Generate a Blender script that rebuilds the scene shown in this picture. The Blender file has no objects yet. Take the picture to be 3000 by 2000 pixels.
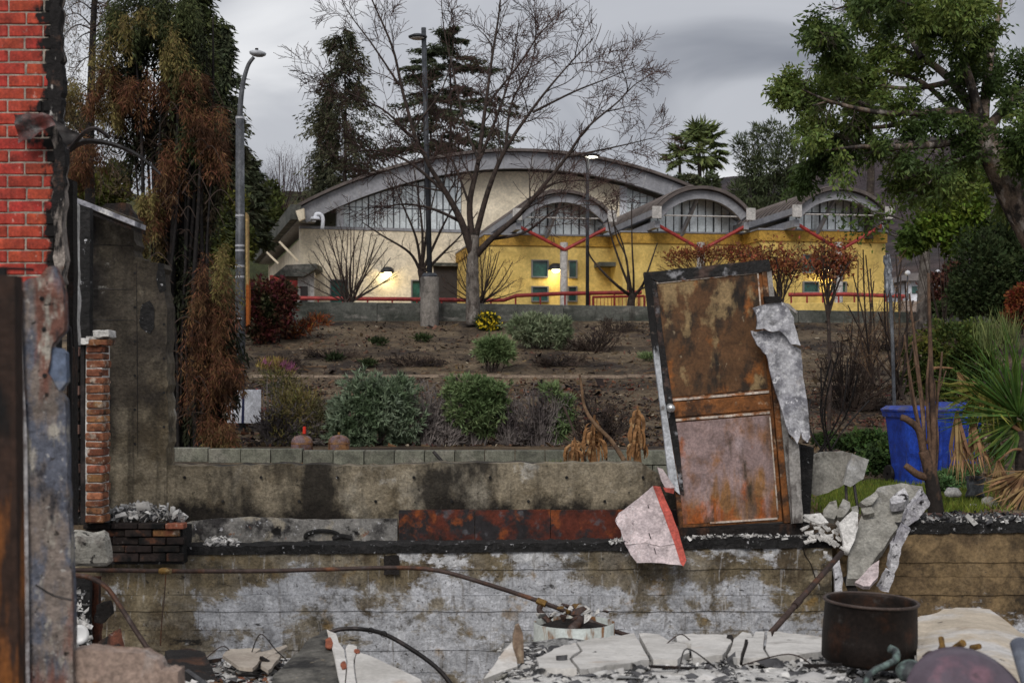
import bpy, bmesh, math, random
import numpy as np
from mathutils import Vector, Matrix, Euler, noise as mnoise

sc = bpy.context.scene
COL = sc.collection
R = math.radians
F = 3000 * 50 / 36.0          # focal length in pixels of the 3000 px wide frame
HZ = 1100.0                   # row of the eye level
ZC = 1.6                      # eye height above the floor the viewer stands on

# ---------------------------------------------------------------- camera
cam_d = bpy.data.cameras.new('camera')
cam_d.lens = 50; cam_d.sensor_width = 36; cam_d.clip_end = 6000; cam_d.clip_start = 0.05
cam_d.shift_y = (HZ - 1000) / 3000.0
cam_d.dof.use_dof = True; cam_d.dof.focus_distance = 17.0; cam_d.dof.aperture_fstop = 4.6
cam = bpy.data.objects.new('camera', cam_d); COL.objects.link(cam)
cam.location = (0, 0, ZC); cam.rotation_euler = (R(90), 0, 0)
sc.camera = cam

# ---------------------------------------------------------------- sky, sun, exposure
SUN_EL, SUN_AZ = R(40), R(196)     # a high veiled sun behind the viewer
w = bpy.data.worlds.new('World'); sc.world = w; w.use_nodes = True
nt = w.node_tree; nt.nodes.clear()
def wn(t, **k):
    n = nt.nodes.new(t)
    for a, b in k.items(): setattr(n, a, b)
    return n
out = wn('ShaderNodeOutputWorld'); bg = wn('ShaderNodeBackground'); bg.inputs['Strength'].default_value = 0.10
sky = wn('ShaderNodeTexSky', sky_type='NISHITA', sun_disc=False, sun_elevation=SUN_EL, sun_rotation=SUN_AZ)
sky.dust_density = 4.0
tc = wn('ShaderNodeTexCoord')
sep = wn('ShaderNodeSeparateXYZ'); nt.links.new(tc.outputs['Generated'], sep.inputs[0])
ab = wn('ShaderNodeMath', operation='ABSOLUTE'); nt.links.new(sep.outputs['Z'], ab.inputs[0])
ad = wn('ShaderNodeMath', operation='ADD'); nt.links.new(ab.outputs[0], ad.inputs[0]); ad.inputs[1].default_value = 0.22
cmb = wn('ShaderNodeCombineXYZ')
for i, ax in enumerate('XY'):
    d = wn('ShaderNodeMath', operation='DIVIDE'); nt.links.new(sep.outputs[ax], d.inputs[0]); nt.links.new(ad.outputs[0], d.inputs[1])
    nt.links.new(d.outputs[0], cmb.inputs[i])
mp = wn('ShaderNodeMapping'); mp.inputs['Location'].default_value = (2.35, 0.4, 0); nt.links.new(cmb.outputs[0], mp.inputs[0])
n1 = wn('ShaderNodeTexNoise'); n1.inputs['Scale'].default_value = 1.75; n1.inputs['Detail'].default_value = 5; n1.inputs['Roughness'].default_value = 0.45
n1.inputs['Distortion'].default_value = 0.6
nt.links.new(mp.outputs[0], n1.inputs['Vector'])
rp = wn('ShaderNodeValToRGB'); nt.links.new(n1.outputs['Fac'], rp.inputs[0])
rp.color_ramp.interpolation = 'EASE'
e = rp.color_ramp.elements
e[0].position = 0.28; e[0].color = (0.185, 0.195, 0.225, 1)
e[1].position = 0.70; e[1].color = (0.64, 0.645, 0.66, 1)
m_ = rp.color_ramp.elements.new(0.5); m_.color = (0.40, 0.41, 0.44, 1)
sc10 = wn('ShaderNodeVectorMath', operation='SCALE'); sc10.inputs['Scale'].default_value = 9.9
nt.links.new(rp.outputs[0], sc10.inputs[0])
mx = wn('ShaderNodeMix', data_type='RGBA'); mx.inputs['Factor'].default_value = 0.94
nt.links.new(sky.outputs[0], mx.inputs['A']); nt.links.new(sc10.outputs[0], mx.inputs['B'])
nt.links.new(mx.outputs['Result'], bg.inputs['Color']); nt.links.new(bg.outputs[0], out.inputs[0])

sun_d = bpy.data.lights.new('sun', 'SUN'); sun_d.energy = 1.5; sun_d.angle = R(28); sun_d.color = (1.0, 0.96, 0.91)
sun = bpy.data.objects.new('sun', sun_d); COL.objects.link(sun)
sun.rotation_euler = (R(90) - SUN_EL, 0, R(180) - SUN_AZ + R(0))
sun.location = (0, 0, 60)
sc.view_settings.view_transform = 'Standard'; sc.view_settings.look = 'None'
sc.view_settings.exposure = 0.40; sc.view_settings.gamma = 1.0; sc.view_settings.use_curve_mapping = False
sc.cycles.max_bounces = 5; sc.cycles.diffuse_bounces = 3; sc.cycles.transparent_max_bounces = 6

# ---------------------------------------------------------------- helpers
rnd = random.Random(7)
rng = np.random.default_rng(11)
def P(px, py, Y):
    """the point that stands Y metres ahead of the viewer behind a pixel of the 3000 px frame"""
    return Vector(((px - 1500) / F * Y, Y, ZC + (HZ - py) / F * Y))

def wmat(o):
    m = o.matrix_basis.copy()
    return wmat(o.parent) @ o.matrix_parent_inverse @ m if o.parent else m
def attach(c, p):
    c.parent = p; c.matrix_parent_inverse = wmat(p).inverted()
def tag(o, label=None, cat=None, group=None, kind=None):
    if label: o['label'] = label
    if cat: o['category'] = cat
    if group: o['group'] = group
    if kind: o['kind'] = kind
    return o
def thing(name, label, cat, loc, group=None):
    o = bpy.data.objects.new(name, None); COL.objects.link(o)
    o.empty_display_size = 0.2; o.location = loc
    return tag(o, label, cat, group)
def link_mesh(name, me, mat, parent=None, loc=None):
    o = bpy.data.objects.new(name, me); COL.objects.link(o)
    if loc is not None: o.location = loc
    if mat and not me.materials: me.materials.append(mat)
    if parent: attach(o, parent)
    return o
def from_np(name, co, faces, mat, parent=None, smooth=False):
    """co: (N,3) array, faces: (M,k) index array; the object's origin is put at the base centre"""
    co = np.asarray(co, dtype=np.float32); faces = np.asarray(faces, dtype=np.int32)
    lo, hi = co.min(0), co.max(0); org = np.array([(lo[0]+hi[0])/2, (lo[1]+hi[1])/2, lo[2]], dtype=np.float32)
    me = bpy.data.meshes.new(name); k = faces.shape[1]; m = len(faces)
    me.vertices.add(len(co)); me.vertices.foreach_set('co', (co - org).ravel())
    me.loops.add(m * k); me.loops.foreach_set('vertex_index', faces.ravel())
    me.polygons.add(m); me.polygons.foreach_set('loop_start', np.arange(0, m * k, k, dtype=np.int32))
    if smooth: me.polygons.foreach_set('use_smooth', np.ones(m, dtype=bool))
    me.update(calc_edges=True)
    return link_mesh(name, me, mat, parent, Vector(org.tolist()))

class MB:
    def __init__(s): s.v = []; s.f = []
    def add(s, vs, fs):
        b = len(s.v); s.v += [Vector(v) for v in vs]; s.f += [[i + b for i in f] for f in fs]; return s
    def box(s, c, size, rot=None):
        x, y, z = [q / 2 for q in size]; M = rot.to_matrix() if isinstance(rot, Euler) else rot
        vs = [Vector((i*x, j*y, k*z)) for i in (-1, 1) for j in (-1, 1) for k in (-1, 1)]
        if M is not None: vs = [M @ v for v in vs]
        return s.add([v + Vector(c) for v in vs], [(0,1,3,2),(4,6,7,5),(0,4,5,1),(2,3,7,6),(0,2,6,4),(1,5,7,3)])
    def beam(s, a, b, wd, ht, up=(0, 0, 1)):
        a, b = Vector(a), Vector(b); d = (b - a).normalized(); u = Vector(up)
        sd = d.cross(u).normalized(); u = sd.cross(d).normalized(); sd *= wd / 2; u *= ht / 2
        vs = [p + i * sd + j * u for p in (a, b) for i, j in ((-1,-1),(1,-1),(1,1),(-1,1))]
        return s.add(vs, [(3,2,1,0),(4,5,6,7),(0,1,5,4),(1,2,6,5),(2,3,7,6),(3,0,4,7)])
    def prism(s, pts, vec, bevel=0):
        n = len(pts); pts = [Vector(p) for p in pts]; vec = Vector(vec)
        vs = pts + [p + vec for p in pts]
        return s.add(vs, [list(range(n))] + [list(range(2*n-1, n-1, -1))] + [(i, i+n, (i+1) % n + n, (i+1) % n) for i in range(n)])
    def tube(s, pts, rad, n=8, cap=True):
        pts = [Vector(p) for p in pts]; m = len(pts)
        if not isinstance(rad, (list, tuple)): rad = [rad] * m
        vs, fs = [], []; up = Vector((0.13, 0.97, 0.21))
        for i, p in enumerate(pts):
            d = (pts[min(i+1, m-1)] - pts[max(i-1, 0)]).normalized()
            a = d.cross(up)
            if a.length < 1e-3: a = d.cross(Vector((1, 0, 0)))
            a.normalize(); b = d.cross(a).normalized(); up = a.cross(d) * -1 if False else up
            for k in range(n):
                t = 2 * math.pi * k / n; vs.append(p + (a * math.cos(t) + b * math.sin(t)) * rad[i])
        for i in range(m - 1):
            for k in range(n):
                fs.append((i*n+k, i*n+(k+1) % n, (i+1)*n+(k+1) % n, (i+1)*n+k))
        if cap: fs += [list(range(n-1, -1, -1)), list(range((m-1)*n, m*n))]
        return s.add(vs, fs)
    def lathe(s, prof, c, n=32, M=None, cap=False):
        vs, fs = [], []; c = Vector(c)
        for r, z in prof:
            for k in range(n):
                t = 2 * math.pi * k / n; v = Vector((r*math.cos(t), r*math.sin(t), z))
                vs.append((M @ v if M else v) + c)
        for i in range(len(prof) - 1):
            for k in range(n): fs.append((i*n+k, i*n+(k+1) % n, (i+1)*n+(k+1) % n, (i+1)*n+k))
        if cap: fs += [list(range(n-1, -1, -1)), list(range((len(prof)-1)*n, len(prof)*n))]
        return s.add(vs, fs)
    def grid(s, fn, nu, nv):
        vs = [fn(i / nu, j / nv) for j in range(nv + 1) for i in range(nu + 1)]
        return s.add(vs, [(j*(nu+1)+i, j*(nu+1)+i+1, (j+1)*(nu+1)+i+1, (j+1)*(nu+1)+i) for j in range(nv) for i in range(nu)])
    def build(s, name, mat, parent=None, smooth=False, bevel=0, rough=None, weld=False):
        lo = [min(v[i] for v in s.v) for i in range(3)]; hi = [max(v[i] for v in s.v) for i in range(3)]
        org = Vector(((lo[0]+hi[0])/2, (lo[1]+hi[1])/2, lo[2]))
        me = bpy.data.meshes.new(name); me.from_pydata([v - org for v in s.v], [], s.f)
        bm = bmesh.new(); bm.from_mesh(me)
        if weld: bmesh.ops.remove_doubles(bm, verts=bm.verts, dist=1e-4)
        bmesh.ops.recalc_face_normals(bm, faces=bm.faces)
        if bevel: bmesh.ops.bevel(bm, geom=list(bm.edges), offset=bevel, segments=1, affect='EDGES', clamp_overlap=True)
        if rough:
            n, amp, scl = rough
            bmesh.ops.triangulate(bm, faces=[f for f in bm.faces if len(f.verts) > 4])
            bmesh.ops.subdivide_edges(bm, edges=list(bm.edges), cuts=n, use_grid_fill=True)
            off = Vector((rnd.random()*50, rnd.random()*50, 0))
            for v in bm.verts: v.co += mnoise.noise_vector(v.co * scl + off) * amp
        bm.to_mesh(me); bm.free()
        if smooth:
            for p in me.polygons: p.use_smooth = True
        return link_mesh(name, me, mat, parent, org)

def jag(pts, n=4, amp=6, closed=True):
    """breaks an outline (pixel points) into an uneven one"""
    o = []; m = len(pts)
    for i in range(m if closed else m - 1):
        a, b = pts[i], pts[(i+1) % m]; L = math.hypot(b[0]-a[0], b[1]-a[1])
        nx, ny = -(b[1]-a[1]) / (L+1e-6), (b[0]-a[0]) / (L+1e-6)
        k = max(1, min(n, int(L / 12)))
        for j in range(k):
            t = j / k + (rnd.uniform(-.25, .25) / k if j else 0); q = rnd.uniform(-amp, amp) if j else 0
            o.append((a[0]+(b[0]-a[0])*t+nx*q, a[1]+(b[1]-a[1])*t+ny*q))
    return o
def px_prism(pts, Y, d): return MB().prism([P(x, y, Y) for x, y in pts], (0, d, 0))
def curve_pts(pts, n=8):
    """Catmull-Rom through 3D points"""
    pts = [Vector(p) for p in pts]; o = []
    for i in range(len(pts) - 1):
        p0 = pts[max(i-1, 0)]; p1 = pts[i]; p2 = pts[i+1]; p3 = pts[min(i+2, len(pts)-1)]
        for k in range(n):
            t = k / n
            o.append(0.5 * ((2*p1) + (p2-p0)*t + (2*p0-5*p1+4*p2-p3)*t*t + (3*p1-p0-3*p2+p3)*t**3))
    return o + [pts[-1]]

# scattered small pieces -------------------------------------------------
LEAF = (np.array([[0, 0, 0], [.5, .5, .08], [1, 0, -.06], [.5, -.5, .08]], dtype=np.float32), np.array([[0, 1, 2, 3]]))
BLADE = (np.array([[0, .5, 0], [0, -.5, 0], [.55, -.42, .06], [.55, .42, .06], [1, 0, -.1], [1, 0.01, -.1]], dtype=np.float32), np.array([[0, 1, 2, 3], [3, 2, 4, 5]]))
CHIP = (np.array([[-.5, -.4, 0], [.5, -.5, .02], [.45, .5, 0], [-.45, .42, .05], [-.3, -.2, .35], [.3, -.25, .3], [.25, .3, .4], [-.28, .25, .3]], dtype=np.float32),
        np.array([[4, 5, 6, 7], [0, 1, 5, 4], [1, 2, 6, 5], [2, 3, 7, 6], [3, 0, 4, 7]]))
def frames(d, r, roll=None):
    """rotation matrices whose x axis is d; roll random"""
    d = d / (np.linalg.norm(d, axis=1, keepdims=True) + 1e-9)
    a = r.normal(size=d.shape) if roll is None else roll
    y = np.cross(a, d); y /= (np.linalg.norm(y, axis=1, keepdims=True) + 1e-9)
    z = np.cross(d, y)
    return np.stack([d, y, z], axis=2)
def scatter(name, tmpl, pos, rot, scale, mat, parent=None, kind=None):
    tv, tf = tmpl; n = len(pos); k = len(tv)
    sv = tv[None, :, :] * np.asarray(scale, dtype=np.float32)[:, None, :]
    co = np.einsum('nij,nkj->nki', rot, sv) + pos[:, None, :]
    fs = (tf[None] + (np.arange(n) * k)[:, None, None]).reshape(-1, tf.shape[1])
    o = from_np(name, co.reshape(-1, 3), fs, mat, parent)
    if kind: o['kind'] = kind
    return o
def leaf_mesh(name, pos, d, L, W, mat, parent=None, tmpl=LEAF, r=rng, jitter=.35, kind=None, roll=None):
    n = len(pos); l = L * r.uniform(1-jitter, 1+jitter, n); wd = W * r.uniform(1-jitter, 1+jitter, n)
    return scatter(name, tmpl, np.asarray(pos), frames(np.asarray(d, dtype=float), r, roll), np.stack([l, wd, l], 1), mat, parent, kind)
def unit(r, n):
    v = r.normal(size=(n, 3)); return v / np.linalg.norm(v, axis=1, keepdims=True)

# materials ----------------------------------------------------------------
class NB:
    def __init__(s, name):
        s.m = bpy.data.materials.new(name); s.m.use_nodes = True; s.t = s.m.node_tree; s.t.nodes.clear()
        s.o = s.n('ShaderNodeOutputMaterial'); s.b = s.n('ShaderNodeBsdfPrincipled'); s.l(s.b.outputs[0], s.o.inputs[0])
        s.tc = s.n('ShaderNodeTexCoord')
    def n(s, t, **k):
        q = s.t.nodes.new(t)
        for a, b in k.items(): setattr(q, a, b)
        return q
    def l(s, a, b): s.t.links.new(a, b)
    def put(s, v, sock):
        if hasattr(v, 'is_linked') or hasattr(v, 'links'): s.l(v, sock)
        elif v is not None: sock.default_value = v
    def math(s, op, a, b=None, clamp=False):
        q = s.n('ShaderNodeMath', operation=op, use_clamp=clamp); s.put(a, q.inputs[0])
        if b is not None: s.put(b, q.inputs[1])
        return q.outputs[0]
    def coord(s, kind='Object', scale=(1, 1, 1), loc=(0, 0, 0), rand=False, rot=(0, 0, 0)):
        src = s.tc.outputs[kind] if kind in ('Object', 'Generated') else s.n('ShaderNodeNewGeometry').outputs['Position']
        if rand:
            oi = s.n('ShaderNodeObjectInfo'); v = s.n('ShaderNodeVectorMath', operation='SCALE'); v.inputs[0].default_value = (37, 59, 17)
            s.l(oi.outputs['Random'], v.inputs['Scale']); a = s.n('ShaderNodeVectorMath', operation='ADD'); s.l(src, a.inputs[0]); s.l(v.outputs[0], a.inputs[1]); src = a.outputs[0]
        mp = s.n('ShaderNodeMapping'); mp.inputs['Scale'].default_value = scale; mp.inputs['Location'].default_value = loc; mp.inputs['Rotation'].default_value = rot
        s.l(src, mp.inputs[0]); return mp.outputs[0]
    def noise(s, co, scale=1, detail=5, rough=.55, dist=0):
        q = s.n('ShaderNodeTexNoise'); s.l(co, q.inputs['Vector'])
        q.inputs['Scale'].default_value = scale; q.inputs['Detail'].default_value = detail; q.inputs['Roughness'].default_value = rough; q.inputs['Distortion'].default_value = dist
        return q.outputs['Fac']
    def rng(s, v, lo, hi, a=0.0, b=1.0):
        q = s.n('ShaderNodeMapRange'); s.l(v, q.inputs[0])
        for i, x in enumerate((lo, hi, a, b)): q.inputs[i+1].default_value = x
        return q.outputs[0]
    def mix(s, f, a, b, mode='MIX'):
        q = s.n('ShaderNodeMix', data_type='RGBA', blend_type=mode); s.put(f, q.inputs['Factor'])
        for v, nm in ((a, 'A'), (b, 'B')): s.put((*v, 1) if isinstance(v, tuple) and len(v) == 3 else v, q.inputs[nm])
        return q.outputs['Result']
    def axis(s, co, i):
        q = s.n('ShaderNodeSeparateXYZ'); s.l(co, q.inputs[0]); return q.outputs[i]

def M(name, base, layers=(), rough=.85, bump=None, spec=.25, metal=0, rand=0.0, island=0.0, trans=0.0, kind='Object', emit=None, roff=True, grit=None):
    """layered procedural surface. layers: dict(c, s, lo, hi, d, a, dist, g=(axis, v0, v1, weight), loc)"""
    b = NB(name); col = None; cur = (*base, 1)
    if rand or island:
        v = b.n('ShaderNodeObjectInfo').outputs['Random'] if rand else b.n('ShaderNodeNewGeometry').outputs['Random Per Island']
        hs = b.n('ShaderNodeHueSaturation'); hs.inputs['Color'].default_value = cur
        k = rand or island
        b.l(b.rng(v, 0, 1, 1-k, 1+k), hs.inputs['Value'])
        v2 = b.math('FRACT', b.math('MULTIPLY', v, 7.31)); b.l(b.rng(v2, 0, 1, .5-k*.06, .5+k*.06), hs.inputs['Hue'])
        cur = hs.outputs[0]
    for L in layers:
        s_ = L.get('s', 3); vec = s_ if isinstance(s_, tuple) else (s_, s_, s_)
        kd = L.get('k', kind)
        lc = L.get('loc', (0, 0, 0)); co = b.coord(kd, vec, (lc[0] + .3719, lc[1] + .2837, lc[2] + .6173), rand=roff and kd == 'Object')
        fac = b.noise(co, 1, L.get('d', 5), L.get('r', .6), L.get('dist', 0))
        if 'g' in L:
            gs = L['g'] if isinstance(L['g'], list) else [L['g']]
            for ax, v0, v1, wt in gs:
                gc = b.coord(L.get('gk', kd)); g = b.rng(b.axis(gc, ax), v0, v1)
                fac = b.math('ADD', fac, b.math('MULTIPLY', g, wt))
        f = b.rng(fac, L.get('lo', .5), L.get('hi', .6))
        if L.get('a', 1) != 1: f = b.math('MULTIPLY', f, L['a'])
        cur = b.mix(f, cur, L['c'])
    if layers and not (island or trans):        # fine wear: grain and broad unevenness
        g_ = (.40, 7.0, 48.0) if grit is None else grit
        f1 = b.rng(b.noise(b.coord(kind, (g_[1],)*3, (.71, .13, .39), rand=roff and kind == 'Object'), 1, 9, .72, .6), .36, .64, 1 - g_[0], 1 + g_[0]*.6)
        f2 = b.rng(b.noise(b.coord(kind, (g_[2],)*3, (.17, .43, .91)), 1, 5, .7), .38, .62, 1 - g_[0]*.7, 1 + g_[0]*.45)
        mm = b.math('MULTIPLY', f1, f2); cc = b.n('ShaderNodeCombineColor')
        for i in range(3): b.l(mm, cc.inputs[i])
        cur = b.mix(1.0, cur, cc.outputs[0], 'MULTIPLY')
    if isinstance(cur, tuple): b.b.inputs['Base Color'].default_value = cur
    else: b.l(cur, b.b.inputs['Base Color'])
    b.b.inputs['Roughness'].default_value = rough; b.b.inputs['Metallic'].default_value = metal
    b.b.inputs['Specular IOR Level'].default_value = spec
    if emit: b.b.inputs['Emission Color'].default_value = (*emit[0], 1); b.b.inputs['Emission Strength'].default_value = emit[1]
    if bump:
        for sc_, st, ds in (bump if isinstance(bump, list) else [bump])[:1]:
            vec = sc_ if isinstance(sc_, tuple) else (sc_, sc_, sc_)
            nz = b.noise(b.coord(kind, vec, (.3719, .2837, .6173)), 1, 6, .65)
            bp = b.n('ShaderNodeBump'); bp.inputs['Strength'].default_value = st; bp.inputs['Distance'].default_value = ds
            b.l(nz, bp.inputs['Height']); b.l(bp.outputs[0], b.b.inputs['Normal'])
    if trans:
        tr = b.n('ShaderNodeBsdfTranslucent'); ms = b.n('ShaderNodeMixShader'); ms.inputs[0].default_value = trans
        if isinstance(cur, tuple): tr.inputs[0].default_value = cur
        else: b.l(cur, tr.inputs[0])
        b.l(b.b.outputs[0], ms.inputs[1]); b.l(tr.outputs[0], ms.inputs[2]); b.l(ms.outputs[0], b.o.inputs[0])
    return b.m
SOOT = (.008, .007, .007); ASH = (.62, .62, .64)
# ================================================================ SETTING: ground, bank, hills
def sstep(a, b, x):
    t = min(1, max(0, (x - a) / (b - a))); return t * t * (3 - 2 * t)
def lerp(a, b, t): return a + (b - a) * t
def ground_z(x, Y):
    """height of the ground relative to the eye"""
    if Y < 11.3: return -2.5
    right = sstep(-.2, 2.2, x - Y * .12)
    yard = lerp(-1.22, lerp(-1.30, -1.50, right), sstep(12, 19.5, Y))
    if Y < 27: z = yard
    elif Y < 37.6: z = lerp(yard, -0.06, ((Y - 27) / 10.6) ** 1.15)
    elif Y < 37.75: z = -0.06
    elif Y < 48.2: z = lerp(-0.04, 1.82, ((Y - 37.75) / 10.45) ** 0.95)
    elif Y < 49: z = lerp(1.82, 1.95, (Y - 48.2) / .8)
    else: z = 1.95 + max(0, Y - 160) * .002
    if 27 < Y < 48.2: z += (mnoise.noise(Vector((x*.35, Y*.35, 3))) * .14 + mnoise.noise(Vector((x*1.3, Y*1.3, 9))) * .05) * sstep(27, 29, Y) * (1 - sstep(47, 48.2, Y)) * (0.25 + 0.75 * min(1, abs(Y - 37.7) / 1.5))
    elif 11.6 < Y <= 27: z += mnoise.noise(Vector((x*.8, Y*.8, 3))) * .03
    return z
def G(x, Y): return Vector((x, Y, ZC + ground_z(x, Y)))
def on_ground(px, Y, sink=0.0):
    x = (px - 1500) / F * Y; g = G(x, Y); g.z -= sink; return g

soil = M('soil', (.150, .108, .068), [
    dict(c=(.045, .033, .026), s=.40, lo=.46, hi=.60, d=8, r=.68),
    dict(c=(.25, .19, .122), s=.5, lo=.50, hi=.72, d=6, loc=(5, 3, 1)),
    dict(c=(.030, .023, .020), s=7, lo=.57, hi=.70, d=6, a=.6),
    dict(c=(.21, .175, .13), s=16, lo=.66, hi=.74, d=4, a=.7)], rough=.95, bump=(9, .9, .14), kind='World', grit=(.5, 1.7, 12.0))
MBg = MB()
ys = [-12, -4, 2, 6, 9, 11.2, 11.5, 11.62, 12, 13, 14, 15, 16, 17, 18, 19, 20, 22, 24, 26] + list(np.arange(27, 37.6, .5)) + [37.58, 37.62, 37.75, 37.9] + list(np.arange(38.2, 48.2, .42)) + [48.2, 48.6, 49, 52, 60, 75, 100, 160, 300, 700, 1500, 3500]
xs = [-3000, -1200, -400, -150, -80, -50, -35] + list(np.arange(-26, 26.1, .55)) + [35, 50, 80, 150, 400, 1200, 3000]
nx = len(xs)
MBg.add([G(x, y) for y in ys for x in xs], [(j*nx+i, j*nx+i+1, (j+1)*nx+i+1, (j+1)*nx+i) for j in range(len(ys)-1) for i in range(nx-1)])
tag(MBg.build('ground', soil, smooth=True), kind='structure')

hill_m = M('burnt_hill', (.052, .040, .044), [dict(c=(.10, .072, .062), s=.012, lo=.48, hi=.62, d=8), dict(c=(.022, .024, .026), s=.05, lo=.5, hi=.64, d=7), dict(c=(.13, .10, .085), s=.02, lo=.6, hi=.68, d=8, loc=(40, 9, 3), a=.6)], rough=1, kind='World', bump=(.06, 1, 6), grit=(.4, .08, .6))
hill_g = M('green_hill', (.050, .058, .022), [dict(c=(.10, .095, .035), s=.15, lo=.48, hi=.62, d=7), dict(c=(.028, .034, .016), s=.4, lo=.5, hi=.6, d=6)], rough=1, kind='World', bump=(.5, 1, 1.5), grit=(.4, .08, .6))
def hill(name, crest, Y, back, mat, foot=None, rough=4.0, n=70):
    """ridge whose crest line runs through the given pixels at distance Y; it falls to the ground in front"""
    xs_ = np.linspace(crest[0][0], crest[-1][0], n); yy = np.interp(xs_, [c[0] for c in crest], [c[1] for c in crest])
    mb = MB(); rows = 14
    def fn(u, v):
        i = min(n-1, int(u*(n-1)+.5)); top = P(xs_[i], yy[i], Y); f = v
        base = ZC + 1.9
        prof = math.sin(min(f, 1) * math.pi / 2) if f <= 1 else 1
        z = base - 1 + (top.z - base + 1) * (prof ** 1.2)
        y = lerp(Y - back, Y, f); x = top.x
        k = (1 if 0 < v < 1 else .25) * rough
        z += mnoise.noise(Vector((x, y, 0)) * (6 / back)) * k * .6 * f + mnoise.noise(Vector((x, y, 5)) * (22 / back)) * k * .3 * f
        return Vector((x, y, z))
    mb.grid(fn, n-1, rows)
    # far side falls away again
    def fb(u, v):
        q = fn(u, 1); return Vector((q.x, q.y + back * v * 1.5, lerp(q.z, ZC - 2, v)))
    mb.grid(fb, n-1, 3)
    return tag(mb.build(name, mat, smooth=True, weld=True), kind='structure')
hill('hill', [(1700, 700), (1950, 560), (2080, 534), (2160, 536), (2260, 530), (2340, 476), (2420, 452), (2520, 436), (2700, 425), (2900, 440), (3200, 470), (3700, 600)], 520, 240, hill_m, rough=5)
hill('hill', [(1500, 900), (2300, 800), (2600, 730), (2800, 700), (3100, 640), (3600, 620)], 210, 90, hill_m, rough=2.2)
hill('hill', [(-600, 540), (0, 560), (300, 570), (640, 596), (800, 580), (980, 566), (1200, 640), (1500, 800)], 150, 50, hill_g, rough=1.5)

# ================================================================ retaining walls and kerb boards of the bank
conc_dark = M('weathered_concrete', (.115, .118, .105), [
    dict(c=(.045, .050, .042), s=(.5, .5, 1.6), lo=.45, hi=.65, d=7), dict(c=(.22, .21, .19), s=(.9, .9, 2.5), lo=.58, hi=.68, d=7, loc=(3, 1, 4)),
    dict(c=(.04, .035, .03), s=(3, 3, .35), lo=.58, hi=.7, d=5, a=.7)], bump=(14, .4, .02))
def wall_run(pts, Y0s, th, mat, parent, name='wall_panel'):
    for (x0, t0, b0, Ya), (x1, t1, b1, Yb) in zip(pts[:-1], pts[1:]):
        a, b = P(x0, t0, Ya), P(x1, t1, Yb); c, d = P(x1, b1, Yb), P(x0, b0, Ya)
        g = (b - a).normalized() * .006
        mb = MB(); mb.prism([a + g, b - g, c - g, d + g], (0, th, 0)); mb.build(name, mat, parent, bevel=.012)
t = thing('retaining_wall', 'long low weathered grey concrete wall along the top of the bank', 'wall', P(1350, 950, 48.4))
wall_run([(822, 883, 962, 48.4), (1105, 886, 962, 48.4), (1400, 889, 962, 48.4), (1650, 893, 962, 48.4), (1905, 897, 965, 48.4), (2120, 903, 968, 48.2), (2340, 908, 970, 48), (2580, 912, 975, 48), (2760, 915, 980, 48), (3080, 920, 985, 48)], None, .3, conc_dark, t)

board_m = M('old_board', (.30, .235, .18), [dict(c=(.14, .10, .08), s=(2, 2, 12), lo=.48, hi=.6)], rough=.9)
t = thing('edging_board', 'thin pale timber edging board running across the planted bank', 'edging', P(1400, 1102, 37.6))
for i in range(9):
    a, b = lerp(735, 2390, i/9), lerp(735, 2390, (i+1)/9) - 2
    y0 = 1097 + 2*math.sin(i*1.7)
    MB().prism([P(a, y0, 37.6), P(b, y0 + rnd.uniform(-1, 1.5), 37.6), P(b, y0+9, 37.6), P(a, y0+9, 37.6)], (0, .05, 0)).build('board', board_m, t)
t = thing('edging_board', 'short pale timber edging board on the bank behind the blue bins', 'edging', P(2530, 1126, 36))
for i in range(3):
    a, b = lerp(2395, 2690, i/3), lerp(2395, 2690, (i+1)/3) - 2
    MB().prism([P(a, 1120, 36), P(b, 1121, 36), P(b, 1127, 36), P(a, 1126, 36)], (0, .05, 0)).build('board', board_m, t)

# concrete block garden wall
cmu_m = M('concrete_block', (.155, .158, .125), [dict(c=(.235, .225, .19), s=2.2, lo=.52, hi=.7, d=6), dict(c=(.085, .088, .072), s=5, lo=.5, hi=.68, d=6, a=.7), dict(c=(.05, .05, .045), s=30, lo=.62, hi=.7, a=.5)], rand=.14, bump=(60, .4, .006))
t = thing('block_wall', 'low garden wall of grey concrete blocks in front of the bank shrubs', 'wall', P(1250, 1400, 18.6))
blk = None
xs_b = [380, 428, 510, 609, 705, 793, 886, 976, 1066, 1155, 1243, 1332, 1420, 1509, 1597, 1688, 1778, 1868, 1958, 2046]
CH = .19
for row in range(3):
    for i in range(len(xs_b) - 1):
        a, b = (xs_b[i], xs_b[i+1])
        if row and i == 0: continue
        if row % 2: a, b = a + 44, b + 44
        lw = (b - a - 2.2) / F * 18.6; yy = 1319 + (-8 if i < 3 else -5 if i < 6 else 0) * (row == 0) + row * 43.5
        c = P((a + b) / 2, yy, 18.6)
        mb = MB(); mb.box((c.x, 18.7 + rnd.uniform(-.008, .008), c.z - CH / 2), (lw, .195, CH - .006), Euler((0, rnd.uniform(-.012, .012) if i < 6 and row == 0 else 0, rnd.uniform(-.02, .02) if i < 6 else 0)))
        mb.build('block', cmu_m, t, bevel=.006)

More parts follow.
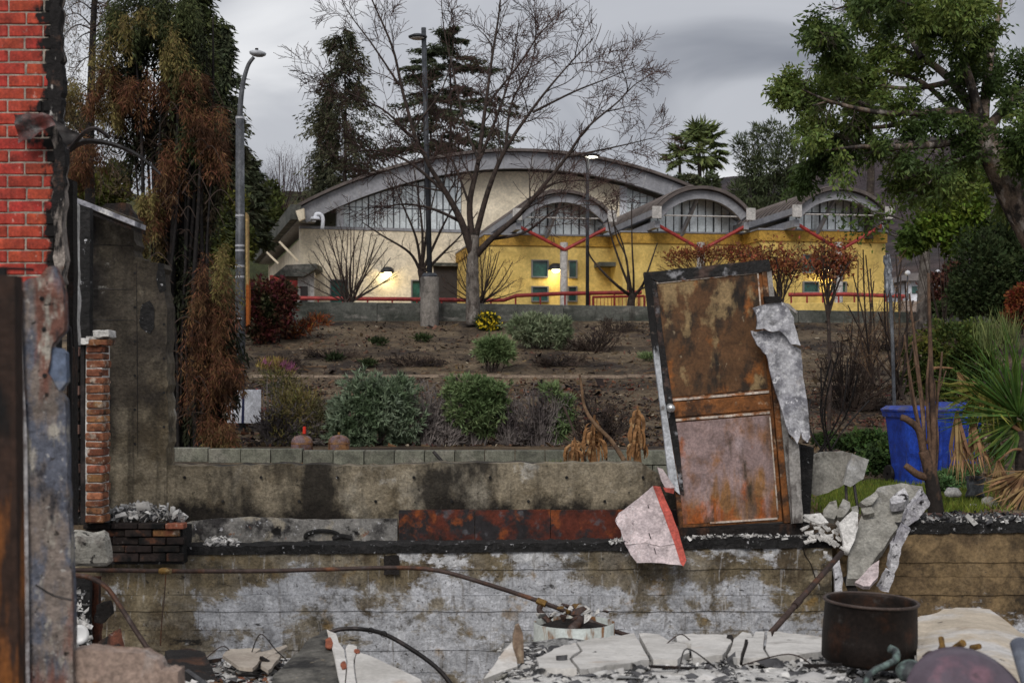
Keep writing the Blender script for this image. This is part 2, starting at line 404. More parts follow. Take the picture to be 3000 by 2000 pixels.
# ================================================================ SCHOOL
class Frame:
    def __init__(s, px, Y, yaw):
        s.o = Vector(((px - 1500) / F * Y, Y, 0)); s.c, s.s = math.cos(R(yaw)), math.sin(R(yaw))
    def W(s, u, v, z): return Vector((s.o.x + s.c*u - s.s*v, s.o.y + s.s*u + s.c*v, z))
    def at(s, px, py, v=0):
        k = (px - 1500) / F; x0, y0 = s.o.x - s.s*v, s.o.y + s.c*v
        u = (k*y0 - x0) / (s.c - k*s.s); Y = y0 + s.s*u
        return u, ZC + (HZ - py) / F * Y
BASE = ZC + 1.95
yellow_m = M('yellow_render', (.70, .51, .165), [dict(c=(.60, .42, .125), s=(.5, .5, .9), lo=.45, hi=.7, d=6), dict(c=(.65, .47, .15), s=(.3, .3, 2.4), lo=.55, hi=.75, d=5, loc=(2, 5, 8), a=.6), dict(c=(.30, .19, .05), s=(1.6, 1.6, .2), lo=.62, hi=.78, a=.5)], bump=((3, 3, 9), .35, .02), rough=.8, grit=(.22, 1.6, 9.0))
yellow_d = M('yellow_trim', (.52, .31, .06), [dict(c=(.36, .21, .05), s=.8, lo=.5, hi=.7)], rough=.8)
cream_m = M('cream_render', (.80, .71, .55), [dict(c=(.69, .60, .45), s=(.25, .25, .5), lo=.45, hi=.72, d=6), dict(c=(.72, .62, .48), s=(.4, .4, 3), lo=.55, hi=.75, a=.6), dict(c=(.38, .30, .2), s=(1.2, 1.2, .15), lo=.64, hi=.8, a=.5)], bump=((4, 4, 8), .3, .02), grit=(.22, 1.6, 9.0))
brown_roof = M('brown_roof_metal', (.105, .085, .078), [dict(c=(.16, .135, .12), s=.7, lo=.48, hi=.7), dict(c=(.06, .05, .047), s=3, lo=.55, hi=.7, a=.6)], rough=.55, spec=.4, grit=(.22, 1.6, 9.0))
gray_steel = M('grey_painted_steel', (.29, .295, .32), [dict(c=(.25, .25, .27), s=.8, lo=.45, hi=.7), dict(c=(.2, .19, .19), s=(3, 3, .4), lo=.6, hi=.75, a=.5)], rough=.55, grit=(.22, 1.6, 9.0))
soffit_m = M('soffit', (.36, .36, .37), [dict(c=(.28, .28, .29), s=1.2, lo=.45, hi=.65)], rough=.7)
white_m = M('white_panel', (.72, .74, .80), [dict(c=(.6, .62, .66), s=1, lo=.5, hi=.7)], rough=.6, grit=(.22, 1.6, 9.0))
mull_m = M('mullion_metal', (.075, .08, .09), rough=.5)
pane_m = M('translucent_pane', (.80, .85, .86), [dict(c=(.72, .79, .80), s=.5, lo=.45, hi=.7)], rand=.09, rough=.28, spec=.6, metal=.4, grit=(.22, 1.6, 9.0))
green_glass = M('green_glass', (.018, .062, .055), [dict(c=(.03, .13, .10), s=1.6, lo=.45, hi=.62)], rough=.12, spec=.6)
win_frame_m = M('window_frame', (.17, .17, .18), rough=.5)
red_paint = M('red_paint', (.36, .045, .04), [dict(c=(.25, .03, .03), s=2, lo=.5, hi=.65)], rough=.5)
dark_door = M('dark_recess', (.04, .035, .035), rough=.7)
column_m = M('pale_column', (.52, .50, .48), [dict(c=(.42, .4, .38), s=(2, 2, .4), lo=.5, hi=.7)], rough=.6)

def quad_slab(fr, u0, u1, z0, z1, v0, v1, mat, name, parent, bevel=0):
    mb = MB(); mb.prism([fr.W(u0, v0, z0), fr.W(u1, v0, z0), fr.W(u1, v0, z1), fr.W(u0, v0, z1)], fr.W(0, v1, 0) - fr.W(0, v0, 0))
    return mb.build(name, mat, parent, bevel=bevel)
def arc(fr, uc, hw, rise, zs, v, n=28, t0=0, t1=1):
    Rr = (hw*hw + rise*rise) / (2*rise); th = math.asin(min(1, hw / Rr)) if rise < hw else math.pi - math.asin(min(1, hw / Rr))
    return [(uc + Rr*math.sin(lerp(-th, th, lerp(t0, t1, i/n))), zs + rise - Rr + Rr*math.cos(lerp(-th, th, lerp(t0, t1, i/n)))) for i in range(n+1)]
def arch_band(fr, uc, hw, rise, zs, th, v0, v1, mat, name, parent, n=28, t0=0, t1=1):
    """a curved plate of thickness th under the arch line, running from v0 to v1"""
    o = arc(fr, uc, hw, rise, zs, 0, n, t0, t1); Rr = (hw*hw + rise*rise) / (2*rise); cz = zs + rise - Rr
    mb = MB(); vs, fs = [], []
    for (u, z) in o:
        k = (Rr - th) / Rr; ui, zi = uc + (u-uc)*k, cz + (z-cz)*k
        vs += [fr.W(u, v0, z), fr.W(ui, v0, zi), fr.W(ui, v1, zi), fr.W(u, v1, z)]
    for i in range(n):
        for k in range(4): fs.append((i*4+k, i*4+(k+1) % 4, (i+1)*4+(k+1) % 4, (i+1)*4+k))
    fs += [(0, 1, 2, 3), (n*4+3, n*4+2, n*4+1, n*4)]
    return mb.add(vs, fs).build(name, mat, parent)
def glazing(fr, us, zrows, top, v, parent, botf=None):
    """panes between mullions at us (list), rows at zrows; top(u) gives the height of the curved head"""
    for i in range(len(us)-1):
        a, b = us[i] + .02, us[i+1] - .02; ta, tb = top(a), top(b)
        for j in range(len(zrows)):
            z0 = zrows[j] + .018; z1a = min(ta, zrows[j+1] - .018) if j+1 < len(zrows) else ta; z1b = min(tb, zrows[j+1] - .018) if j+1 < len(zrows) else tb
            if z1a - z0 < .05 and z1b - z0 < .05: continue
            z1a, z1b = max(z1a, z0 + .01), max(z1b, z0 + .01)
            MB().prism([fr.W(a, v, z0), fr.W(b, v, z0), fr.W(b, v, z1b), fr.W(a, v, z1a)], fr.W(0, v+.03, 0) - fr.W(0, v, 0)).build('pane', pane_m, parent)
    for i, u in enumerate(us):
        if top(u) - zrows[0] > .05:
            k = .035 if i % 4 == 0 else .016
            mb = MB(); mb.prism([fr.W(u-k, v-.03, zrows[0]), fr.W(u+k, v-.03, zrows[0]), fr.W(u+k, v-.03, top(u)), fr.W(u-k, v-.03, top(u))], fr.W(0, .075, 0) - fr.W(0, 0, 0)); mb.build('mullion', mull_m, parent)
    for z in zrows[1:]:
        ok = [u for u in us if top(u) > z]
        if len(ok) > 1: quad_slab(fr, ok[0], ok[-1], z-.02, z+.02, v-.022, v+.04, mull_m, 'transom', parent)
def window(fr, px0, py0, px1, py1, v, parent):
    u0, z1 = fr.at(px0, py0, v); u1, z0 = fr.at(px1, py1, v); z0 = fr.at(px0, py1, v)[1]
    mb = MB(); t_ = .05
    for a, b, c, d in ((u0, u1, z1-t_, z1), (u0, u1, z0, z0+t_), (u0, u0+t_, z0+t_, z1-t_), (u1-t_, u1, z0+t_, z1-t_)):
        mb.prism([fr.W(a, v-.13, c), fr.W(b, v-.13, c), fr.W(b, v-.13, d), fr.W(a, v-.13, d)], fr.W(0, .16, 0) - fr.W(0, 0, 0))
    fo = mb.build('window', win_frame_m, parent)
    quad_slab(fr, u0+t_-.01, u1-t_+.01, z0+t_-.01, z1-t_+.01, v-.012, v+.03, green_glass, 'pane', fo)
    return fo

lamp_glow = M('lit_lens', (.9, .85, .6), emit=((1, .86, .45), 9))
lamp_dark = M('lamp_hood', (.03, .032, .035), rough=.5)
def wall_lamp(fr, px, py, v, label, power):
    u, z = fr.at(px, py, v); c = fr.W(u, v - .28, z)
    t = thing('wall_lamp', label, 'lamp', c - Vector((0, 0, .25)), 'lit dome lamps on the school walls')
    prof = [(.01, .30), (.16, .28), (.27, .2), (.33, .06), (.34, 0), (.32, 0), (.25, .16), (.01, .22)]
    MB().lathe(prof, c, 20).build('hood', lamp_dark, t, smooth=True)
    MB().lathe([(.01, -.13), (.12, -.10), (.17, -.02), (.16, .06), (.01, .08)], c, 16).build('lens', lamp_glow, t, smooth=True)
    MB().beam(c + Vector((0, 0, .2)), fr.W(u, v, z + .2), .07, .07).build('bracket', lamp_dark, t)
    l = bpy.data.lights.new('lamp_light', 'POINT'); l.energy = power; l.color = (1, .8, .42); l.shadow_soft_size = .12
    lo = bpy.data.objects.new('lamp_light', l); COL.objects.link(lo); lo.location = c + (fr.W(0, -.12, 0) - fr.W(0, 0, 0)) + Vector((0, 0, -.22)); attach(lo, t)

# ---- gymnasium with the wide arched roof
g = Frame(865, 70, 14)
gym = thing('gymnasium', 'large cream gymnasium with a wide low arched brown roof', 'building', g.W(12, 3, BASE))
uL, zE = g.at(868, 600, -1.2); uA, zA = g.at(1560, 438, -1.2)
HW = uA - uL; RISE = zA - zE
arch_band(g, uA, HW, RISE, zE, .14, -1.5, 26, brown_roof, 'roof', gym, 40)
arch_band(g, uA, HW-.1, RISE, zE - .16, .80, -1.2, -.9, gray_steel, 'fascia', gym, 40)
arch_band(g, uA, HW-.2, RISE, zE - .2, .1, -.9, 25.5, soffit_m, 'soffit', gym, 30)
for k in range(1, 16):   # joints of the fascia plates
    a = arc(g, uA, HW-.1, RISE, zE - .16, 0, 16)[k]; cz_ = zE - .16 + RISE - (HW**2 + RISE**2)/(2*RISE)
    n_ = Vector((a[0]-uA, 0, a[1]-cz_)).normalized()
    MB().beam(g.W(a[0]-n_.x*.02, -1.215, a[1]-n_.z*.02), g.W(a[0]-n_.x*.79, -1.215, a[1]-n_.z*.79), .05, .02, up=(0, 1, 0)).build('fascia_joint', soffit_m, gym)
Rin = (HW**2 + RISE**2) / (2*RISE); czin = zE + RISE - Rin
def gtop(u, d=.98): 
    q = (Rin - d)**2 - (u - uA)**2; return czin + math.sqrt(max(q, .01))
zsill = g.at(1100, 676)[1]
uw0 = g.at(878, 700)[0]; u985 = g.at(985, 650)[0]; u1005 = g.at(1006, 650)[0]
uC0 = g.at(1352, 600)[0]; uC1 = g.at(1814, 600)[0]; uP1 = g.at(1834, 600)[0]; uR = g.at(2120, 640)[0]
def wall_under_arch(u0, u1, z0, v0, v1, mat, name, n=14, d=.96):
    pts = [g.W(u0, v0, z0), g.W(u1, v0, z0)] + [g.W(u1 + (u0-u1)*i/n, v0, gtop(u1 + (u0-u1)*i/n, d)) for i in range(n+1)]
    return MB().prism(pts, g.W(0, v1, 0) - g.W(0, v0, 0)).build(name, mat, gym)
quad_slab(g, uw0, g.at(1470, 700)[0], BASE, zsill, -.12, .35, cream_m, 'wall', gym)
quad_slab(g, uw0, g.at(1470, 700)[0], zsill + .004, zsill + .14, -.17, .36, gray_steel, 'sill_band', gym)
wall_under_arch(uC0, uC1, zsill + .15, -.05, .3, cream_m, 'wall')
wall_under_arch(uC1, uP1, g.at(1820, 640)[1], -.14, .3, white_m, 'wall_post', 2)
wall_under_arch(u985, u1005, zsill + .15, -.14, .3, white_m, 'wall_post', 2)
quad_slab(g, g.at(1440, 700)[0], uR + 3, BASE, g.at(1832, 640)[1] - .05, .4, .7, cream_m, 'wall', gym)
quad_slab(g, uw0 + .3, uR + 3, BASE, zE - 1, 24, 24.4, cream_m, 'back_wall', gym)
quad_slab(g, uw0 + .35, uw0 + .65, BASE, zE - 1.2, .4, 24, cream_m, 'side_wall', gym)
nL = 19; usl = [lerp(u1005, uC0, i/nL) for i in range(nL+1)]
glazing(g, usl, [zsill + .15, zsill + 1.15, zsill + 2.3], lambda u: gtop(u, .99), .05, gym)
zr = g.at(1832, 612)[1]; nR = 14; usr = [lerp(uP1, uR, i/nR) for i in range(nR+1)]
glazing(g, usr, [zr - .8, zr + .35, zr + 1.5], lambda u: gtop(u, .99), .05, gym)
# left eave running back, with its raking struts and the low entry canopy
ea, eb = g.W(uL - .05, -1.5, zE - .38), g.W(uL - .05, 26, zE - .38)
MB().beam(ea, eb, .5, .72).build('eave_beam', conc_dark, gym)
MB().beam(g.W(uL + .5, -1.15, zE - .75), g.W(uL + .5, 26, zE - .75), .9, .08).build('eave_soffit', soffit_m, gym)
MB().prism([P(866, 618, 68.4), P(890, 610, 68.4), P(892, 640, 68.4), P(876, 648, 68.4)], (0, .3, 0)).build('eave_cap', cream_m, gym)
for (x0, y0, x1, y1, Yd) in ((818, 708, 873, 765, 72), (780, 738, 815, 772, 76)):
    MB().tube([P(x0, y0, Yd), P(x1, y1, Yd)], .06, 6).build('strut', cream_m, gym)
t = thing('entry_canopy', 'low flat concrete canopy over the entrance beside the gymnasium', 'canopy', P(860, 900, 69))
MB().prism([P(800, 808, 68), P(838, 776, 68), P(926, 772, 68), P(928, 786, 68), P(888, 810, 68)], (0, 3.0, 0)).build('roof_slab', conc_dark, t)
MB().prism([P(872, 790, 68.6), P(920, 790, 68.6), P(920, 925, 68.6), P(872, 925, 68.6)], (0, .5, 0)).build('pier', column_m, t)
MB().prism([P(790, 806, 71.5), P(872, 806, 71.5), P(872, 930, 71.5), P(790, 930, 71.5)], (0, .2, 0)).build('red_wall', red_paint, t)
MB().prism([P(880, 838, 68.4), P(900, 838, 68.4), P(900, 925, 68.4), P(880, 925, 68.4)], (0, .15, 0)).build('door', dark_door, t)
# gym doors and windows
for px0, px1, y0 in ((966, 1020, 818), (1204, 1232, 820)):
    window(g, px0, y0, px1, 892, -.13, gym)
u0_, z1_ = g.at(1270, 780, -.13); u1_, _ = g.at(1430, 780, -.13)
quad_slab(g, u0_, u1_, BASE, z1_, -.2, -.125, dark_door, 'door_recess', gym)
quad_slab(g, u0_ - .1, u1_ + .1, z1_, z1_ + .16, -.5, -.1, conc_dark, 'door_lintel', gym)
wall_lamp(g, 1133, 800, -.12, 'lit dome lamp on the cream gymnasium wall behind bare shrubs', 20)
# white bent vent pipe beside the roof corner
t = thing('vent_pipe', 'white bent pipe with a hood standing at the roof corner of the gymnasium', 'pipe', P(944, 672, 67))
MB().tube(curve_pts([P(944, 672, 67), P(946, 640, 67), P(938, 628, 67), P(926, 628, 67), P(924, 640, 67)], 5), .09, 8).build('pipe', white_m, t, smooth=True)
MB().lathe([(.02, .14), (.2, .1), (.26, -.02), (.22, -.04)], P(924, 642, 67), 14).build('hood', white_m, t, smooth=True)

# ---- yellow wing with three vaulted roofs
yf = Frame(1430, 62, 9.5)
wing = thing('yellow_wing', 'yellow school wing with three vaulted grey roofs and red struts', 'building', yf.W(8, 2, BASE))
bays = [dict(v=0, x0=1424, x1=1832, cor=688, xc=1650, hl=1508, apex=557, foot=620, gl=(1512, 1790), gb=686, col=1652, win=True),
        dict(v=-2.2, x0=1824, x1=2236, cor=681, xc=2055, hl=1914, apex=546, foot=614, gl=(1905, 2185), gb=680, col=2053),
        dict(v=-4.4, x0=2226, x1=2594, cor=674, xc=2461, hl=2322, apex=548, foot=610, gl=(2312, 2586), gb=674, col=2457)]
for bi, B in enumerate(bays):
    v = B['v']; u0, zc = yf.at(B['x0'], B['cor'], v); u1, _ = yf.at(B['x1'], B['cor'], v)
    if bi == 2: pass
    # wall body: front and side returns as one box
    quad_slab(yf, u0, u1, BASE - .3, zc - .45, v, v + 12 - bi * .01, yellow_m, 'wall', wing)
    quad_slab(yf, u0 - .07, u1 + (.05 if bi == 2 else -.1), zc - .446, zc, v - .08, v + 12.1, yellow_d, 'cornice', wing)
    quad_slab(yf, u0 - .1, u1 + (.08 if bi == 2 else -.1), zc + .003, zc + .07, v - .12, v + 12.1, gray_steel, 'coping', wing)
    vf = v - 1.25
    ul, zf = yf.at(B['hl'], B['foot'], vf); uc, za = yf.at(B['xc'], B['apex'], vf); hw = uc - ul; rise = za - zf
    arch_band(yf, uc, hw, rise, zf, .13, vf - .25, v + 13, brown_roof, 'roof', wing, 26)
    arch_band(yf, uc, hw - .06, rise, zf - .16, .36, vf, vf + .22, gray_steel, 'fascia', wing, 26)
    arch_band(yf, uc, hw - .1, rise, zf - .2, .06, vf + .22, v + 13, soffit_m, 'soffit', wing, 20)
    ar = arc(yf, uc, hw, rise, zf, 0, 26)
    # standing seams over the left flank
    Rr = (hw*hw + rise*rise) / (2*rise); cz = zf + rise - Rr
    for k in range(26):
        vv = vf - .1 + k * .58; mb = MB(); a = arc(yf, uc, hw + .0, rise, zf, 0, 7, 0.0, .42)
        pts = [yf.W(uc + (u-uc) * (Rr+.035)/Rr, vv, cz + (z-cz) * (Rr+.035)/Rr) for u, z in a]
        mb.tube(pts, .035, 4).build('seam', brown_roof, wing)
    # spring blocks and eave gutters
    for sgn in (-1, 1):
        uu = uc + sgn * (hw - .05)
        MB().beam(yf.W(uu + sgn*.02, vf - .35, zf - .14), yf.W(uu + sgn*.02, v + 13, zf - .16), .2, .26).build('eave_gutter', gray_steel, wing)
        MB().beam(yf.W(uu - sgn*.1, vf - .1, zf - .62), yf.W(uu - sgn*.1, v + 12, zf - .62), .22, .3).build('eave_beam', gray_steel, wing)
        quad_slab(yf, uu - .2, uu + .2, zf - .40, zf + .10, vf - .40, vf - .36, column_m, 'eave_cap', wing)
    def vtop(u, d=.42, Rr=Rr, uc=uc, cz=cz):
        q = (Rr - d)**2 - (u - uc)**2; return cz + math.sqrt(max(q, .0001)) if q > 0 else 0
    ga, zb = yf.at(B['gl'][0], B['gb'], v); gb, _ = yf.at(B['gl'][1], B['gb'], v)
    us = [lerp(ga, gb, i/12) for i in range(13)]
    Rs = ((hw-.1)**2 + rise**2) / (2*rise)
    def vt2(u, Rs=Rs, zf=zf, uc=uc, rise=rise, zb=zb):
        q = Rs*Rs - (u-uc)**2; return max(zb + .02, zf - .2 + rise - Rs + math.sqrt(max(q, 0)) - .09)
    glazing(yf, us, [zb, zb + .75, zb + 1.6], vt2, v + .1, wing)
    quad_slab(yf, ga - .1, gb + .1, zb - .14, zb - .002, v - .06, v + .3, mull_m, 'glazing_sill', wing)
    # tie rod, hanger, column, struts
    zt = zf - .22
    MB().tube([yf.W(uc - hw, vf + .1, zt), yf.W(uc + hw, vf + .1, zt)], .03, 6).build('tie_rod', column_m, wing)
    MB().beam(yf.W(uc - .02, vf + .3, zf + rise - .3), yf.W(uc - .55, v, zb - .2), .14, .14).build('hanger', gray_steel, wing)
    up, zp = yf.at(B['col'], 714, vf + .2)
    MB().tube([yf.W(up, vf + .2, BASE - .2), yf.W(up, vf + .2, zp + .05)], .17, 14).build('column', column_m, wing, smooth=False)
    for sgn in (-1, 1):
        MB().tube([yf.W(up, vf + .05, zp - .28), yf.W(uc + sgn*(hw - .15), vf + .0, zf - .62)], .075, 8).build('strut', red_paint, wing)
for (x0, y0, x1, y1) in ((1556, 761, 1606, 813), (1664, 762, 1690, 815), (1556, 838, 1606, 884), (1662, 838, 1690, 884)):
    window(yf, x0, y0, x1, y1, 0, wing)
for (x0, y0, x1, y1) in ((2350, 745, 2392, 800), (2350, 824, 2398, 858), (2434, 824, 2478, 858), (2436, 745, 2476, 800)):
    window(yf, x0, y0, x1, y1, -4.4, wing)
u0_, z1_ = yf.at(1798, 780, 0); u1_, _ = yf.at(1826, 780, 0)
quad_slab(yf, u0_, u1_, BASE, z1_, -.06, .02, green_glass, 'door', wing)
u0_, z1_ = yf.at(1752, 768, -.8); u1_, _ = yf.at(1830, 768, -.8)
quad_slab(yf, u0_, u1_, z1_ - .18, z1_, -1.0, -.002, conc_dark, 'door_canopy', wing)
wall_lamp(yf, 1625, 792, 0, 'lit dome lamp between the windows of the yellow wall', 20)
wall_lamp(yf, 2418, 790, -4.4, 'lit dome lamp on the yellow wall behind brown-leaved trees', 20)

# ---- red hand rails in front of the school
def rail(label, pts, Y, nposts, drop):
    t = thing('hand_rail', label, 'railing', P(pts[0][0], pts[0][1] + 40, Y))
    MB().tube([P(x, y, Y) for x, y in pts], .075, 8).build('top_rail', red_paint, t)
    xs_ = np.linspace(pts[0][0] + 8, pts[-1][0] - 8, nposts); yy = np.interp(xs_, [p[0] for p in pts], [p[1] for p in pts])
    for x, y in zip(xs_, yy):
        a = P(x, y, Y); MB().tube([a, Vector((a.x, Y, BASE - .02))], .035, 6).build('post', red_paint, t)
    return t
rail('long red hand rail in front of the cream gymnasium', [(852, 873), (1180, 876), (1420, 880), (1476, 879), (1512, 866), (1640, 860), (1880, 856)], 54, 15, 1)
t = rail('red hand rail in front of the third vaulted bay', [(2310, 863), (2480, 862), (2650, 868)], 54, 8, 1)
t = thing('ramp_guard', 'red framed mesh guard beside the small pruned tree', 'railing', P(1815, 900, 53.5))
for a, b in (((1738, 868), (1738, 905)), ((1888, 866), (1888, 905)), ((1738, 870), (1888, 867))):
    MB().tube([P(*a, 53.5), P(*b, 53.5)], .045, 6).build('frame_bar', red_paint, t)
for i in range(1, 14):
    x = lerp(1738, 1888, i/14); MB().tube([P(x, 870, 53.5), P(x, 905, 53.5)], .012, 4).build('wire', red_paint, t)
# low yellow block plinth and pinkish parapet by the street
t = tag(MB().prism([P(2310, 888, 52), P(2648, 884, 52), P(2648, 925, 52), P(2310, 925, 52)], (0, .4, 0)).build('yellow_plinth_wall', yellow_m, bevel=.02), 'low yellow wall under the red hand rail by the third bay', 'wall')
t = tag(MB().prism([P(2648, 880, 51), P(2730, 884, 51), P(2730, 930, 51), P(2648, 930, 51)], (0, .5, 0)).build('parapet_block', M('pink_concrete', (.42, .34, .29), [dict(c=(.3, .25, .22), s=2, lo=.5, hi=.65)]), bevel=.02), 'plain pinkish concrete parapet block at the end of the red rail', 'wall')
# ================================================================ THE BURNT HOUSE
wall_front_m = M('stained_foundation', (.185, .148, .092), [
    dict(c=(.085, .064, .040), s=(2.4, 2.4, 2.2), lo=.47, hi=.58, d=11, r=.7),
    dict(c=(.29, .245, .165), s=(3.2, 3.2, 2.2), lo=.53, hi=.63, d=11, r=.7, loc=(4, 2, 7), a=.7),
    dict(c=(.27, .245, .205), s=(1.4, 1.4, 2.0), lo=.50, hi=.61, d=10, r=.66, g=[(2, .05, -.08, .10), (0, -2.2, -3.0, -.08), (0, 1.9, 2.5, -.08)], loc=(.4, .2, .3), a=.6),
    dict(c=(.46, .47, .50), s=(1.5, 1.5, 2.2), lo=.545, hi=.605, d=12, r=.74, g=[(2, .05, -.08, .135), (0, -1.9, -2.7, -.13), (0, 1.9, 2.5, -.09), (2, -.33, -.52, -.05)], dist=.3),
    dict(c=(.56, .565, .58), s=(2.6, 2.6, 4.2), lo=.575, hi=.62, d=12, r=.72, g=[(2, .10, .17, .075), (2, .10, .06, -.10), (0, -.7, -1.3, -.06), (0, 2.0, 2.4, -.05)], loc=(9, 3, 2)),
    dict(c=(.50, .51, .53), s=(3, 3, 2.4), lo=.60, hi=.66, d=12, r=.72, loc=(2, 2, 2), a=.8),
    dict(c=(.060, .052, .038), s=(1.8, 1.8, 2.0), lo=.565, hi=.625, d=12, r=.7, loc=(1, 8, 3), a=.85),
    dict(c=(.10, .08, .05), s=(13, 13, 1.3), lo=.545, hi=.64, d=8, r=.65, a=.5, loc=(2, 2, 9), dist=1.2),
    dict(c=(.52, .52, .53), s=(17, 17, 2.2), lo=.585, hi=.66, d=8, a=.4, loc=(7, 1, 3), dist=1.2),
    dict(c=(.26, .15, .03), s=(3, 3, 3), lo=.61, hi=.67, d=9, a=.55, loc=(5, 1, 9)),
    dict(c=(.04, .035, .03), s=40, lo=.63, hi=.68, d=4, a=.85), dict(c=(.02, .018, .016), s=(4, 4, 9), lo=.66, hi=.70, d=10, a=.9, loc=(3, 3, 8))], rough=.8, bump=(22, .7, .025), kind='World')
wall_right_m = M('ochre_foundation', (.225, .155, .080), [
    dict(c=(.10, .068, .038), s=(1.6, 1.6, 2.2), lo=.47, hi=.60, d=11, r=.7), dict(c=(.32, .235, .135), s=(3, 3, 1.2), lo=.54, hi=.66, d=10, r=.68, a=.7),
    dict(c=(.016, .013, .011), s=(1.5, 1.5, 1.1), lo=.555, hi=.65, d=10, r=.68, loc=(3.3, 1, 5), a=.85),
    dict(c=(.52, .53, .56), s=(1.6, 1.6, 2.2), lo=.59, hi=.645, d=12, r=.72, g=[(2, -.12, -.36, .10), (0, 2.6, 3.1, -.03), (0, 3.3, 4.1, .07), (2, 0, .1, -.1)]),
    dict(c=(.05, .045, .04), s=30, lo=.66, hi=.7, d=3, a=.8)], rough=.8, bump=(16, .5, .02), kind='World')
wall_back_m = M('sooty_shadowed_concrete', (.275, .232, .165), [
    dict(c=(.125, .098, .062), s=(1.6, 1.6, 1.8), lo=.46, hi=.60, d=11, r=.7),
    dict(c=(.36, .325, .26), s=(2.0, 2.0, 1.5), lo=.55, hi=.66, d=11, r=.7, loc=(7, 2, 1), a=.8),
    dict(c=(.020, .017, .014), s=(1.9, 1.9, .9), lo=.50, hi=.60, d=9, r=.6, loc=(2, 6, 1), a=.93),
    dict(c=(.022, .018, .014), s=(1.6, 1.6, 1.4), lo=.55, hi=.66, d=10, r=.66, g=[(2, .66, .44, .17)]),  # low band: soot, with the shadow along the wall's foot painted in
    dict(c=(.045, .037, .030), s=(1.2, 1.2, 1.0), lo=.48, hi=.64, d=10, r=.66, g=[(2, 1.0, 1.9, .16), (2, .9, .8, -.3)], a=.85),
    dict(c=(.006, .005, .005), s=(1.5, 1.5, .7), lo=.62, hi=.78, d=5, g=[(0, -3.15, -3.55, .45)]),
    dict(c=(.46, .45, .42), s=(1.8, 1.8, 1.8), lo=.635, hi=.70, d=11, r=.7, loc=(3, 9, 5), a=.65),
    dict(c=(.05, .042, .032), s=(14, 14, .8), lo=.56, hi=.66, d=8, a=.6, loc=(4, 4, 1)),
    dict(c=(.03, .027, .022), s=18, lo=.66, hi=.71, d=4, a=.8)], rough=.85, bump=(18, .8, .03), kind='World')
char_m = M('char', (.007, .0065, .0065), [dict(c=(.022, .020, .020), s=14, lo=.5, hi=.65), dict(c=ASH, s=26, lo=.645, hi=.69, a=.7)], rough=.75, bump=(24, .9, .03), kind='World', spec=.4)
char_wood = M('charred_wood', (.016, .013, .012), [dict(c=(.075, .035, .02), s=(6, 6, 1.5), lo=.55, hi=.68), dict(c=(.3, .29, .28), s=30, lo=.68, hi=.72, a=.6)], rough=.8, bump=(18, .9, .03))
plaster_w = M('white_plaster', (.60, .585, .56), [dict(c=(.46, .44, .41), s=4, lo=.48, hi=.66), dict(c=(.16, .145, .13), s=9, lo=.62, hi=.7, a=.8), dict(c=(.05, .045, .04), s=24, lo=.66, hi=.7, a=.7)], rough=.85, bump=(20, .4, .01))
slab_gray = M('grey_slab', (.29, .28, .25), [dict(c=(.16, .15, .128), s=2.5, lo=.45, hi=.64), dict(c=(.38, .37, .35), s=3.5, lo=.56, hi=.7, loc=(2, 7, 1)), dict(c=(.07, .062, .055), s=7, lo=.62, hi=.7, a=.8)], rough=.85, bump=(22, .4, .012))
crust_m = M('crusty_stucco', (.63, .62, .64), [dict(c=(.32, .31, .34), s=6, lo=.45, hi=.6), dict(c=(.025, .023, .024), s=13, lo=.56, hi=.62, d=6), dict(c=(.5, .36, .28), s=5, lo=.66, hi=.74, a=.6, loc=(8, 1, 2))], rough=.9, bump=(34, .9, .03))
pink_stucco = M('pink_stucco', (.56, .47, .47), [dict(c=(.45, .38, .39), s=3, lo=.45, hi=.65), dict(c=(.66, .61, .62), s=42, lo=.62, hi=.68, a=.6, g=(0, .1, -.25, .10)), dict(c=(.06, .05, .06), s=20, lo=.70, hi=.75, g=(0, .05, -.28, .16))], rough=.9, bump=(40, .5, .008), roff=False)
red_stripe = M('red_stripe_paint', (.50, .10, .075), [dict(c=(.36, .08, .06), s=8, lo=.5, hi=.66)], rough=.8)
rust_pipe = M('rusty_pipe', (.060, .040, .034), [dict(c=(.15, .060, .028), s=5, lo=.52, hi=.68), dict(c=(.12, .105, .10), s=9, lo=.58, hi=.7, a=.6)], rough=.6, metal=.2, bump=(60, .3, .004))
brass_m = M('scorched_brass', (.22, .125, .035), [dict(c=(.08, .045, .02), s=14, lo=.48, hi=.6), dict(c=(.32, .27, .15), s=20, lo=.6, hi=.7)], rough=.6, metal=.3, bump=(50, .6, .006))
steel_dark = M('dark_steel', (.020, .018, .018), [dict(c=(.05, .04, .038), s=6, lo=.5, hi=.65)], rough=.5, metal=.4)

def courses(t, xa, xb, lines, Y, th, mat, name='form_course', tops=None):
    B_ = []
    for i, y in enumerate(lines):
        if i == 0 and tops: B_.append(list(tops)); continue
        n = int((xb - xa) / 38); q = [(lerp(xa, xb, k/n), y + rnd.gauss(0, .8) + 2.5*mnoise.noise(Vector((k*.21, i*3.3, 0)))) for k in range(n+1)]; B_.append(q)
    for i in range(len(lines) - 1):
        off = [0, .010, -.004, .007, .001, .009][i % 6]
        up = [(x, y + (.2 if i else 0)) for x, y in B_[i]]; dn = [(x, y - abs(rnd.gauss(0, .7)) + (-1.2 if rnd.random() < .12 else 0)) for x, y in B_[i+1]]
        pts = [P(x, y, Y) + Vector((0, off, 0)) for x, y in up + dn[::-1]]
        MB().prism(pts, (0, th, 0)).build(name, mat, t)
t = thing('foundation_wall', 'board-marked foundation wall with white mineral bloom under the charred sill', 'wall', P(1320, 2050, 11.2))
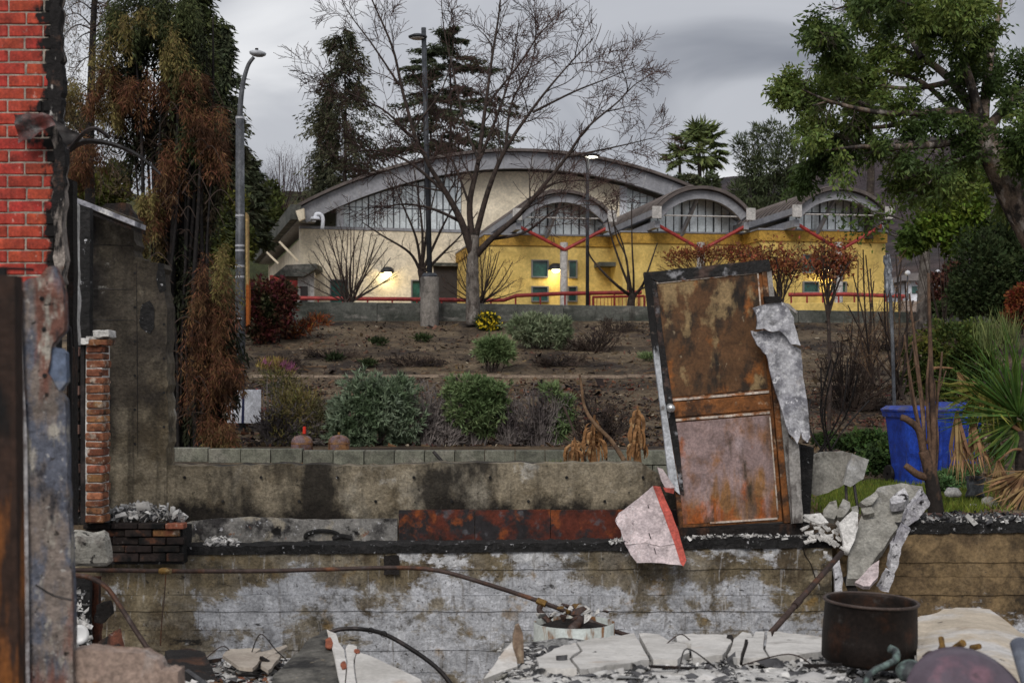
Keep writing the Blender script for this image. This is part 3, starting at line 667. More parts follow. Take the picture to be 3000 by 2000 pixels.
tp = [(200, 1630)] + [(x, lerp(1626, 1600, (x-200)/2238) + rnd.uniform(-2, 2)) for x in range(260, 2430, 60)] + [(2438, 1603)]
courses(t, 200, 2438, [1625, 1667, 1743, 1790, 1846, 1905, 1970, 2060], 11.0, .42, wall_front_m, tops=tp)
def crack(t, pts, Y, w_=.006, name='crack', mat=None):
    MB().tube([P(x, y, Y) for x, y in pts], w_, 4).build(name, mat or steel_dark, t)
crack(t, [(2352, 1602), (2358, 1625), (2375, 1650), (2388, 1690), (2402, 1712)], 10.998, .004)
t2 = thing('foundation_wall', 'ochre stained board-marked foundation wall beside the rusty pot', 'wall', P(2800, 2050, 11.3))
tp = [(2452, 1568), (2640, 1560)] + [(x, lerp(1559, 1546, (x-2640)/500) + rnd.uniform(-2, 2)) for x in range(2700, 3130, 60)] + [(3140, 1546)]
courses(t2, 2452, 3140, [1560, 1648, 1690, 1742, 1800, 1860, 1930, 2060], 11.06, .4, wall_right_m, tops=tp)

# ---- rear wall and the tall stub at its left
t = thing('rear_stem_wall', 'sooty board-marked concrete wall with a tall broken stub at one end', 'wall', P(900, 1640, 11.8))
low_ = [(300, 1366), (420, 1364), (520, 1364), (640, 1366), (760, 1360), (900, 1361), (1040, 1366), (1120, 1364), (1250, 1357), (1420, 1356), (1600, 1358), (1780, 1356), (1880, 1356), (1905, 1372), (1935, 1392), (1965, 1430), (1990, 1450)]
low_ = [(x, y + rnd.uniform(-2.5, 2.5)) for x, y in jag(low_, 5, 2.2, closed=False) + [low_[-1]]]
MB().prism([P(x, y, 11.62) for x, y in low_ + [(1990, 1640), (300, 1640)]], (0, .26, 0)).build('wall_body', wall_back_m, t)
tall = [(196, 1640), (196, 588)] + jag([(210, 590), (300, 604), (394, 640), (396, 752), (450, 768), (476, 772), (482, 862), (490, 900), (488, 1100), (492, 1250), (488, 1346), (486, 1362)], 6, 5, closed=False) + [(486, 1640)]
MB().prism([P(x, y, 11.60) for x, y in tall], (0, .27, 0)).build('wall_stub', wall_back_m, t)
for (x0, y0, x1, y1) in ((262, 936, 394, 938), (262, 715, 390, 720), (262, 845, 392, 848), (400, 770, 404, 1340)):
    MB().tube([P(x0, y0, 11.602), P((x0+x1)/2, (y0+y1)/2 + 1, 11.6), P(x1, y1, 11.602)], .004, 4).build('form_seam', steel_dark, t)
for k in range(26):   # form-tie holes
    x, y = ((395 + (k % 2) * 85, 700 + k * 50) if k < 13 else (540 + (k-13) * 112, 1398 if k % 2 else 1468))
    if x < 405 and y < 760 or y > 1500 or (x > 450 and y < 900): continue
    MB().lathe([(.001, 0), (.011, 0), (.013, -.01)], P(x, y, 11.598), 8, Matrix.Rotation(R(90), 3, 'X')).build('tie_hole', char_m, t)
MB().prism([P(x, y, 11.595) for x, y in jag([(418, 890), (438, 880), (452, 905), (452, 960), (440, 978), (412, 960), (408, 935)], 3, 3)], (0, .03, 0)).build('burn_hole', char_m, t)
MB().prism([P(x, y, 11.598) for x, y in jag([(462, 770), (480, 772), (486, 850), (468, 858), (458, 820)], 3, 2)], (0, .02, 0)).build('burn_hole', char_m, t)

# sloping slab roof remnant over the stub
t = thing('roof_remnant', 'sloping pale edged strip of roof left above the dark concrete stub', 'roof', P(300, 660, 11.4))
MB().prism([P(205, 572, 11.2), P(298, 608, 11.2), P(396, 648, 11.2), P(394, 662, 11.2), P(298, 624, 11.2), P(207, 588, 11.2)], (0, .34, 0)).build('fascia', M('pale_fascia', (.42, .42, .46), [dict(c=(.2, .2, .23), s=8, lo=.45, hi=.62), dict(c=(.6, .59, .57), s=5, lo=.6, hi=.7, g=(0, .1, .3, .08))], bump=(30, .5, .01)), t)
MB().prism([P(207, 591, 11.23), P(394, 665, 11.23), P(392, 676, 11.23), P(207, 606, 11.23)], (0, .34, 0)).build('charred_rafter', char_wood, t)
MB().prism([P(x, y, 11.9) for x, y in jag([(290, 620), (310, 596), (376, 596), (398, 640), (400, 680), (300, 680)], 3, 3)], (0, .1, 0)).build('deck_board', char_wood, t)

# ---- red brick chimney
brick_m = M('red_brick', (.40, .052, .030), [dict(c=(.46, .075, .05), s=14, lo=.5, hi=.7, a=.7), dict(c=(.22, .03, .02), s=9, lo=.52, hi=.66, a=.8), dict(c=(.09, .022, .018), s=2.6, lo=.52, hi=.68, a=.7, k='World', d=9),
    dict(c=(.62, .42, .35), s=20, lo=.66, hi=.72, a=.55, g=(0, -2.78, -2.66, .07), gk='World'), dict(c=(.006, .005, .005), s=(7, 7, 5), lo=.80, hi=.88, k='World', g=[(0, -2.84, -2.62, .52), (2, 2.72, 2.95, .10)], d=5)], rand=.12, bump=(45, .5, .006), rough=.75)
mortar_m = M('mortar', (.36, .32, .27), [dict(c=(.22, .19, .16), s=10, lo=.45, hi=.65), dict(c=(.006, .005, .005), s=(7, 7, 5), lo=.80, hi=.88, k='World', g=[(0, -2.84, -2.62, .52)], d=5)], bump=(60, .6, .006))
t = thing('brick_chimney', 'bright red brick chimney with grey mortar and a charred black edge', 'chimney', P(60, 1180, 8.4))
MB().prism([P(-140, -60, 8.204), P(166, -60, 8.204), P(166, 1240, 8.204), P(-140, 1240, 8.204)], (0, .1, 0)).build('mortar_bed', mortar_m, t)
pitch, ch = 103.0, 36.7; bmesh_cache = {}
def brick_obj(name, lw, lh, ld, c, mat, parent, rot=0.0, bev=.005):
    key = (round(lw, 3), round(lh, 3), round(ld, 3))
    if key not in bmesh_cache:
        o = MB().box((0, 0, 0), (lw, ld, lh)).build(name, mat, None, bevel=bev, rough=(1, .0022, 30)); bmesh_cache[key] = o.data; bpy.data.objects.remove(o)
    me = bmesh_cache[key]
    if me.materials and me.materials[0] != mat: me = me.copy(); me.materials.clear(); me.materials.append(mat); bmesh_cache[key + (mat.name,)] = me
    o = bpy.data.objects.new(name, me); COL.objects.link(o); o.location = Vector(c) - Vector((0, 0, lh / 2)); o.rotation_euler = (0, rot, rnd.uniform(-.008, .008))
    if not me.materials: me.materials.append(mat)
    attach(o, parent); return o
s8 = F / 8.2
for r_ in range(35):
    yc = -34 + r_ * ch; off = (0, 52)[r_ % 2] + rnd.uniform(-3, 3)
    for k in range(-2, 3):
        a = -26 + off + k * pitch; b = a + pitch - 4.5
        a, b = max(a, -140), min(b, 168 if r_ % 2 else 160)
        if b - a < 14: continue
        c = P((a+b)/2, yc + 15, 8.2)
        full = b - a > pitch - 8
        brick_obj('brick', round((b-a)/s8, 2) if not full else (pitch-4.5)/s8, 32.2/s8, .1, (c.x, 8.248 + rnd.uniform(-.003, .003), c.z), brick_m, t)
# scorched stucco and lath hanging on the chimney's side
ragged = jag([(152, -40), (184, -40), (182, 120), (190, 220), (184, 330), (196, 430), (190, 620), (196, 830), (168, 835), (160, 600), (166, 430), (150, 330), (144, 200), (156, 110)], 9, 6)
MB().prism([P(x - 8, y, 8.16) for x, y in ragged], (0, .09, 0)).build('scorched_stucco', M('scorched_stucco', (.018, .016, .016), [dict(c=(.30, .26, .23), s=(9, 9, 3), lo=.58, hi=.66, g=(2, 3.0, 2.5, .14)), dict(c=(.55, .53, .5), s=(14, 14, 6), lo=.63, hi=.68, a=.8), dict(c=(.12, .07, .05), s=7, lo=.6, hi=.7)], bump=(30, 1, .02), kind='World'), t, rough=(0, 0, 1))
# lower dark framing beside the chimney
t = thing('charred_framing', 'upright charred studs and peeled lath beside the brick chimney', 'framing', P(210, 1520, 9.2))
for (a, b, y0, y1, Yq, m_) in ((196, 214, 520, 1520, 9.0, char_wood), (214, 222, 590, 1010, 9.2, plaster_w), (226, 262, 600, 1530, 11.0, char_m), (196, 206, 1010, 1500, 8.9, char_wood)):
    MB().prism([P(x, y, Yq) for x, y in jag([(a, y0), (b, y0 + 8), (b + 2, y1), (a + 2, y1)], 14, 2.6)], (0, .09, 0)).build('stud', m_, t)
MB().tube(curve_pts([P(180, 946, 8.6), P(198, 956, 8.6), P(206, 990, 8.6), P(206, 1200, 8.6), P(208, 1460, 8.6)], 6), .012, 8).build('conduit', steel_dark, t, smooth=True)

# torn flashing lying over the chimney and curling off into the air
t = thing('torn_flashing', 'torn dark roof flashing draped on the brick chimney and curling outwards', 'flashing', P(150, 430, 8.0))
def sheet(px, Yf, th, nu, nv, amp, scl):
    mb = MB(); (a, b, c, d) = px
    def fn(u, v):
        x = lerp(lerp(a[0], b[0], u), lerp(d[0], c[0], u), v); y = lerp(lerp(a[1], b[1], u), lerp(d[1], c[1], u), v)
        q = P(x, y, Yf); n = mnoise.noise_vector(Vector((x, y, 0)) * scl); return q + Vector((n.x * amp, (n.y - .3) * amp * 1.6, n.z * amp))
    mb.grid(fn, nu, nv); k = len(mb.v); top = list(mb.f)
    mb.add([v + Vector((0, th, 0)) for v in mb.v], []); mb.f += [[i + k for i in reversed(f)] for f in top]
    return mb
fl_m = M('burnt_flashing', (.10, .022, .018), [dict(c=(.02, .014, .014), s=9, lo=.48, hi=.6), dict(c=(.2, .17, .17), s=12, lo=.62, hi=.72, a=.6)], rough=.45, spec=.5, bump=(30, .5, .01))
sheet(((40, 330), (158, 336), (164, 368), (57, 418)), 8.08, .004, 14, 8, .02, .03).build('sheet', fl_m, t, smooth=True)
sheet(((150, 340), (196, 372), (240, 400), (206, 436)), 8.0, .004, 8, 6, .02, .03).build('sheet', steel_dark, t, smooth=True)
strip_m = M('bent_gutter_metal', (.07, .068, .07), [dict(c=(.02, .019, .02), s=8, lo=.45, hi=.6), dict(c=(.35, .35, .38), s=7, lo=.62, hi=.7, a=.7)], rough=.4, metal=.3)
pth = curve_pts([P(196, 432, 8.0), P(236, 408, 7.9), P(292, 408, 7.9), P(352, 424, 7.9), P(412, 455, 7.95), P(470, 506, 8.0)], 6)
mb = MB()
for i in range(len(pth) - 1):
    for zz, yy in ((0, 0),): mb.add([pth[i], pth[i+1], pth[i+1] + Vector((0, .06, -.022)), pth[i] + Vector((0, .06, -.022)), pth[i] + Vector((0, 0, -.012)), pth[i+1] + Vector((0, 0, -.012))], [(0, 1, 2, 3), (1, 0, 4, 5)])
mb.build('bent_strip', strip_m, t)
pth = curve_pts([P(205, 436, 7.9), P(250, 386, 7.85), P(284, 378, 7.85), P(318, 402, 7.9)], 6)
MB().tube(pth, .012, 5).build('curled_end', steel_dark, t)

# ---- blurred plaster pillar and low wall close by, rusty post beside it
pillar_m = M('scorched_pillar', (.235, .195, .170), [
    dict(c=(.12, .13, .165), s=(5, 5, 2.2), lo=.49, hi=.57, d=8, r=.68, g=(2, 1.9, 1.1, .06)), dict(c=(.20, .095, .072), s=(9, 9, 1.8), lo=.54, hi=.63, d=8, loc=(3, 3, 3), g=(2, 1.2, 1.9, .05)),
    dict(c=(.40, .37, .32), s=(11, 11, 5), lo=.56, hi=.64, d=8, loc=(6, 1, 2)), dict(c=(.035, .034, .04), s=(9, 9, 4), lo=.57, hi=.65, d=8, loc=(1, 5, 4)), dict(c=(.5, .48, .45), s=34, lo=.64, hi=.68, a=.7), dict(c=(.03, .024, .02), s=28, lo=.64, hi=.68)], bump=(30, .9, .02), kind='World')
t = thing('plaster_pillar', 'scorched blue and pink stained plaster pillar with a chipped edge', 'pillar', P(130, 1990, 5.1))
pil = [(48, 836), (80, 818), (118, 808), (138, 782), (158, 778), (174, 812), (186, 868), (188, 965), (152, 1008), (138, 1092), (168, 1142), (190, 1172), (196, 1350), (203, 1550), (212, 1760), (212, 1918), (214, 2070), (72, 2070), (66, 1500), (58, 1150)]
MB().prism([P(x, y, 5.0) for x, y in jag(pil, 4, 2.2)], (0, .05, 0)).build('plaster_body', pillar_m, t, bevel=0)
MB().prism([P(x, y, 5.015) for x, y in jag([(152, 1016), (176, 1020), (192, 1034), (195, 1118), (174, 1144), (142, 1096)], 3, 1.5)], (0, .04, 0)).build('loose_chip', M('blue_plaster', (.13, .165, .24), [dict(c=(.3, .3, .31), s=9, lo=.52, hi=.66), dict(c=(.05, .06, .08), s=12, lo=.6, hi=.7)], bump=(30, .6, .01)), t)
MB().tube([P(56, 845, 4.985), P(62, 1100, 4.985), P(72, 1300, 4.985), P(80, 2060, 4.985)], .010, 6).build('corner_bead', M('bead', (.52, .50, .50), [dict(c=(.25, .22, .22), s=12, lo=.5, hi=.6)]), t)
crack(t, [(104, 1712), (140, 1735), (160, 1745), (210, 1756)], 4.999, .004)
for hx, hy in ((128, 965), (130, 1100), (122, 875)):
    MB().lathe([(.001, 0), (.008, 0), (.012, -.012)], P(hx, hy, 4.997), 8, Matrix.Rotation(R(90), 3, 'X')).build('nail_hole', char_m, t)
low_m = M('pinkish_render', (.33, .245, .20), [dict(c=(.21, .13, .11), s=(5, 5, 1.2), lo=.48, hi=.62), dict(c=(.42, .39, .37), s=(4, 4, 1.5), lo=.55, hi=.68, loc=(1, 4, 4)), dict(c=(.22, .11, .05), s=9, lo=.6, hi=.72, g=(2, .60, .66, .10)), dict(c=(.05, .045, .04), s=11, lo=.65, hi=.72)], bump=(26, .6, .012), kind='World')
MB_ = MB().prism([P(x, y, 5.03) for x, y in jag([(213, 1905), (260, 1900), (330, 1908), (420, 1912), (458, 1935), (472, 1962), (522, 1966), (528, 2070), (213, 2070)], 4, 2.5)], (0, .10, 0))
tag(MB_.build('low_wall_stub', low_m), 'low broken wall stub with rusty stained top joining the plaster pillar', 'wall')
rustpost = M('rusted_post', (.035, .018, .012), [dict(c=(.28, .095, .018), s=(9, 9, 1.5), lo=.64, hi=.76, g=(2, 1.7, .6, .22)), dict(c=(.008, .007, .007), s=(8, 8, 2), lo=.58, hi=.66)], bump=(24, .5, .008), kind='World', rough=.7)
t = thing('rusty_post', 'dark rusted steel channel post with orange rust towards its foot', 'post', P(10, 2070, 3.6))
MB().prism([P(-70, 806, 3.6), P(40, 806, 3.6), P(42, 1200, 3.6), P(52, 2070, 3.6), P(-70, 2070, 3.6)], (0, .014, 0)).build('web', rustpost, t)
MB().prism([P(28, 806, 3.594), P(42, 806, 3.594), P(54, 2070, 3.594), P(40, 2070, 3.594)], (0, .06, 0)).build('flange', rustpost, t)
MB().tube([P(8, 782, 3.62), P(8, 808, 3.62)], .012, 8).build('bolt', steel_dark, t)
MB().tube([P(8, 786, 3.62), P(98, 790, 3.7)], .004, 6).build('rod', steel_dark, t)

# ---- brick pier and hearth of the fireplace
old_brick = M('old_brick', (.30, .125, .062), [dict(c=(.18, .065, .035), s=11, lo=.46, hi=.62), dict(c=(.50, .41, .33), s=13, lo=.56, hi=.66, a=.85), dict(c=(.02, .016, .014), s=8, lo=.55, hi=.68)], rand=.4, bump=(40, .7, .01))
sooty_brick = M('sooty_brick', (.030, .022, .019), [dict(c=(.13, .055, .03), s=7, lo=.57, hi=.68), dict(c=(.33, .30, .28), s=16, lo=.66, hi=.72, a=.6), dict(c=(.006, .006, .006), s=6, lo=.5, hi=.62)], rand=.3, bump=(40, .7, .01))
t = thing('brick_pier', 'narrow pier of worn orange bricks with crumbling white mortar', 'pier', P(262, 1535, 10.7))
sp = F / 10.6
MB().prism([P(252, 985, 10.625), P(300, 985, 10.625), P(296, 1530, 10.625), P(248, 1530, 10.625)], (0, .2, 0)).build('mortar_core', plaster_w, t)
y = 992.0; k = 0
while y < 1522:
    h = rnd.choice([22, 24, 25, 27, 20]); wd = rnd.uniform(48, 56)
    c = P(276 + rnd.uniform(-2, 2), y + h/2, 10.6)
    brick_obj('brick', round(wd/sp, 2), round((h-3)/sp, 3), .18, (c.x, 10.7 + rnd.uniform(-.008, .008), c.z), old_brick, t, rnd.uniform(-.04, .04), .008); y += h
for (x, yy, wd, h, m_) in ((240, 1000, 44, 20, plaster_w), (285, 1003, 60, 18, old_brick), (296, 978, 46, 22, plaster_w)):
    c = P(x, yy, 10.58); MB().box((c.x, 10.68, c.z), (wd/sp, .22, h/sp), Euler((0, rnd.uniform(-.08, .08), 0))).build('cap_brick', m_, t, rough=(2, .012, 18), bevel=.006)
MB().prism([P(236, 1008, 10.62), P(247, 1008, 10.62), P(250, 1535, 10.62), P(236, 1535, 10.62)], (0, .14, 0)).build('steel_angle', steel_dark, t)
for i in range(13):
    c = P(219, 1030 + i*38, 10.95); brick_obj('brick', .062, .07, .1, (c.x, 11.0, c.z), sooty_brick if i % 3 else M('pale_sooty_brick', (.26, .15, .12), [dict(c=SOOT, s=9, lo=.5, hi=.62)]), t)
t = thing('hearth', 'blackened brick hearth ledge in front of the sooty wall', 'hearth', P(390, 1660, 10.9))
sh = F / 10.8
MB().prism([P(250, 1545, 10.84), P(536, 1545, 10.84), P(536, 1652, 10.84), P(250, 1652, 10.84)], (0, .3, 0)).build('mortar_core', char_m, t)
rows = [(1531, 1549, -.03), (1550, 1572, 0), (1573, 1596, .005), (1597, 1618, .0), (1619, 1646, .01)]
for ri, (y0, y1, dy) in enumerate(rows):
    x = 246.0 - (ri % 2) * 40
    while x < 538:
        b = min(x + 80, 542 if ri < 1 else 538); a = max(x, 246)
        if b - a > 15:
            c = P((a+b)/2, (y0+y1)/2, 10.8); brick_obj('brick', round((b-a-2)/sh, 2), (y1-y0-2)/sh, .12, (c.x, 10.86 + dy + rnd.uniform(-.02, .015), c.z), sooty_brick if not (ri < 2 and b > 500) else old_brick, t)
        x += 80
tag(MB().box((P(262, 1605, 9.7)), (.27, .3, .19), Euler((.1, .05, .3))).build('concrete_lump', M('pale_lump', (.42, .40, .35), [dict(c=(.18, .16, .14), s=7, lo=.5, hi=.62), dict(c=(.03, .028, .025), s=12, lo=.6, hi=.66)], bump=(24, .7, .02)), rough=(4, .035, 6), bevel=.03), 'pale rounded concrete lump wedged beside the hearth', 'rubble')

# ---- sheet-metal skirting and charred sill on the ledge
t = thing('metal_skirting', 'row of scorched grey and rust-red metal sheets along the foot of the rear wall', 'sheet metal', P(1200, 1600, 11.5))
gm = M('grey_scorched_sheet', (.26, .25, .235), [dict(c=(.05, .047, .047), s=4.2, lo=.45, hi=.56, d=8), dict(c=(.38, .34, .27), s=4.6, lo=.55, hi=.62, loc=(3, 3, 6), d=8), dict(c=(.012, .011, .011), s=4.6, lo=.565, hi=.62, loc=(6, 1, 1), d=8), dict(c=(.22, .10, .05), s=6, lo=.64, hi=.68, loc=(1, 7, 1)), dict(c=ASH, s=20, lo=.64, hi=.68, a=.8)], bump=(18, .8, .02), kind='World')
rm = M('rust_red_sheet', (.095, .021, .011), [dict(c=(.022, .019, .021), s=4.5, lo=.46, hi=.55, d=9), dict(c=(.20, .052, .014), s=5, lo=.54, hi=.62, loc=(4, 8, 2), d=8), dict(c=(.012, .01, .01), s=(3.5, 3.5, 2.5), lo=.56, hi=.64, loc=(9, 2, 1), d=8), dict(c=(.09, .09, .10), s=6, lo=.60, hi=.66, loc=(2, 2, 5), a=.7)], rough=.55, bump=(14, .4, .01), kind='World')
gt = [(548, 1530), (600, 1522), (640, 1518), (700, 1516), (790, 1516), (880, 1522), (980, 1521), (1164, 1519)]
MB().prism([P(x, y, 11.45) for x, y in jag(gt, 3, 2.5, closed=False) + [(1164, 1519), (1164, 1608), (548, 1612)]], (0, .04, 0)).build('grey_sheet', gm, t)
for a, b in ((1168, 1390), (1392, 1612), (1614, 1990)):
    MB().prism([P(a, 1494, 11.46 + (a % 3)*.004), P(b, 1492, 11.46 + (a % 3)*.004), P(b, 1600, 11.46 + (a % 3)*.004), P(a, 1602, 11.46 + (a % 3)*.004)], (0, .03, 0)).build('rust_sheet', rm, t)
MB().tube([P(945 + 50*math.cos(q), 1572 + 18*math.sin(q), 11.44) for q in np.linspace(math.pi*.95, math.pi*2.05, 12)] , .018, 6).build('burnt_ring', char_m, t)
MB().tube(curve_pts([P(975, 1578, 11.42), P(1000, 1570, 11.42), P(1030, 1576, 11.42)], 4), .022, 8).build('burnt_duct_end', char_m, t)
def char_sill(name, label, xa, xb, ya, yb, Y, hgt, dep, amp=.016):
    a, b = P(xa, ya, Y), P(xb, yb, Y); n = int((b-a).length / .03); mb = MB()
    def fn(u, v):
        p = a.lerp(b, u); q = [(0, -hgt), (0, 0), (dep*.5, .01), (dep, 0), (dep, -hgt)][int(round(v*4))]
        nz = mnoise.noise_vector(Vector((p.x*9, v*3, ya))) * amp + mnoise.noise_vector(Vector((p.x*30, v*7, ya))) * amp * .6
        return p + Vector((0, q[0], q[1])) + Vector((0, nz.y, nz.z if 0 < v < 1 else abs(nz.z)*.2))
    mb.grid(fn, n, 4); o = mb.build(name, char_m); tag(o, label, 'sill'); return o
char_sill('charred_sill', 'long charred black sill plate under the rust-red metal sheets', 540, 1905, 1601, 1588, 10.98, .065, .3)
char_sill('charred_sill', 'charred black sill heaped with ash under the standing door', 1960, 2440, 1578, 1574, 10.98, .08, .34, .024)
char_sill('charred_sill', 'charred black sill on the ochre wall behind the pot', 2630, 3140, 1532, 1524, 11.04, .09, .3, .022)
tag(MB().box((P(1148, 1652, 11.02)), (.115, .1, .145)).build('notch_block', char_wood, rough=(3, .008, 20)), 'dark block drawn as the shade of a square joist end set into the foundation wall', 'notch')  # block proud of the wall; its black stands for an uncut opening's shade

# ---- brick edging of the yard
edge_m = M('edging_brick', (.115, .055, .042), [dict(c=(.05, .03, .026), s=9, lo=.48, hi=.62), dict(c=(.3, .25, .22), s=14, lo=.66, hi=.72, a=.6)], rand=.2, bump=(40, .6, .008))
t = thing('brick_edging', 'low dark brick edging between the yard and the ochre wall', 'edging', P(2880, 1535, 11.9))
for i in range(6):
    for j in range(2):
        c = P(2735 + i*68 + j*30, 1514 + j*20 + 1, 11.8); brick_obj('brick', .185, .052, .09, (c.x, 11.85, c.z), edge_m, t)

# ================================================================ standing door in its frame
rust_panel = M('rusted_door_panel', (.115, .056, .024), [
    dict(c=(.040, .025, .015), s=(5.5, 5.5, 2.6), lo=.46, hi=.56, d=8), dict(c=(.26, .092, .022), s=(4.5, 4.5, 3.4), lo=.565, hi=.65, d=8, loc=(3, 1, 9)), dict(c=(.27, .185, .090), s=(6, 6, 3.5), lo=.56, hi=.64, d=8, loc=(8, 3, 2), g=(2, .45, .95, .05)),
    dict(c=(.010, .009, .008), s=(5.5, 5.5, 1.4), lo=.57, hi=.66, d=7, loc=(1, 9, 2), a=.85), dict(c=(.42, .33, .22), s=(16, 16, 8), lo=.66, hi=.70, a=.6)], rough=.6, bump=(14, .35, .01), roff=False)
rust_panel2 = M('lilac_rust_panel', (.30, .215, .205), [
    dict(c=(.25, .115, .048), s=(3.6, 3.6, 2.2), lo=.49, hi=.60, d=8, loc=(2, 0, 5), a=.9), dict(c=(.25, .125, .05), s=(7, 7, 1.2), lo=.57, hi=.68, d=8, g=(2, .55, .10, .23)), dict(c=(.36, .095, .018), s=(5, 5, 3), lo=.60, hi=.72, d=7, g=(2, .34, .03, .24), loc=(1, 1, 1)),
    dict(c=(.45, .37, .385), s=(6, 6, 1.5), lo=.57, hi=.70, a=.6, loc=(4, 4, 2)), dict(c=(.045, .03, .015), s=(6, 6, 1.8), lo=.62, hi=.72, d=7, g=(2, .25, .0, .10), loc=(7, 7, 2)), dict(c=(.13, .095, .085), s=(9, 9, 1.4), lo=.54, hi=.66, a=.6), dict(c=(.12, .06, .03), s=(3, 3, 3), lo=.52, hi=.68, a=.55, loc=(5, 5, 5))], rough=.55, bump=(14, .3, .008), roff=False)
rust_edge = M('rust_edge', (.20, .075, .022), [dict(c=(.06, .03, .016), s=9, lo=.46, hi=.6), dict(c=(.42, .30, .20), s=14, lo=.6, hi=.7, a=.7)], rough=.7, bump=(40, .6, .008))
bead_m = M('pale_bead', (.55, .47, .40), [dict(c=(.28, .12, .05), s=10, lo=.5, hi=.62)], rough=.6)
jamb_white = M('scorched_white_jamb', (.50, .52, .55), [dict(c=(.015, .014, .014), s=(5, 5, 2), lo=.66, hi=.76, g=(2, .8, 1.5, .5)), dict(c=(.2, .16, .13), s=12, lo=.62, hi=.7, a=.7)], bump=(30, .4, .006), roff=False)
jamb_black = M('charred_jamb', (.014, .013, .013), [dict(c=(.30, .30, .32), s=9, lo=.60, hi=.68, a=.8), dict(c=(.08, .05, .04), s=6, lo=.55, hi=.66)], rough=.6, bump=(26, .8, .015))
jamb_gray = M('ashy_jamb', (.28, .265, .25), [dict(c=(.06, .05, .045), s=(7, 7, 3), lo=.52, hi=.62), dict(c=(.45, .44, .43), s=10, lo=.6, hi=.7)], bump=(30, .6, .01))
YD = 11.14
TL, TR, BR, BL = (1912, 824), (2232, 791), (2293, 1527), (1990, 1547)
def D(a, b, dy=0):
    x = lerp(lerp(TL[0], TR[0], a), lerp(BL[0], BR[0], a), b); y = lerp(lerp(TL[1], TR[1], a), lerp(BL[1], BR[1], a), b)
    return P(x, y, YD) + Vector((0, dy, 0))
def dquad(a0, a1, b0, b1, dy, th): return MB().prism([D(a0, b0, dy), D(a1, b0, dy), D(a1, b1, dy), D(a0, b1, dy)], (0, th, 0))
t = thing('burnt_door', 'rusted two-panel metal door standing tilted in its charred frame', 'door', P(2140, 1570, 11.2))
leaf = dquad(0, 1, 0, 1, 0, .045).build('door_leaf', rust_edge, t, bevel=.004)
dquad(.035, .965, .012, .47, -.006, .02).build('upper_panel', rust_panel, leaf)
dquad(.045, .965, .575, .985, -.006, .02).build('lower_panel', rust_panel2, leaf)
dquad(0.0, .98, .492, .553, -.012, .03).build('middle_rail', rust_edge, leaf, bevel=.004)
for (a0, a1, b0, b1) in ((.02, .965, .004, .012), (.022, .034, .004, .47), (.952, .964, .01, .30), (.03, .97, .478, .487), (.06, .96, .560, .569), (.03, .042, .575, .80), (.952, .964, .58, .97), (.3, .95, .982, .989)):
    dquad(a0, a1, b0, b1, -.014, .02).build('bead', bead_m, leaf)
kc = P(1965, 1195, YD - .05)
MB().lathe([(.002, .052), (.026, .048), (.033, .032), (.028, .014), (.012, .006), (.012, -.03), (.036, -.034), (.036, -.044)], kc, 18, Matrix.Rotation(R(90), 3, 'X')).build('door_knob', M('knob_steel', (.6, .6, .6), rough=.3, metal=.8), leaf, smooth=True)
lj = [(1886, 800), (1906, 803), (1944, 1150), (1992, 1448), (1962, 1424), (1935, 1190), (1905, 960)]
MB().prism([P(x, y, YD - .03) for x, y in lj], (0, .06, 0)).build('left_jamb', jamb_white, t)
MB().prism([P(x, y, YD - .015) for x, y in [(1907, 812), (1924, 830), (1945, 1000), (1990, 1300), (2004, 1450), (1994, 1446), (1945, 1148)]], (0, .09, 0)).build('left_stop', jamb_black, t)
MB().prism([P(x, y, YD - .02) for x, y in jag([(1888, 797), (2060, 780), (2252, 760), (2258, 792), (2230, 798), (1930, 828), (1890, 806)], 5, 1.5)], (0, .11, 0)).build('header', jamb_black, t)
MB().prism([P(x, y, YD - .02) for x, y in [(2232, 796), (2246, 794), (2316, 1530), (2298, 1532)]], (0, .1, 0)).build('right_stop', rust_edge, t)
MB().prism([P(x, y, YD - .01) for x, y in [(2247, 796), (2260, 792), (2320, 1300), (2345, 1530), (2318, 1533), (2290, 1250)]], (0, .1, 0)).build('right_jamb', jamb_gray, t)
MB().prism([P(x, y, YD - .04) for x, y in [(1975, 1546), (2100, 1545), (2350, 1533), (2358, 1566), (1975, 1578)]], (0, .16, 0)).build('threshold', char_wood, t, rough=(2, .006, 14))

# peeling stucco sheets hanging on the right jamb
stucco_m = M('speckled_stucco', (.47, .47, .50), [dict(c=(.20, .20, .225), s=6, lo=.46, hi=.58, d=9), dict(c=(.66, .66, .68), s=30, lo=.56, hi=.62, a=.9), dict(c=(.04, .038, .04), s=4.5, lo=.56, hi=.66, d=9, a=.8, loc=(2, 2, 2)), dict(c=(.02, .02, .022), s=8, lo=.66, hi=.74, d=7, g=(2, .55, .95, .12)), dict(c=(.34, .29, .25), s=4, lo=.6, hi=.7, a=.6)], bump=(45, .7, .012), roff=False)
t = thing('peeled_stucco', 'curled grey speckled stucco sheet hanging beside the rusted door', 'stucco', P(2300, 1310, 10.95))
A_ = [(2206, 902), (2250, 890), (2290, 884), (2312, 902), (2326, 930), (2330, 960), (2346, 1012), (2318, 1008), (2304, 986), (2284, 968), (2262, 972), (2240, 962), (2216, 964), (2218, 930)]
B_ = [(2200, 968), (2214, 972), (2240, 966), (2262, 975), (2284, 970), (2304, 988), (2318, 1009), (2346, 1024), (2352, 1100), (2366, 1180), (2374, 1280), (2366, 1296), (2352, 1284), (2346, 1262), (2336, 1300), (2326, 1282), (2312, 1270), (2290, 1200), (2262, 1110), (2246, 1040), (2218, 1010)]
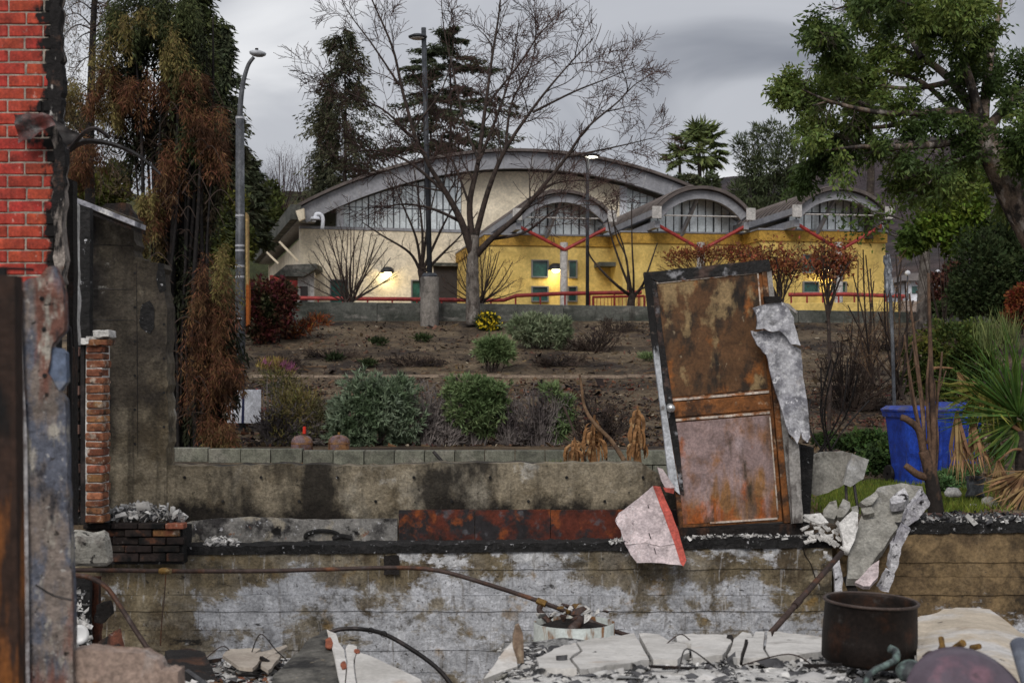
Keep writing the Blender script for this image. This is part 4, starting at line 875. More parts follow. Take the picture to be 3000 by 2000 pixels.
for nm, pts, Yq in (('upper_sheet', A_, 10.9), ('lower_sheet', B_, 10.95)):
    mb = MB().prism([P(x, y, Yq + .10 * abs((x - 2270 - (y - 1000)*.18) / 70) ** 2 * .25) for x, y in jag(pts, 3, 2)], (0, .03, 0)); mb.build(nm, stucco_m, t)
MB().prism([P(x, y, 10.93) for x, y in [(2288, 884), (2312, 890), (2338, 914), (2334, 920), (2310, 900)]], (0, .03, 0)).build('torn_edge', jamb_gray, t)
MB().prism([P(x, y, 10.88) for x, y in [(2240, 868), (2285, 868), (2290, 886), (2244, 888)]], (0, .08, 0)).build('torn_edge', char_wood, t)
MB().prism([P(x, y, 11.02) for x, y in jag([(2310, 1280), (2340, 1300), (2352, 1530), (2322, 1532)], 6, 2)], (0, .05, 0)).build('lath_strip', jamb_gray, t)
MB().prism([P(x, y, 11.3) for x, y in [(2345, 1300), (2385, 1310), (2372, 1540), (2345, 1540)]], (0, .06, 0)).build('sheathing', char_m, t)

# pink stucco fragments with the painted red stripe
t = thing('stucco_fragment', 'large cracked pink stucco fragment with a red painted stripe', 'stucco', P(1910, 1660, 10.9))
dY = lambda y: 11.26 - (y - 1425) / 235 * .52
fp = [(1814, 1508), (1870, 1466), (1918, 1426), (1938, 1432), (1975, 1520), (2010, 1640), (1998, 1660), (1960, 1652), (1930, 1648), (1866, 1648), (1846, 1618), (1818, 1552), (1803, 1528)]
def frag(pts, name, mat, off=0.0, th=.04, n=3, amp=1.2): return MB().prism([P(x, y, dY(y) - off) for x, y in jag(pts, n, amp)], (0, th, .012)).build(name, mat, t)
frag([(1814, 1508), (1870, 1466), (1914, 1428), (1950, 1520), (1982, 1592), (1935, 1600), (1890, 1588), (1832, 1596), (1818, 1552), (1803, 1528)], 'stucco_piece', pink_stucco)
frag([(1833, 1598), (1890, 1590), (1935, 1602), (1984, 1594), (2000, 1656), (1960, 1652), (1930, 1648), (1866, 1648), (1846, 1622)], 'stucco_piece', pink_stucco)
frag([(1914, 1427), (1936, 1430), (1970, 1508), (1988, 1556), (1965, 1562), (1946, 1510)], 'red_stripe', red_stripe, .006, .03)
frag([(1965.5, 1563.5), (1988.5, 1558), (2011, 1640), (2002, 1658), (1994, 1650)], 'red_stripe', red_stripe, .006, .03)
crack(t, [(1898, 1478), (1903, 1494)], dY(1486) - .004, .003); crack(t, [(1901, 1560), (1912, 1592)], dY(1575) - .004, .0035); crack(t, [(1916, 1604), (1928, 1640)], dY(1620) - .004, .003)
t = thing('stucco_fragment', 'small pink stucco fragment with red paint lodged against the door jamb', 'stucco', P(1950, 1445, 11.2))
MB().prism([P(x, y, 11.1) for x, y in [(1926, 1368), (1942, 1374), (1978, 1428), (1950, 1430), (1938, 1408)]], (0, .04, 0)).build('stucco_piece', pink_stucco, t)
MB().prism([P(x, y, 11.09) for x, y in [(1944, 1428), (1976, 1430), (1974, 1446), (1950, 1440)]], (0, .05, 0)).build('red_stripe', red_stripe, t)

# ---- broken slabs heaped at the wall's gap
def slab3(name, label, cat, pts, th, mat, group=None, n=3, amp=1.5, cracks=()):
    """pts: (px, py, Y) outline of the upper face"""
    j = []
    m = len(pts)
    for i in range(m):
        a, b = pts[i], pts[(i+1) % m]; L = math.hypot(b[0]-a[0], b[1]-a[1]); k = max(1, min(n, int(L/14)))
        for q in range(k):
            s_ = q/k; e_ = rnd.uniform(-amp, amp) if q else 0
            j.append(P(a[0]+(b[0]-a[0])*s_ + e_, a[1]+(b[1]-a[1])*s_ + e_*.7, a[2]+(b[2]-a[2])*s_))
    c = sum((Vector(p) for p in j), Vector()) / len(j); nrm = Vector()
    for i in range(len(j)): nrm += (j[i]-c).cross(j[(i+1) % len(j)]-c)
    nrm.normalize()
    if nrm.y < 0: nrm = -nrm
    o = MB().prism(j, nrm * th).build(name, mat)
    return tag(o, label, cat, group)
slab3('broken_slab', 'grey broken slab standing upright beside the door', 'slab', [(2362, 1348, 11.5), (2400, 1326, 11.5), (2470, 1321, 11.5), (2500, 1328, 11.5), (2482, 1362, 11.5), (2472, 1420, 11.5), (2428, 1442, 11.5), (2392, 1452, 11.5), (2360, 1440, 11.5)], .06, slab_gray)
slab3('broken_slab', 'pale broken slab propped on two black rebar stubs', 'slab', [(2502, 1330, 11.4), (2546, 1346, 11.4), (2530, 1402, 11.4), (2492, 1426, 11.4), (2472, 1418, 11.4), (2484, 1366, 11.4)], .06, M('pale_slab', (.36, .355, .34), [dict(c=(.24, .225, .2), s=4, lo=.48, hi=.62), dict(c=(.5, .51, .53), s=3, lo=.56, hi=.68, loc=(3, 3, 3))], bump=(24, .4, .01)))
for (a, b) in (((2478, 1412), (2480, 1478)), ((2500, 1408), (2514, 1496))):
    tag(MB().tube([P(*a, 11.45), P(*b, 11.3)], .012, 6).build('rebar_stub', steel_dark), ('slanting' if a[0] == 2500 else 'upright') + ' black rebar stub sticking up through the broken slabs', 'rebar', 'rebar stubs under the pale slab')
slab3('broken_slab', 'large smooth grey slab leaning diagonally over the gap in the wall', 'slab', [(2572, 1428, 11.45), (2640, 1414, 11.55), (2702, 1424, 11.5), (2708, 1446, 11.4), (2640, 1530, 11.1), (2598, 1590, 10.9), (2556, 1648, 10.72), (2516, 1694, 10.6), (2482, 1694, 10.6), (2486, 1620, 10.8), (2516, 1530, 11.1), (2530, 1500, 11.2), (2548, 1470, 11.3)], .07, slab_gray, n=4, amp=2)
t = thing('stucco_crust', 'crusty white and black edge strip broken off the leaning slab', 'stucco', P(2600, 1730, 10.5))
def crust(pts, Ya, Yb, name, parent, wobble=.012):
    m = len(pts); mb = MB()
    mb.prism([P(x, y, lerp(Ya, Yb, i/(m-1)) if i < m else Yb) for i, (x, y) in enumerate(pts)], (0, .07, .02)); return mb
for pts, Yq in (([(2706, 1440), (2728, 1472), (2690, 1522), (2656, 1540), (2648, 1532), (2660, 1500)], 11.0), ([(2650, 1540), (2668, 1552), (2640, 1610), (2630, 1660), (2618, 1680), (2606, 1668), (2616, 1600)], 10.75), ([(2604, 1674), (2622, 1684), (2604, 1736), (2578, 1728)], 10.6)):
    MB().prism([P(x, y, Yq) for x, y in jag(pts, 5, 2)], (0, .09, .02)).build('crust_piece', crust_m, t, rough=(1, .010, 16))
slab3('crusted_chunk', 'crusty white topped chunk resting on the leaning slab', 'rubble', [(2606, 1462, 11.2), (2630, 1440, 11.25), (2650, 1428, 11.25), (2662, 1450, 11.2), (2652, 1468, 11.15), (2612, 1476, 11.12)], .08, crust_m)
slab3('stucco_fragment', 'speckled lilac stucco fragment hanging under the leaning slab', 'stucco', [(2504, 1704, 10.5), (2530, 1680, 10.52), (2556, 1652, 10.6), (2576, 1640, 10.6), (2572, 1690, 10.5), (2548, 1716, 10.46), (2530, 1716, 10.46)], .04, pink_stucco)
slab3('plaster_flake', 'broad white plaster flake lying on the broken slabs', 'plaster', [(2456, 1534, 10.9), (2496, 1496, 11), (2514, 1500, 11), (2514, 1545, 10.9), (2500, 1590, 10.8), (2486, 1620, 10.75), (2472, 1616, 10.75), (2468, 1570, 10.85)], .03, plaster_w)
slab3('plaster_flake', 'angular white plaster flake pointing at the door threshold', 'plaster', [(2354, 1506, 11.0), (2404, 1502, 11.05), (2428, 1530, 10.98), (2400, 1534, 10.97), (2370, 1522, 10.98)], .02, plaster_w)
for i, (pts) in enumerate(([(2412, 1492, 11.2), (2430, 1470, 11.25), (2450, 1464, 11.25), (2456, 1500, 11.15), (2444, 1520, 11.1), (2412, 1512, 11.1)], [(2456, 1486, 11.2), (2470, 1460, 11.25), (2490, 1470, 11.2), (2492, 1486, 11.18), (2470, 1514, 11.1), (2452, 1514, 11.1)], [(2520, 1470, 11.2), (2566, 1438, 11.3), (2574, 1452, 11.28), (2556, 1476, 11.2), (2538, 1482, 11.18)], [(2522, 1488, 11.15), (2554, 1484, 11.15), (2562, 1500, 11.1), (2530, 1508, 11.1)], [(2494, 1484, 11.15), (2512, 1480, 11.15), (2516, 1498, 11.1), (2498, 1500, 11.1)])):
    slab3('slab_piece', 'fist-sized flat grey slab piece in the heap beside the leaning slab', 'slab', pts, .05, slab_gray, 'slab pieces heaped at the gap')
slab3('stud_remnant', 'narrow splintered white stud remnant at the wall gap', 'framing', [(2440, 1640, 10.8), (2458, 1630, 10.8), (2470, 1700, 10.7), (2466, 1760, 10.6), (2448, 1760, 10.6), (2446, 1700, 10.7)], .06, crust_m)
slab3('stud_remnant', 'dark splintered board leaning below the white stud remnant', 'framing', [(2470, 1690, 10.75), (2490, 1680, 10.75), (2524, 1746, 10.6), (2510, 1756, 10.6), (2484, 1730, 10.65)], .04, char_wood)
# thin flakes
for i in range(44):
    x, y = rnd.gauss(2415, 34), rnd.gauss(1560, 26)
    if not (2350 < x < 2500 and 1505 < y < 1625): continue
    a = rnd.uniform(-.5, 1.0); L = rnd.uniform(10, 32); wd = rnd.uniform(4, 10); Yq = 10.95 - (y - 1560) / 65 * .1
    dx, dy_ = math.cos(a)*L/2, math.sin(a)*L/2; nx_, ny_ = -math.sin(a)*wd/2, math.cos(a)*wd/2
    slab3('plaster_flake', ('longer' if L > 21 else 'short') + (' broad' if wd > 7 else ' narrow') + ' white plaster sliver in the pile beside the threshold', 'plaster', [(x-dx-nx_, y-dy_-ny_, Yq+.03), (x+dx-nx_*.6, y+dy_-ny_*.6, Yq), (x+dx*.8+nx_, y+dy_+ny_, Yq-.03), (x-dx*.8+nx_, y-dy_+ny_, Yq-.02)], .012, plaster_w, 'plaster slivers by the threshold')
# ================================================================ rubble heaps on the floor inside the walls
def heap_z(x, Y):
    """rubble surface relative to the eye"""
    k = x / Y * F + 1500
    right = sstep(1380, 1480, k); left = 1 - sstep(900, 1150, k)
    zr = lerp(-1.27, -1.61, sstep(5.0, 8.4, Y)); zr = lerp(zr, -2.5, sstep(8.5, 9.6, Y))
    zl = lerp(-1.42, -1.75, sstep(5.5, 8.6, Y)); zl = lerp(zl, -2.4, sstep(8.7, 9.8, Y))
    z = -2.5 + (zr + 2.5) * right + (zl + 2.5) * left
    return z + mnoise.noise(Vector((x*2.5, Y*2.5, 1))) * .05 + mnoise.noise(Vector((x*8, Y*8, 1))) * .02
ash_m = M('ash_rubble', (.30, .295, .285), [dict(c=(.06, .056, .055), s=5, lo=.48, hi=.58, d=8), dict(c=(.52, .51, .50), s=9, lo=.55, hi=.63, d=7), dict(c=(.03, .028, .028), s=17, lo=.56, hi=.62), dict(c=(.18, .09, .05), s=6, lo=.66, hi=.72, a=.7)], bump=(22, 1, .04), kind='World')
mb = MB(); nu, nv = 150, 60
mb.grid(lambda u, v: Vector((lerp(-3.4, 3.6, u) * lerp(4.2, 10.9, v) / 8.0, lerp(4.2, 10.9, v), ZC + heap_z(lerp(-3.4, 3.6, u) * lerp(4.2, 10.9, v) / 8.0, lerp(4.2, 10.9, v)))), nu, nv)
tag(mb.build('rubble_ground', ash_m, smooth=True), 'grey ash and fine rubble covering the floor inside the walls', 'rubble', kind='stuff')
def YH(px, py, lo=4.5, hi=10.8):
    """distance at which the sight line through a pixel meets the rubble"""
    best = hi
    for i in range(160):
        Y = lerp(lo, hi, i/159); z = (HZ - py) / F * Y
        if z < heap_z((px-1500)/F*Y, Y): return Y
    return best
# loose chips: far too many to count
def chips(n, xr, yr, size, mat, name, label, seed, lift=.0, dens=None):
    r = np.random.default_rng(seed); pos = []
    while len(pos) < n:
        px, py = r.uniform(*xr), r.uniform(*yr)
        if dens and r.random() > dens(px, py): continue
        Y = YH(px, py)
        if Y >= 10.7: 
            if r.random() < .05: n -= 1
            continue
        x = (px-1500)/F*Y; pos.append((x, Y, ZC + heap_z(x, Y) + lift))
    pos = np.array(pos); m = len(pos); s = size * r.lognormal(0, .45, m)
    nrm = unit(r, m); nrm[:, 2] *= .35
    return tag(scatter(name, CHIP, pos, frames(nrm, r, np.tile([0, 0, 1.0], (m, 1)) + r.normal(size=(m, 3)) * .35), np.stack([s * r.uniform(.7, 1.9, m), s * r.uniform(.5, 1.1, m), s * .7], 1), mat), label, 'rubble', kind='stuff')
chip_w = M('pale_chip', (.50, .49, .475), [dict(c=(.3, .29, .28), s=15, lo=.5, hi=.64)], island=.35, rough=.9)
chip_d = M('dark_chip', (.075, .074, .078), [dict(c=(.02, .02, .02), s=12, lo=.48, hi=.62)], island=.5, rough=.8)
chip_b = M('brown_chip', (.19, .085, .045), island=.5, rough=.85)
chips(1500, (1420, 2720), (1905, 2030), .022, chip_w, 'rubble_chips', 'pale chips of plaster strewn over the rubble around the pot', 1, .006)
chips(1100, (1420, 2720), (1900, 2030), .022, chip_d, 'rubble_chips', 'charcoal bits strewn over the rubble around the pot', 2, .008)
chips(1100, (460, 1010), (1915, 2030), .024, chip_w, 'rubble_chips', 'pale chips strewn below the tilted dark tile', 3, .008)
chips(800, (460, 1010), (1900, 2030), .024, chip_d, 'rubble_chips', 'charcoal bits strewn below the tilted dark tile', 4, .008)
chips(160, (560, 1000), (1940, 2030), .02, chip_b, 'rubble_chips', 'rust-brown bits strewn below the tilted dark tile', 5, .01)
def slab_chips(n, yr, size, mat, label, seed):
    r = np.random.default_rng(seed); px = r.uniform(1560, 2430, n); py = yr[0] + (yr[1]-yr[0]) * r.random(n) ** .6; Y = 8.35 + (6.3 - 8.35) * (py - 1866) / 130
    pos = np.stack([(px-1500)/F*Y, Y, ZC + (HZ-py)/F*Y + .004], 1); s_ = size * r.lognormal(0, .5, n); d = unit(r, n); d[:, 2] *= .35
    return tag(scatter('rubble_chips', CHIP, pos, frames(d, r, np.tile([0, 0, 1.0], (n, 1)) + r.normal(size=(n, 3))*.3), np.stack([s_*r.uniform(.7, 1.9, n), s_*.8, s_*.7], 1), mat), label, 'rubble', kind='stuff')
slab_chips(500, (1888, 2010), .016, chip_d, 'charcoal crumbs lying on the white wallboard slabs', 31)
slab_chips(900, (1925, 2010), .02, chip_w, 'pale crumbs lying on the near ends of the white wallboard slabs', 32)
slab_chips(500, (1930, 2010), .022, chip_d, 'charcoal bits lying on the near ends of the white wallboard slabs', 33)
# on top of the hearth
def ledge_chips(n, xr, yb, Yr, zt, size, mat, label, seed, hump=.06):
    r = np.random.default_rng(seed); Y = r.uniform(*Yr, n); px = r.uniform(*xr, n); x = (px-1500)/F*Y
    u = (px-xr[0])/(xr[1]-xr[0]); z = zt + r.uniform(0, 1, n) * hump * np.sin(np.clip(u, .02, .98)*math.pi)**.6
    d = unit(r, n); d[:, 2] *= .6; s = size * r.lognormal(0, .45, n)
    return tag(scatter('rubble_chips', CHIP, np.stack([x, Y, z], 1), frames(d, r), np.stack([s*r.uniform(.7, 2.2, n), s*.8, s*.6], 1), mat), label, 'rubble', kind='stuff')
zt = P(400, 1530, 10.8).z
ledge_chips(420, (300, 540), 0, (10.84, 11.2), zt, .026, chip_w, 'pale broken plaster heaped on the brick hearth', 6, .12)
ledge_chips(260, (300, 540), 0, (10.84, 11.2), zt, .022, chip_d, 'charcoal bits mixed in the heap on the hearth', 7, .10)
ledge_chips(240, (600, 700), 0, (11.0, 11.3), P(650, 1601, 11).z, .018, chip_w, 'pale flakes lying on the charred sill by the hearth', 8, .06)
ledge_chips(130, (1780, 1860), 0, (10.97, 11.1), P(1810, 1590, 11).z, .016, chip_w, 'pale flakes lying beside the pink stucco fragment', 9, .03)
ledge_chips(420, (2000, 2420), 0, (10.96, 11.2), P(2200, 1576, 11).z, .013, chip_w, 'grey ash flakes on the charred sill under the door', 10, .03)
ledge_chips(300, (2660, 3060), 0, (11.02, 11.5), P(2850, 1530, 11.05).z, .018, chip_w, 'pale flakes on the charred sill of the ochre wall', 11, .03)
ledge_chips(300, (2660, 3060), 0, (11.02, 11.5), P(2850, 1530, 11.05).z, .022, chip_d, 'charcoal bits on the charred sill of the ochre wall', 12, .05)
ledge_chips(260, (214, 262), 0, (9.3, 9.8), P(240, 1900, 9.5).z, .022, chip_w, 'pale flakes piled in the corner behind the plaster pillar', 13, .45)

# larger pieces one can pick out
tmpl = []
for i in range(6):
    bm = bmesh.new(); q = random.Random(i)
    for k in range(11): bm.verts.new((q.uniform(-.5, .5), q.uniform(-.4, .4), q.uniform(-.16, .16)))
    bmesh.ops.convex_hull(bm, input=list(bm.verts)); bmesh.ops.delete(bm, geom=[v for v in bm.verts if not v.link_faces], context='VERTS')
    me = bpy.data.meshes.new('rubble_piece'); bm.to_mesh(me); bm.free(); tmpl.append(me)
gl = ['white', 'grey', 'dark']; gmats = [plaster_w, slab_gray, char_wood]
def chunk_field(n, xr, yr, size, where, seed):
    q = random.Random(seed)
    for i in range(n):
        px, py = q.uniform(*xr), q.uniform(*yr); Y = YH(px, py)
        if Y > 10.5: continue
        k = q.choices([0, 1, 2], [.5, .28, .22])[0]; sz = size * q.uniform(.55, 1.5)
        me = tmpl[i % 6]; key = me.name + gl[k]
        if key not in bmesh_cache: m2 = me.copy(); m2.materials.append(gmats[k]); bmesh_cache[key] = m2
        x = (px-1500)/F*Y; o = bpy.data.objects.new('rubble_piece', bmesh_cache[key]); COL.objects.link(o)
        o.location = (x, Y, ZC + heap_z(x, Y) + .02 * sz / .05 * .3); o.scale = (sz, sz, sz * q.uniform(.6, 1.1)); o.rotation_euler = (q.uniform(-.5, .5), q.uniform(-.5, .5), q.uniform(0, 6))
        adj = 'large' if sz > size * 1.05 else 'small'
        tag(o, f'{adj} angular {gl[k]} rubble piece {where}', 'rubble', 'rubble pieces ' + where)
chunk_field(90, (1430, 2700), (1925, 2010), .06, 'strewn in front of the white wallboard slabs', 21)
chunk_field(50, (560, 930), (1925, 2010), .075, 'below the tilted dark tile', 22)
chunk_field(16, (2450, 2720), (1900, 2010), .05, 'around the rusty pot', 23)

# ---- white cracked wallboard slabs on the right-hand heap
board_w = M('white_wallboard', (.60, .58, .55), [dict(c=(.48, .46, .43), s=2.5, lo=.46, hi=.62, d=9), dict(c=(.26, .24, .225), s=4, lo=.60, hi=.70, a=.6, d=10), dict(c=(.07, .066, .064), s=9, lo=.65, hi=.70, a=.8, d=8), dict(c=(.36, .26, .18), s=3, lo=.62, hi=.7, a=.5)], rough=.85, bump=(30, .25, .006), grit=(0.16, 4.0, 40.0))
def lay(name, label, pts, th=.02, mat=board_w, cat='wallboard', up=.03, Yf=None, n=3, amp=2.5):
    q = [(x, y, (Yf(x, y) if Yf else YH(x, y + 6) - .03)) for x, y in pts]
    return slab3(name, label, cat, q, th, mat, n=n, amp=amp)
yr_ = lambda x, y: lerp(8.35, 6.3, (y - 1866) / 130)
lay('wallboard_slab', 'white triangular wallboard piece standing at the edge of the heap', [(1416, 1988), (1500, 1878), (1516, 1950)], .03, Yf=lambda x, y: 7.5 - (y - 1878)/110*.5)
for lab, pts in (('ragged end piece of white wallboard nearest the tank', [(1572, 1946), (1640, 1914), (1684, 1900), (1700, 1925), (1668, 1950), (1690, 1980), (1580, 1978)]),
                 ('broad middle piece of white wallboard with a curved crack', [(1690, 1899), (1760, 1886), (1858, 1871), (1880, 1910), (1902, 1952), (1800, 1968), (1700, 1982), (1676, 1950), (1708, 1926)]),
                 ('white wallboard piece split by a dark wedge from its neighbour', [(1872, 1872), (1930, 1875), (1968, 1899), (2010, 1904), (2020, 1930), (1985, 1952), (1914, 1952), (1892, 1912)]),
                 ('white wallboard piece with a pointed corner between the cracks', [(1980, 1876), (2060, 1874), (2134, 1878), (2144, 1898), (2116, 1938), (2030, 1946), (2026, 1904), (1984, 1897)]),
                 ('white wallboard piece with two notches in its edge', [(2150, 1890), (2176, 1867), (2200, 1873), (2206, 1884), (2214, 1867), (2240, 1867), (2236, 1920), (2250, 1944), (2160, 1948), (2132, 1938)]),
                 ('white wallboard piece reaching under the rusty pot', [(2247, 1867), (2258, 1867), (2262, 1885), (2270, 1867), (2330, 1873), (2416, 1885), (2412, 1926), (2330, 1940), (2256, 1944), (2243, 1920)])):
    lay('wallboard_slab', lab, pts, .036, Yf=lambda x, y, o=rnd.uniform(-.05, .02): yr_(x, y) + o, n=5, amp=3)
for (x, y, wd, h) in ((1760, 2004, 180, 30), (2010, 1990, 190, 40), (2230, 1990, 160, 44), (1560, 2010, 140, 26), (2420, 2000, 120, 30)):
    lay('wallboard_slab', f'ash covered white wallboard piece under the rubble {wd} wide'.replace(f' {wd} wide', {180: ' by the tank', 190: ' between the split slabs', 160: ' by the notched slab', 140: ' by the stub post', 120: ' at the foot of the pot'}[wd]), [(x-wd/2, y-h/2), (x+wd/2, y-h/2-6), (x+wd/2-14, y+h/2), (x-wd/2+20, y+h/2+4)], .015, plaster_w, Yf=yr_, n=6, amp=5)
t = thing('stub_post', 'short tan wooden stub post standing out of the rubble', 'post', P(1518, 1945, 7.5))
MB().prism([P(x, y, 7.45) for x, y in [(1502, 1945), (1502, 1862), (1510, 1834), (1520, 1830), (1532, 1860), (1536, 1940)]], (0, .06, 0)).build('post_body', M('tan_wood', (.36, .28, .2), [dict(c=(.2, .14, .1), s=(12, 12, 2), lo=.48, hi=.6), dict(c=SOOT, s=5, lo=.6, hi=.7, g=(2, .12, 0, .15))], bump=(30, .5, .01)), t, rough=(1, .004, 20))

# ---- broken water tank with debris on its top
tank_m = M('tank_enamel', (.52, .56, .54), [dict(c=(.42, .44, .41), s=3, lo=.45, hi=.65), dict(c=(.20, .09, .03), s=(9, 9, 2), lo=.62, hi=.70, g=(2, .2, .5, .08)), dict(c=(.62, .6, .52), s=6, lo=.6, hi=.7)], rough=.45, grit=(0.2, 8.0, 40.0))
t = thing('water_tank', 'broken pale green water tank with a burst rim among the rubble', 'tank', P(1682, 1960, 9.4))
tc_ = P(1682, 1812, 9.3); rr_ = .265
MB().lathe([(rr_, -.55), (rr_, -.02), (rr_-.012, -.02), (rr_-.012, -.5)], tc_, 36).build('tank_shell', tank_m, t, smooth=True)
MB().lathe([(.001, -.01), (.14, -.02), (rr_-.014, -.06)], tc_, 24).build('tank_top', char_wood, t)
for i in range(26):
    a, q = rnd.uniform(0, 6.28), rnd.uniform(.02, .22); me = tmpl[i % 6]; mt = (plaster_w, rust_pipe, plaster_w, brass_m)[i % 4]; m2 = me.copy(); m2.materials.append(mt)
    o = bpy.data.objects.new('rubble_piece', m2); COL.objects.link(o); sz = rnd.uniform(.05, .12); o.scale = (sz, sz, sz); o.rotation_euler = (rnd.uniform(-1, 1), rnd.uniform(-1, 1), rnd.uniform(0, 6)); o.location = tc_ + Vector((q*math.cos(a), q*math.sin(a), .02 + rnd.uniform(0, .05)))
    tag(o, ('white', 'rust-brown', 'white', 'brassy')[i % 4] + (' larger' if sz > .085 else ' smaller') + ' debris piece lying on the burst tank top', 'rubble', 'debris on the tank top')
tag(MB().tube(curve_pts([P(1668, 1866, 9.1), P(1676, 1842, 9.1), P(1690, 1828, 9.15), P(1700, 1810, 9.2)], 5), [.03]*16, 8).build('flue_elbow', rust_pipe, smooth=True), 'short purple-brown flue elbow lying on the burst tank', 'pipe')

# ---- pipes
t = thing('long_pipe', 'long bent rusty pipe running across in front of the foundation wall', 'pipe', P(1000, 1720, 9.6))
pp = [(205, 1669, 9.5), (360, 1670, 9.6), (485, 1672, 9.7), (760, 1672, 9.8), (950, 1667, 9.85), (1170, 1662, 9.85), (1290, 1672, 9.8), (1420, 1708, 9.7), (1585, 1762, 9.5), (1720, 1815, 9.3), (1790, 1844, 9.3), (1860, 1866, 9.3)]
MB().tube(curve_pts([P(*q) for q in pp], 8), .0155, 10).build('pipe_run', rust_pipe, t, smooth=True)
MB().tube([P(466, 1672, 9.68), P(474, 1672, 9.68), P(496, 1672, 9.7), P(504, 1672, 9.7)], [.018, .024, .024, .018], 10).build('coupling', brass_m, t)
MB().tube([P(1574, 1758, 9.5), P(1600, 1769, 9.48)], .025, 8).build('tee_fitting', brass_m, t)
MB().tube(curve_pts([P(1588, 1764, 9.5), P(1580, 1784, 9.48), P(1590, 1800, 9.45), P(1612, 1824, 9.4)], 5), .020, 8).build('branch', rust_pipe, t)
MB().tube(curve_pts([P(486, 1676, 9.68), P(482, 1740, 9.7), P(474, 1820, 9.7), P(470, 1890, 9.7)], 5), .004, 5).build('hanging_wire', rust_pipe, t)
t = thing('bent_pipe', 'bent pipe curving down from the pillar to the rubble', 'pipe', P(450, 1930, 9.0))
MB().tube(curve_pts([P(210, 1684, 9.2), P(260, 1690, 9.2), P(310, 1718, 9.15), P(350, 1772, 9.1), P(400, 1850, 9.05), P(446, 1918, 9.0)], 7), .016, 10).build('pipe_run', rust_pipe, t, smooth=True)
MB().tube([P(440, 1908, 9.0), P(452, 1928, 9.0)], .026, 8).build('coupling', brass_m, t)
t = thing('black_cable', 'thick black cable arching over the tilted slab', 'cable', P(1200, 2010, 8.4))
MB().tube(curve_pts([P(968, 1852, 8.6), P(1000, 1842, 8.6), P(1060, 1842, 8.6), P(1130, 1858, 8.5), P(1220, 1910, 8.4), P(1290, 1965, 8.3), P(1340, 2030, 8.2)], 7), .014, 8).build('cable_run', steel_dark, t, smooth=True)
for x, y in ((1086, 1846), (1124, 1856)):
    MB().tube([P(x + 9*math.cos(a), y + 9*math.sin(a), 8.48) for a in np.linspace(0, 6.28, 10)], .003, 4).build('wire_ring', steel_dark, t)
t = thing('leaning_pipe', 'straight iron pipe leaning from the rubble up to the broken slabs', 'pipe', P(2256, 1855, 9.4))
MB().tube([P(2256, 1856, 9.4), P(2330, 1772, 9.85), P(2342, 1758, 9.9), P(2466, 1618, 10.6)], .021, 10).build('pipe_run', rust_pipe, t, smooth=True)
MB().tube([P(2328, 1774, 9.83), P(2344, 1756, 9.92)], .026, 10).build('coupling', rust_pipe, t)
MB().tube([P(2462, 1602, 10.55), P(2486, 1618, 10.55)], .012, 6).build('cross_pin', plaster_w, t)

# ---- rusty stock pot
pot_m = M('burnt_pot', (.017, .012, .010), [dict(c=(.042, .019, .011), s=7, lo=.50, hi=.64, d=7), dict(c=(.012, .009, .008), s=5, lo=.5, hi=.62), dict(c=(.05, .045, .042), s=9, lo=.62, hi=.72)], rough=.65, metal=.2, bump=(40, .4, .006))
t = thing('stock_pot', 'rusty dark brown stock pot standing open on the rubble', 'pot', P(2553, 1932, 6.95))
pc = P(2552, 1760, 6.95); hgt = 176 / (F/6.95)
Mt = Euler((R(1.2), R(2.2), 0)).to_matrix()
MB().lathe([(.001, -hgt/1.1 + .004), (.19, -hgt/1.1), (.206, -hgt/1.1 + .015), (.2075, -hgt/1.1*.6), (.2, -.006), (.2065, 0), (.205, .006), (.196, .004), (.194, -.01), (.201, -hgt/1.1*.6), (.198, -hgt/1.1 + .02), (.001, -hgt/1.1 + .02)], pc, 48, Mt * 1.1).build('pot_body', pot_m, t, smooth=True)
MB().lathe([(.197, -.002), (.209, -.004), (.211, .004), (.205, .009), (.196, .006), (.197, -.002)], pc, 48, Mt * 1.1).build('rim', M('pot_rim', (.07, .05, .042), [dict(c=(.13, .11, .1), s=8, lo=.55, hi=.66)], rough=.5), t, smooth=True)
# ---- round pan, brass valve, spout and other pieces by the pot
pan_m = M('purple_scorched_pan', (.085, .062, .082), [dict(c=(.055, .06, .075), s=6, lo=.46, hi=.6), dict(c=(.16, .085, .11), s=5, lo=.55, hi=.66, loc=(3, 1, 1)), dict(c=(.03, .026, .03), s=8, lo=.6, hi=.68)], rough=.4, spec=.5, grit=(0.18, 9.0, 30.0))
t = thing('round_pan', 'overturned purple-grey scorched round pan in the rubble', 'pan', P(2840, 2060, 4.6))
Mt = Euler((R(58), R(-4), R(14))).to_matrix() * 1.08; pc = P(2842, 2080, 4.6)
MB().lathe([(.001, .075), (.08, .072), (.15, .058), (.188, .02), (.196, 0), (.204, -.004), (.2, -.012), (.186, -.004), (.14, .045), (.001, .06)], pc, 48, Mt).build('pan_body', pan_m, t, smooth=True)
t = thing('brass_valve', 'small brass valve with two stems on the rubble beside the round pan', 'valve', P(2764, 1930, 6))
for a, b, r_ in (((2757, 1868), (2762, 1900), .012), ((2760, 1896), (2766, 1926), .017), ((2766, 1908), (2800, 1896), .011), ((2798, 1898), (2822, 1882), .016), ((2846, 1896), (2870, 1892), .012)):
    MB().tube([P(*a, 6.0), P(*b, 5.95)], r_, 8).build('stem', brass_m, t)
MB().tube(curve_pts([P(2712, 1926, 6), P(2728, 1916, 5.97), P(2742, 1930, 5.95), P(2736, 1950, 5.93)], 4), .017, 8).build('elbow', rust_pipe, t)
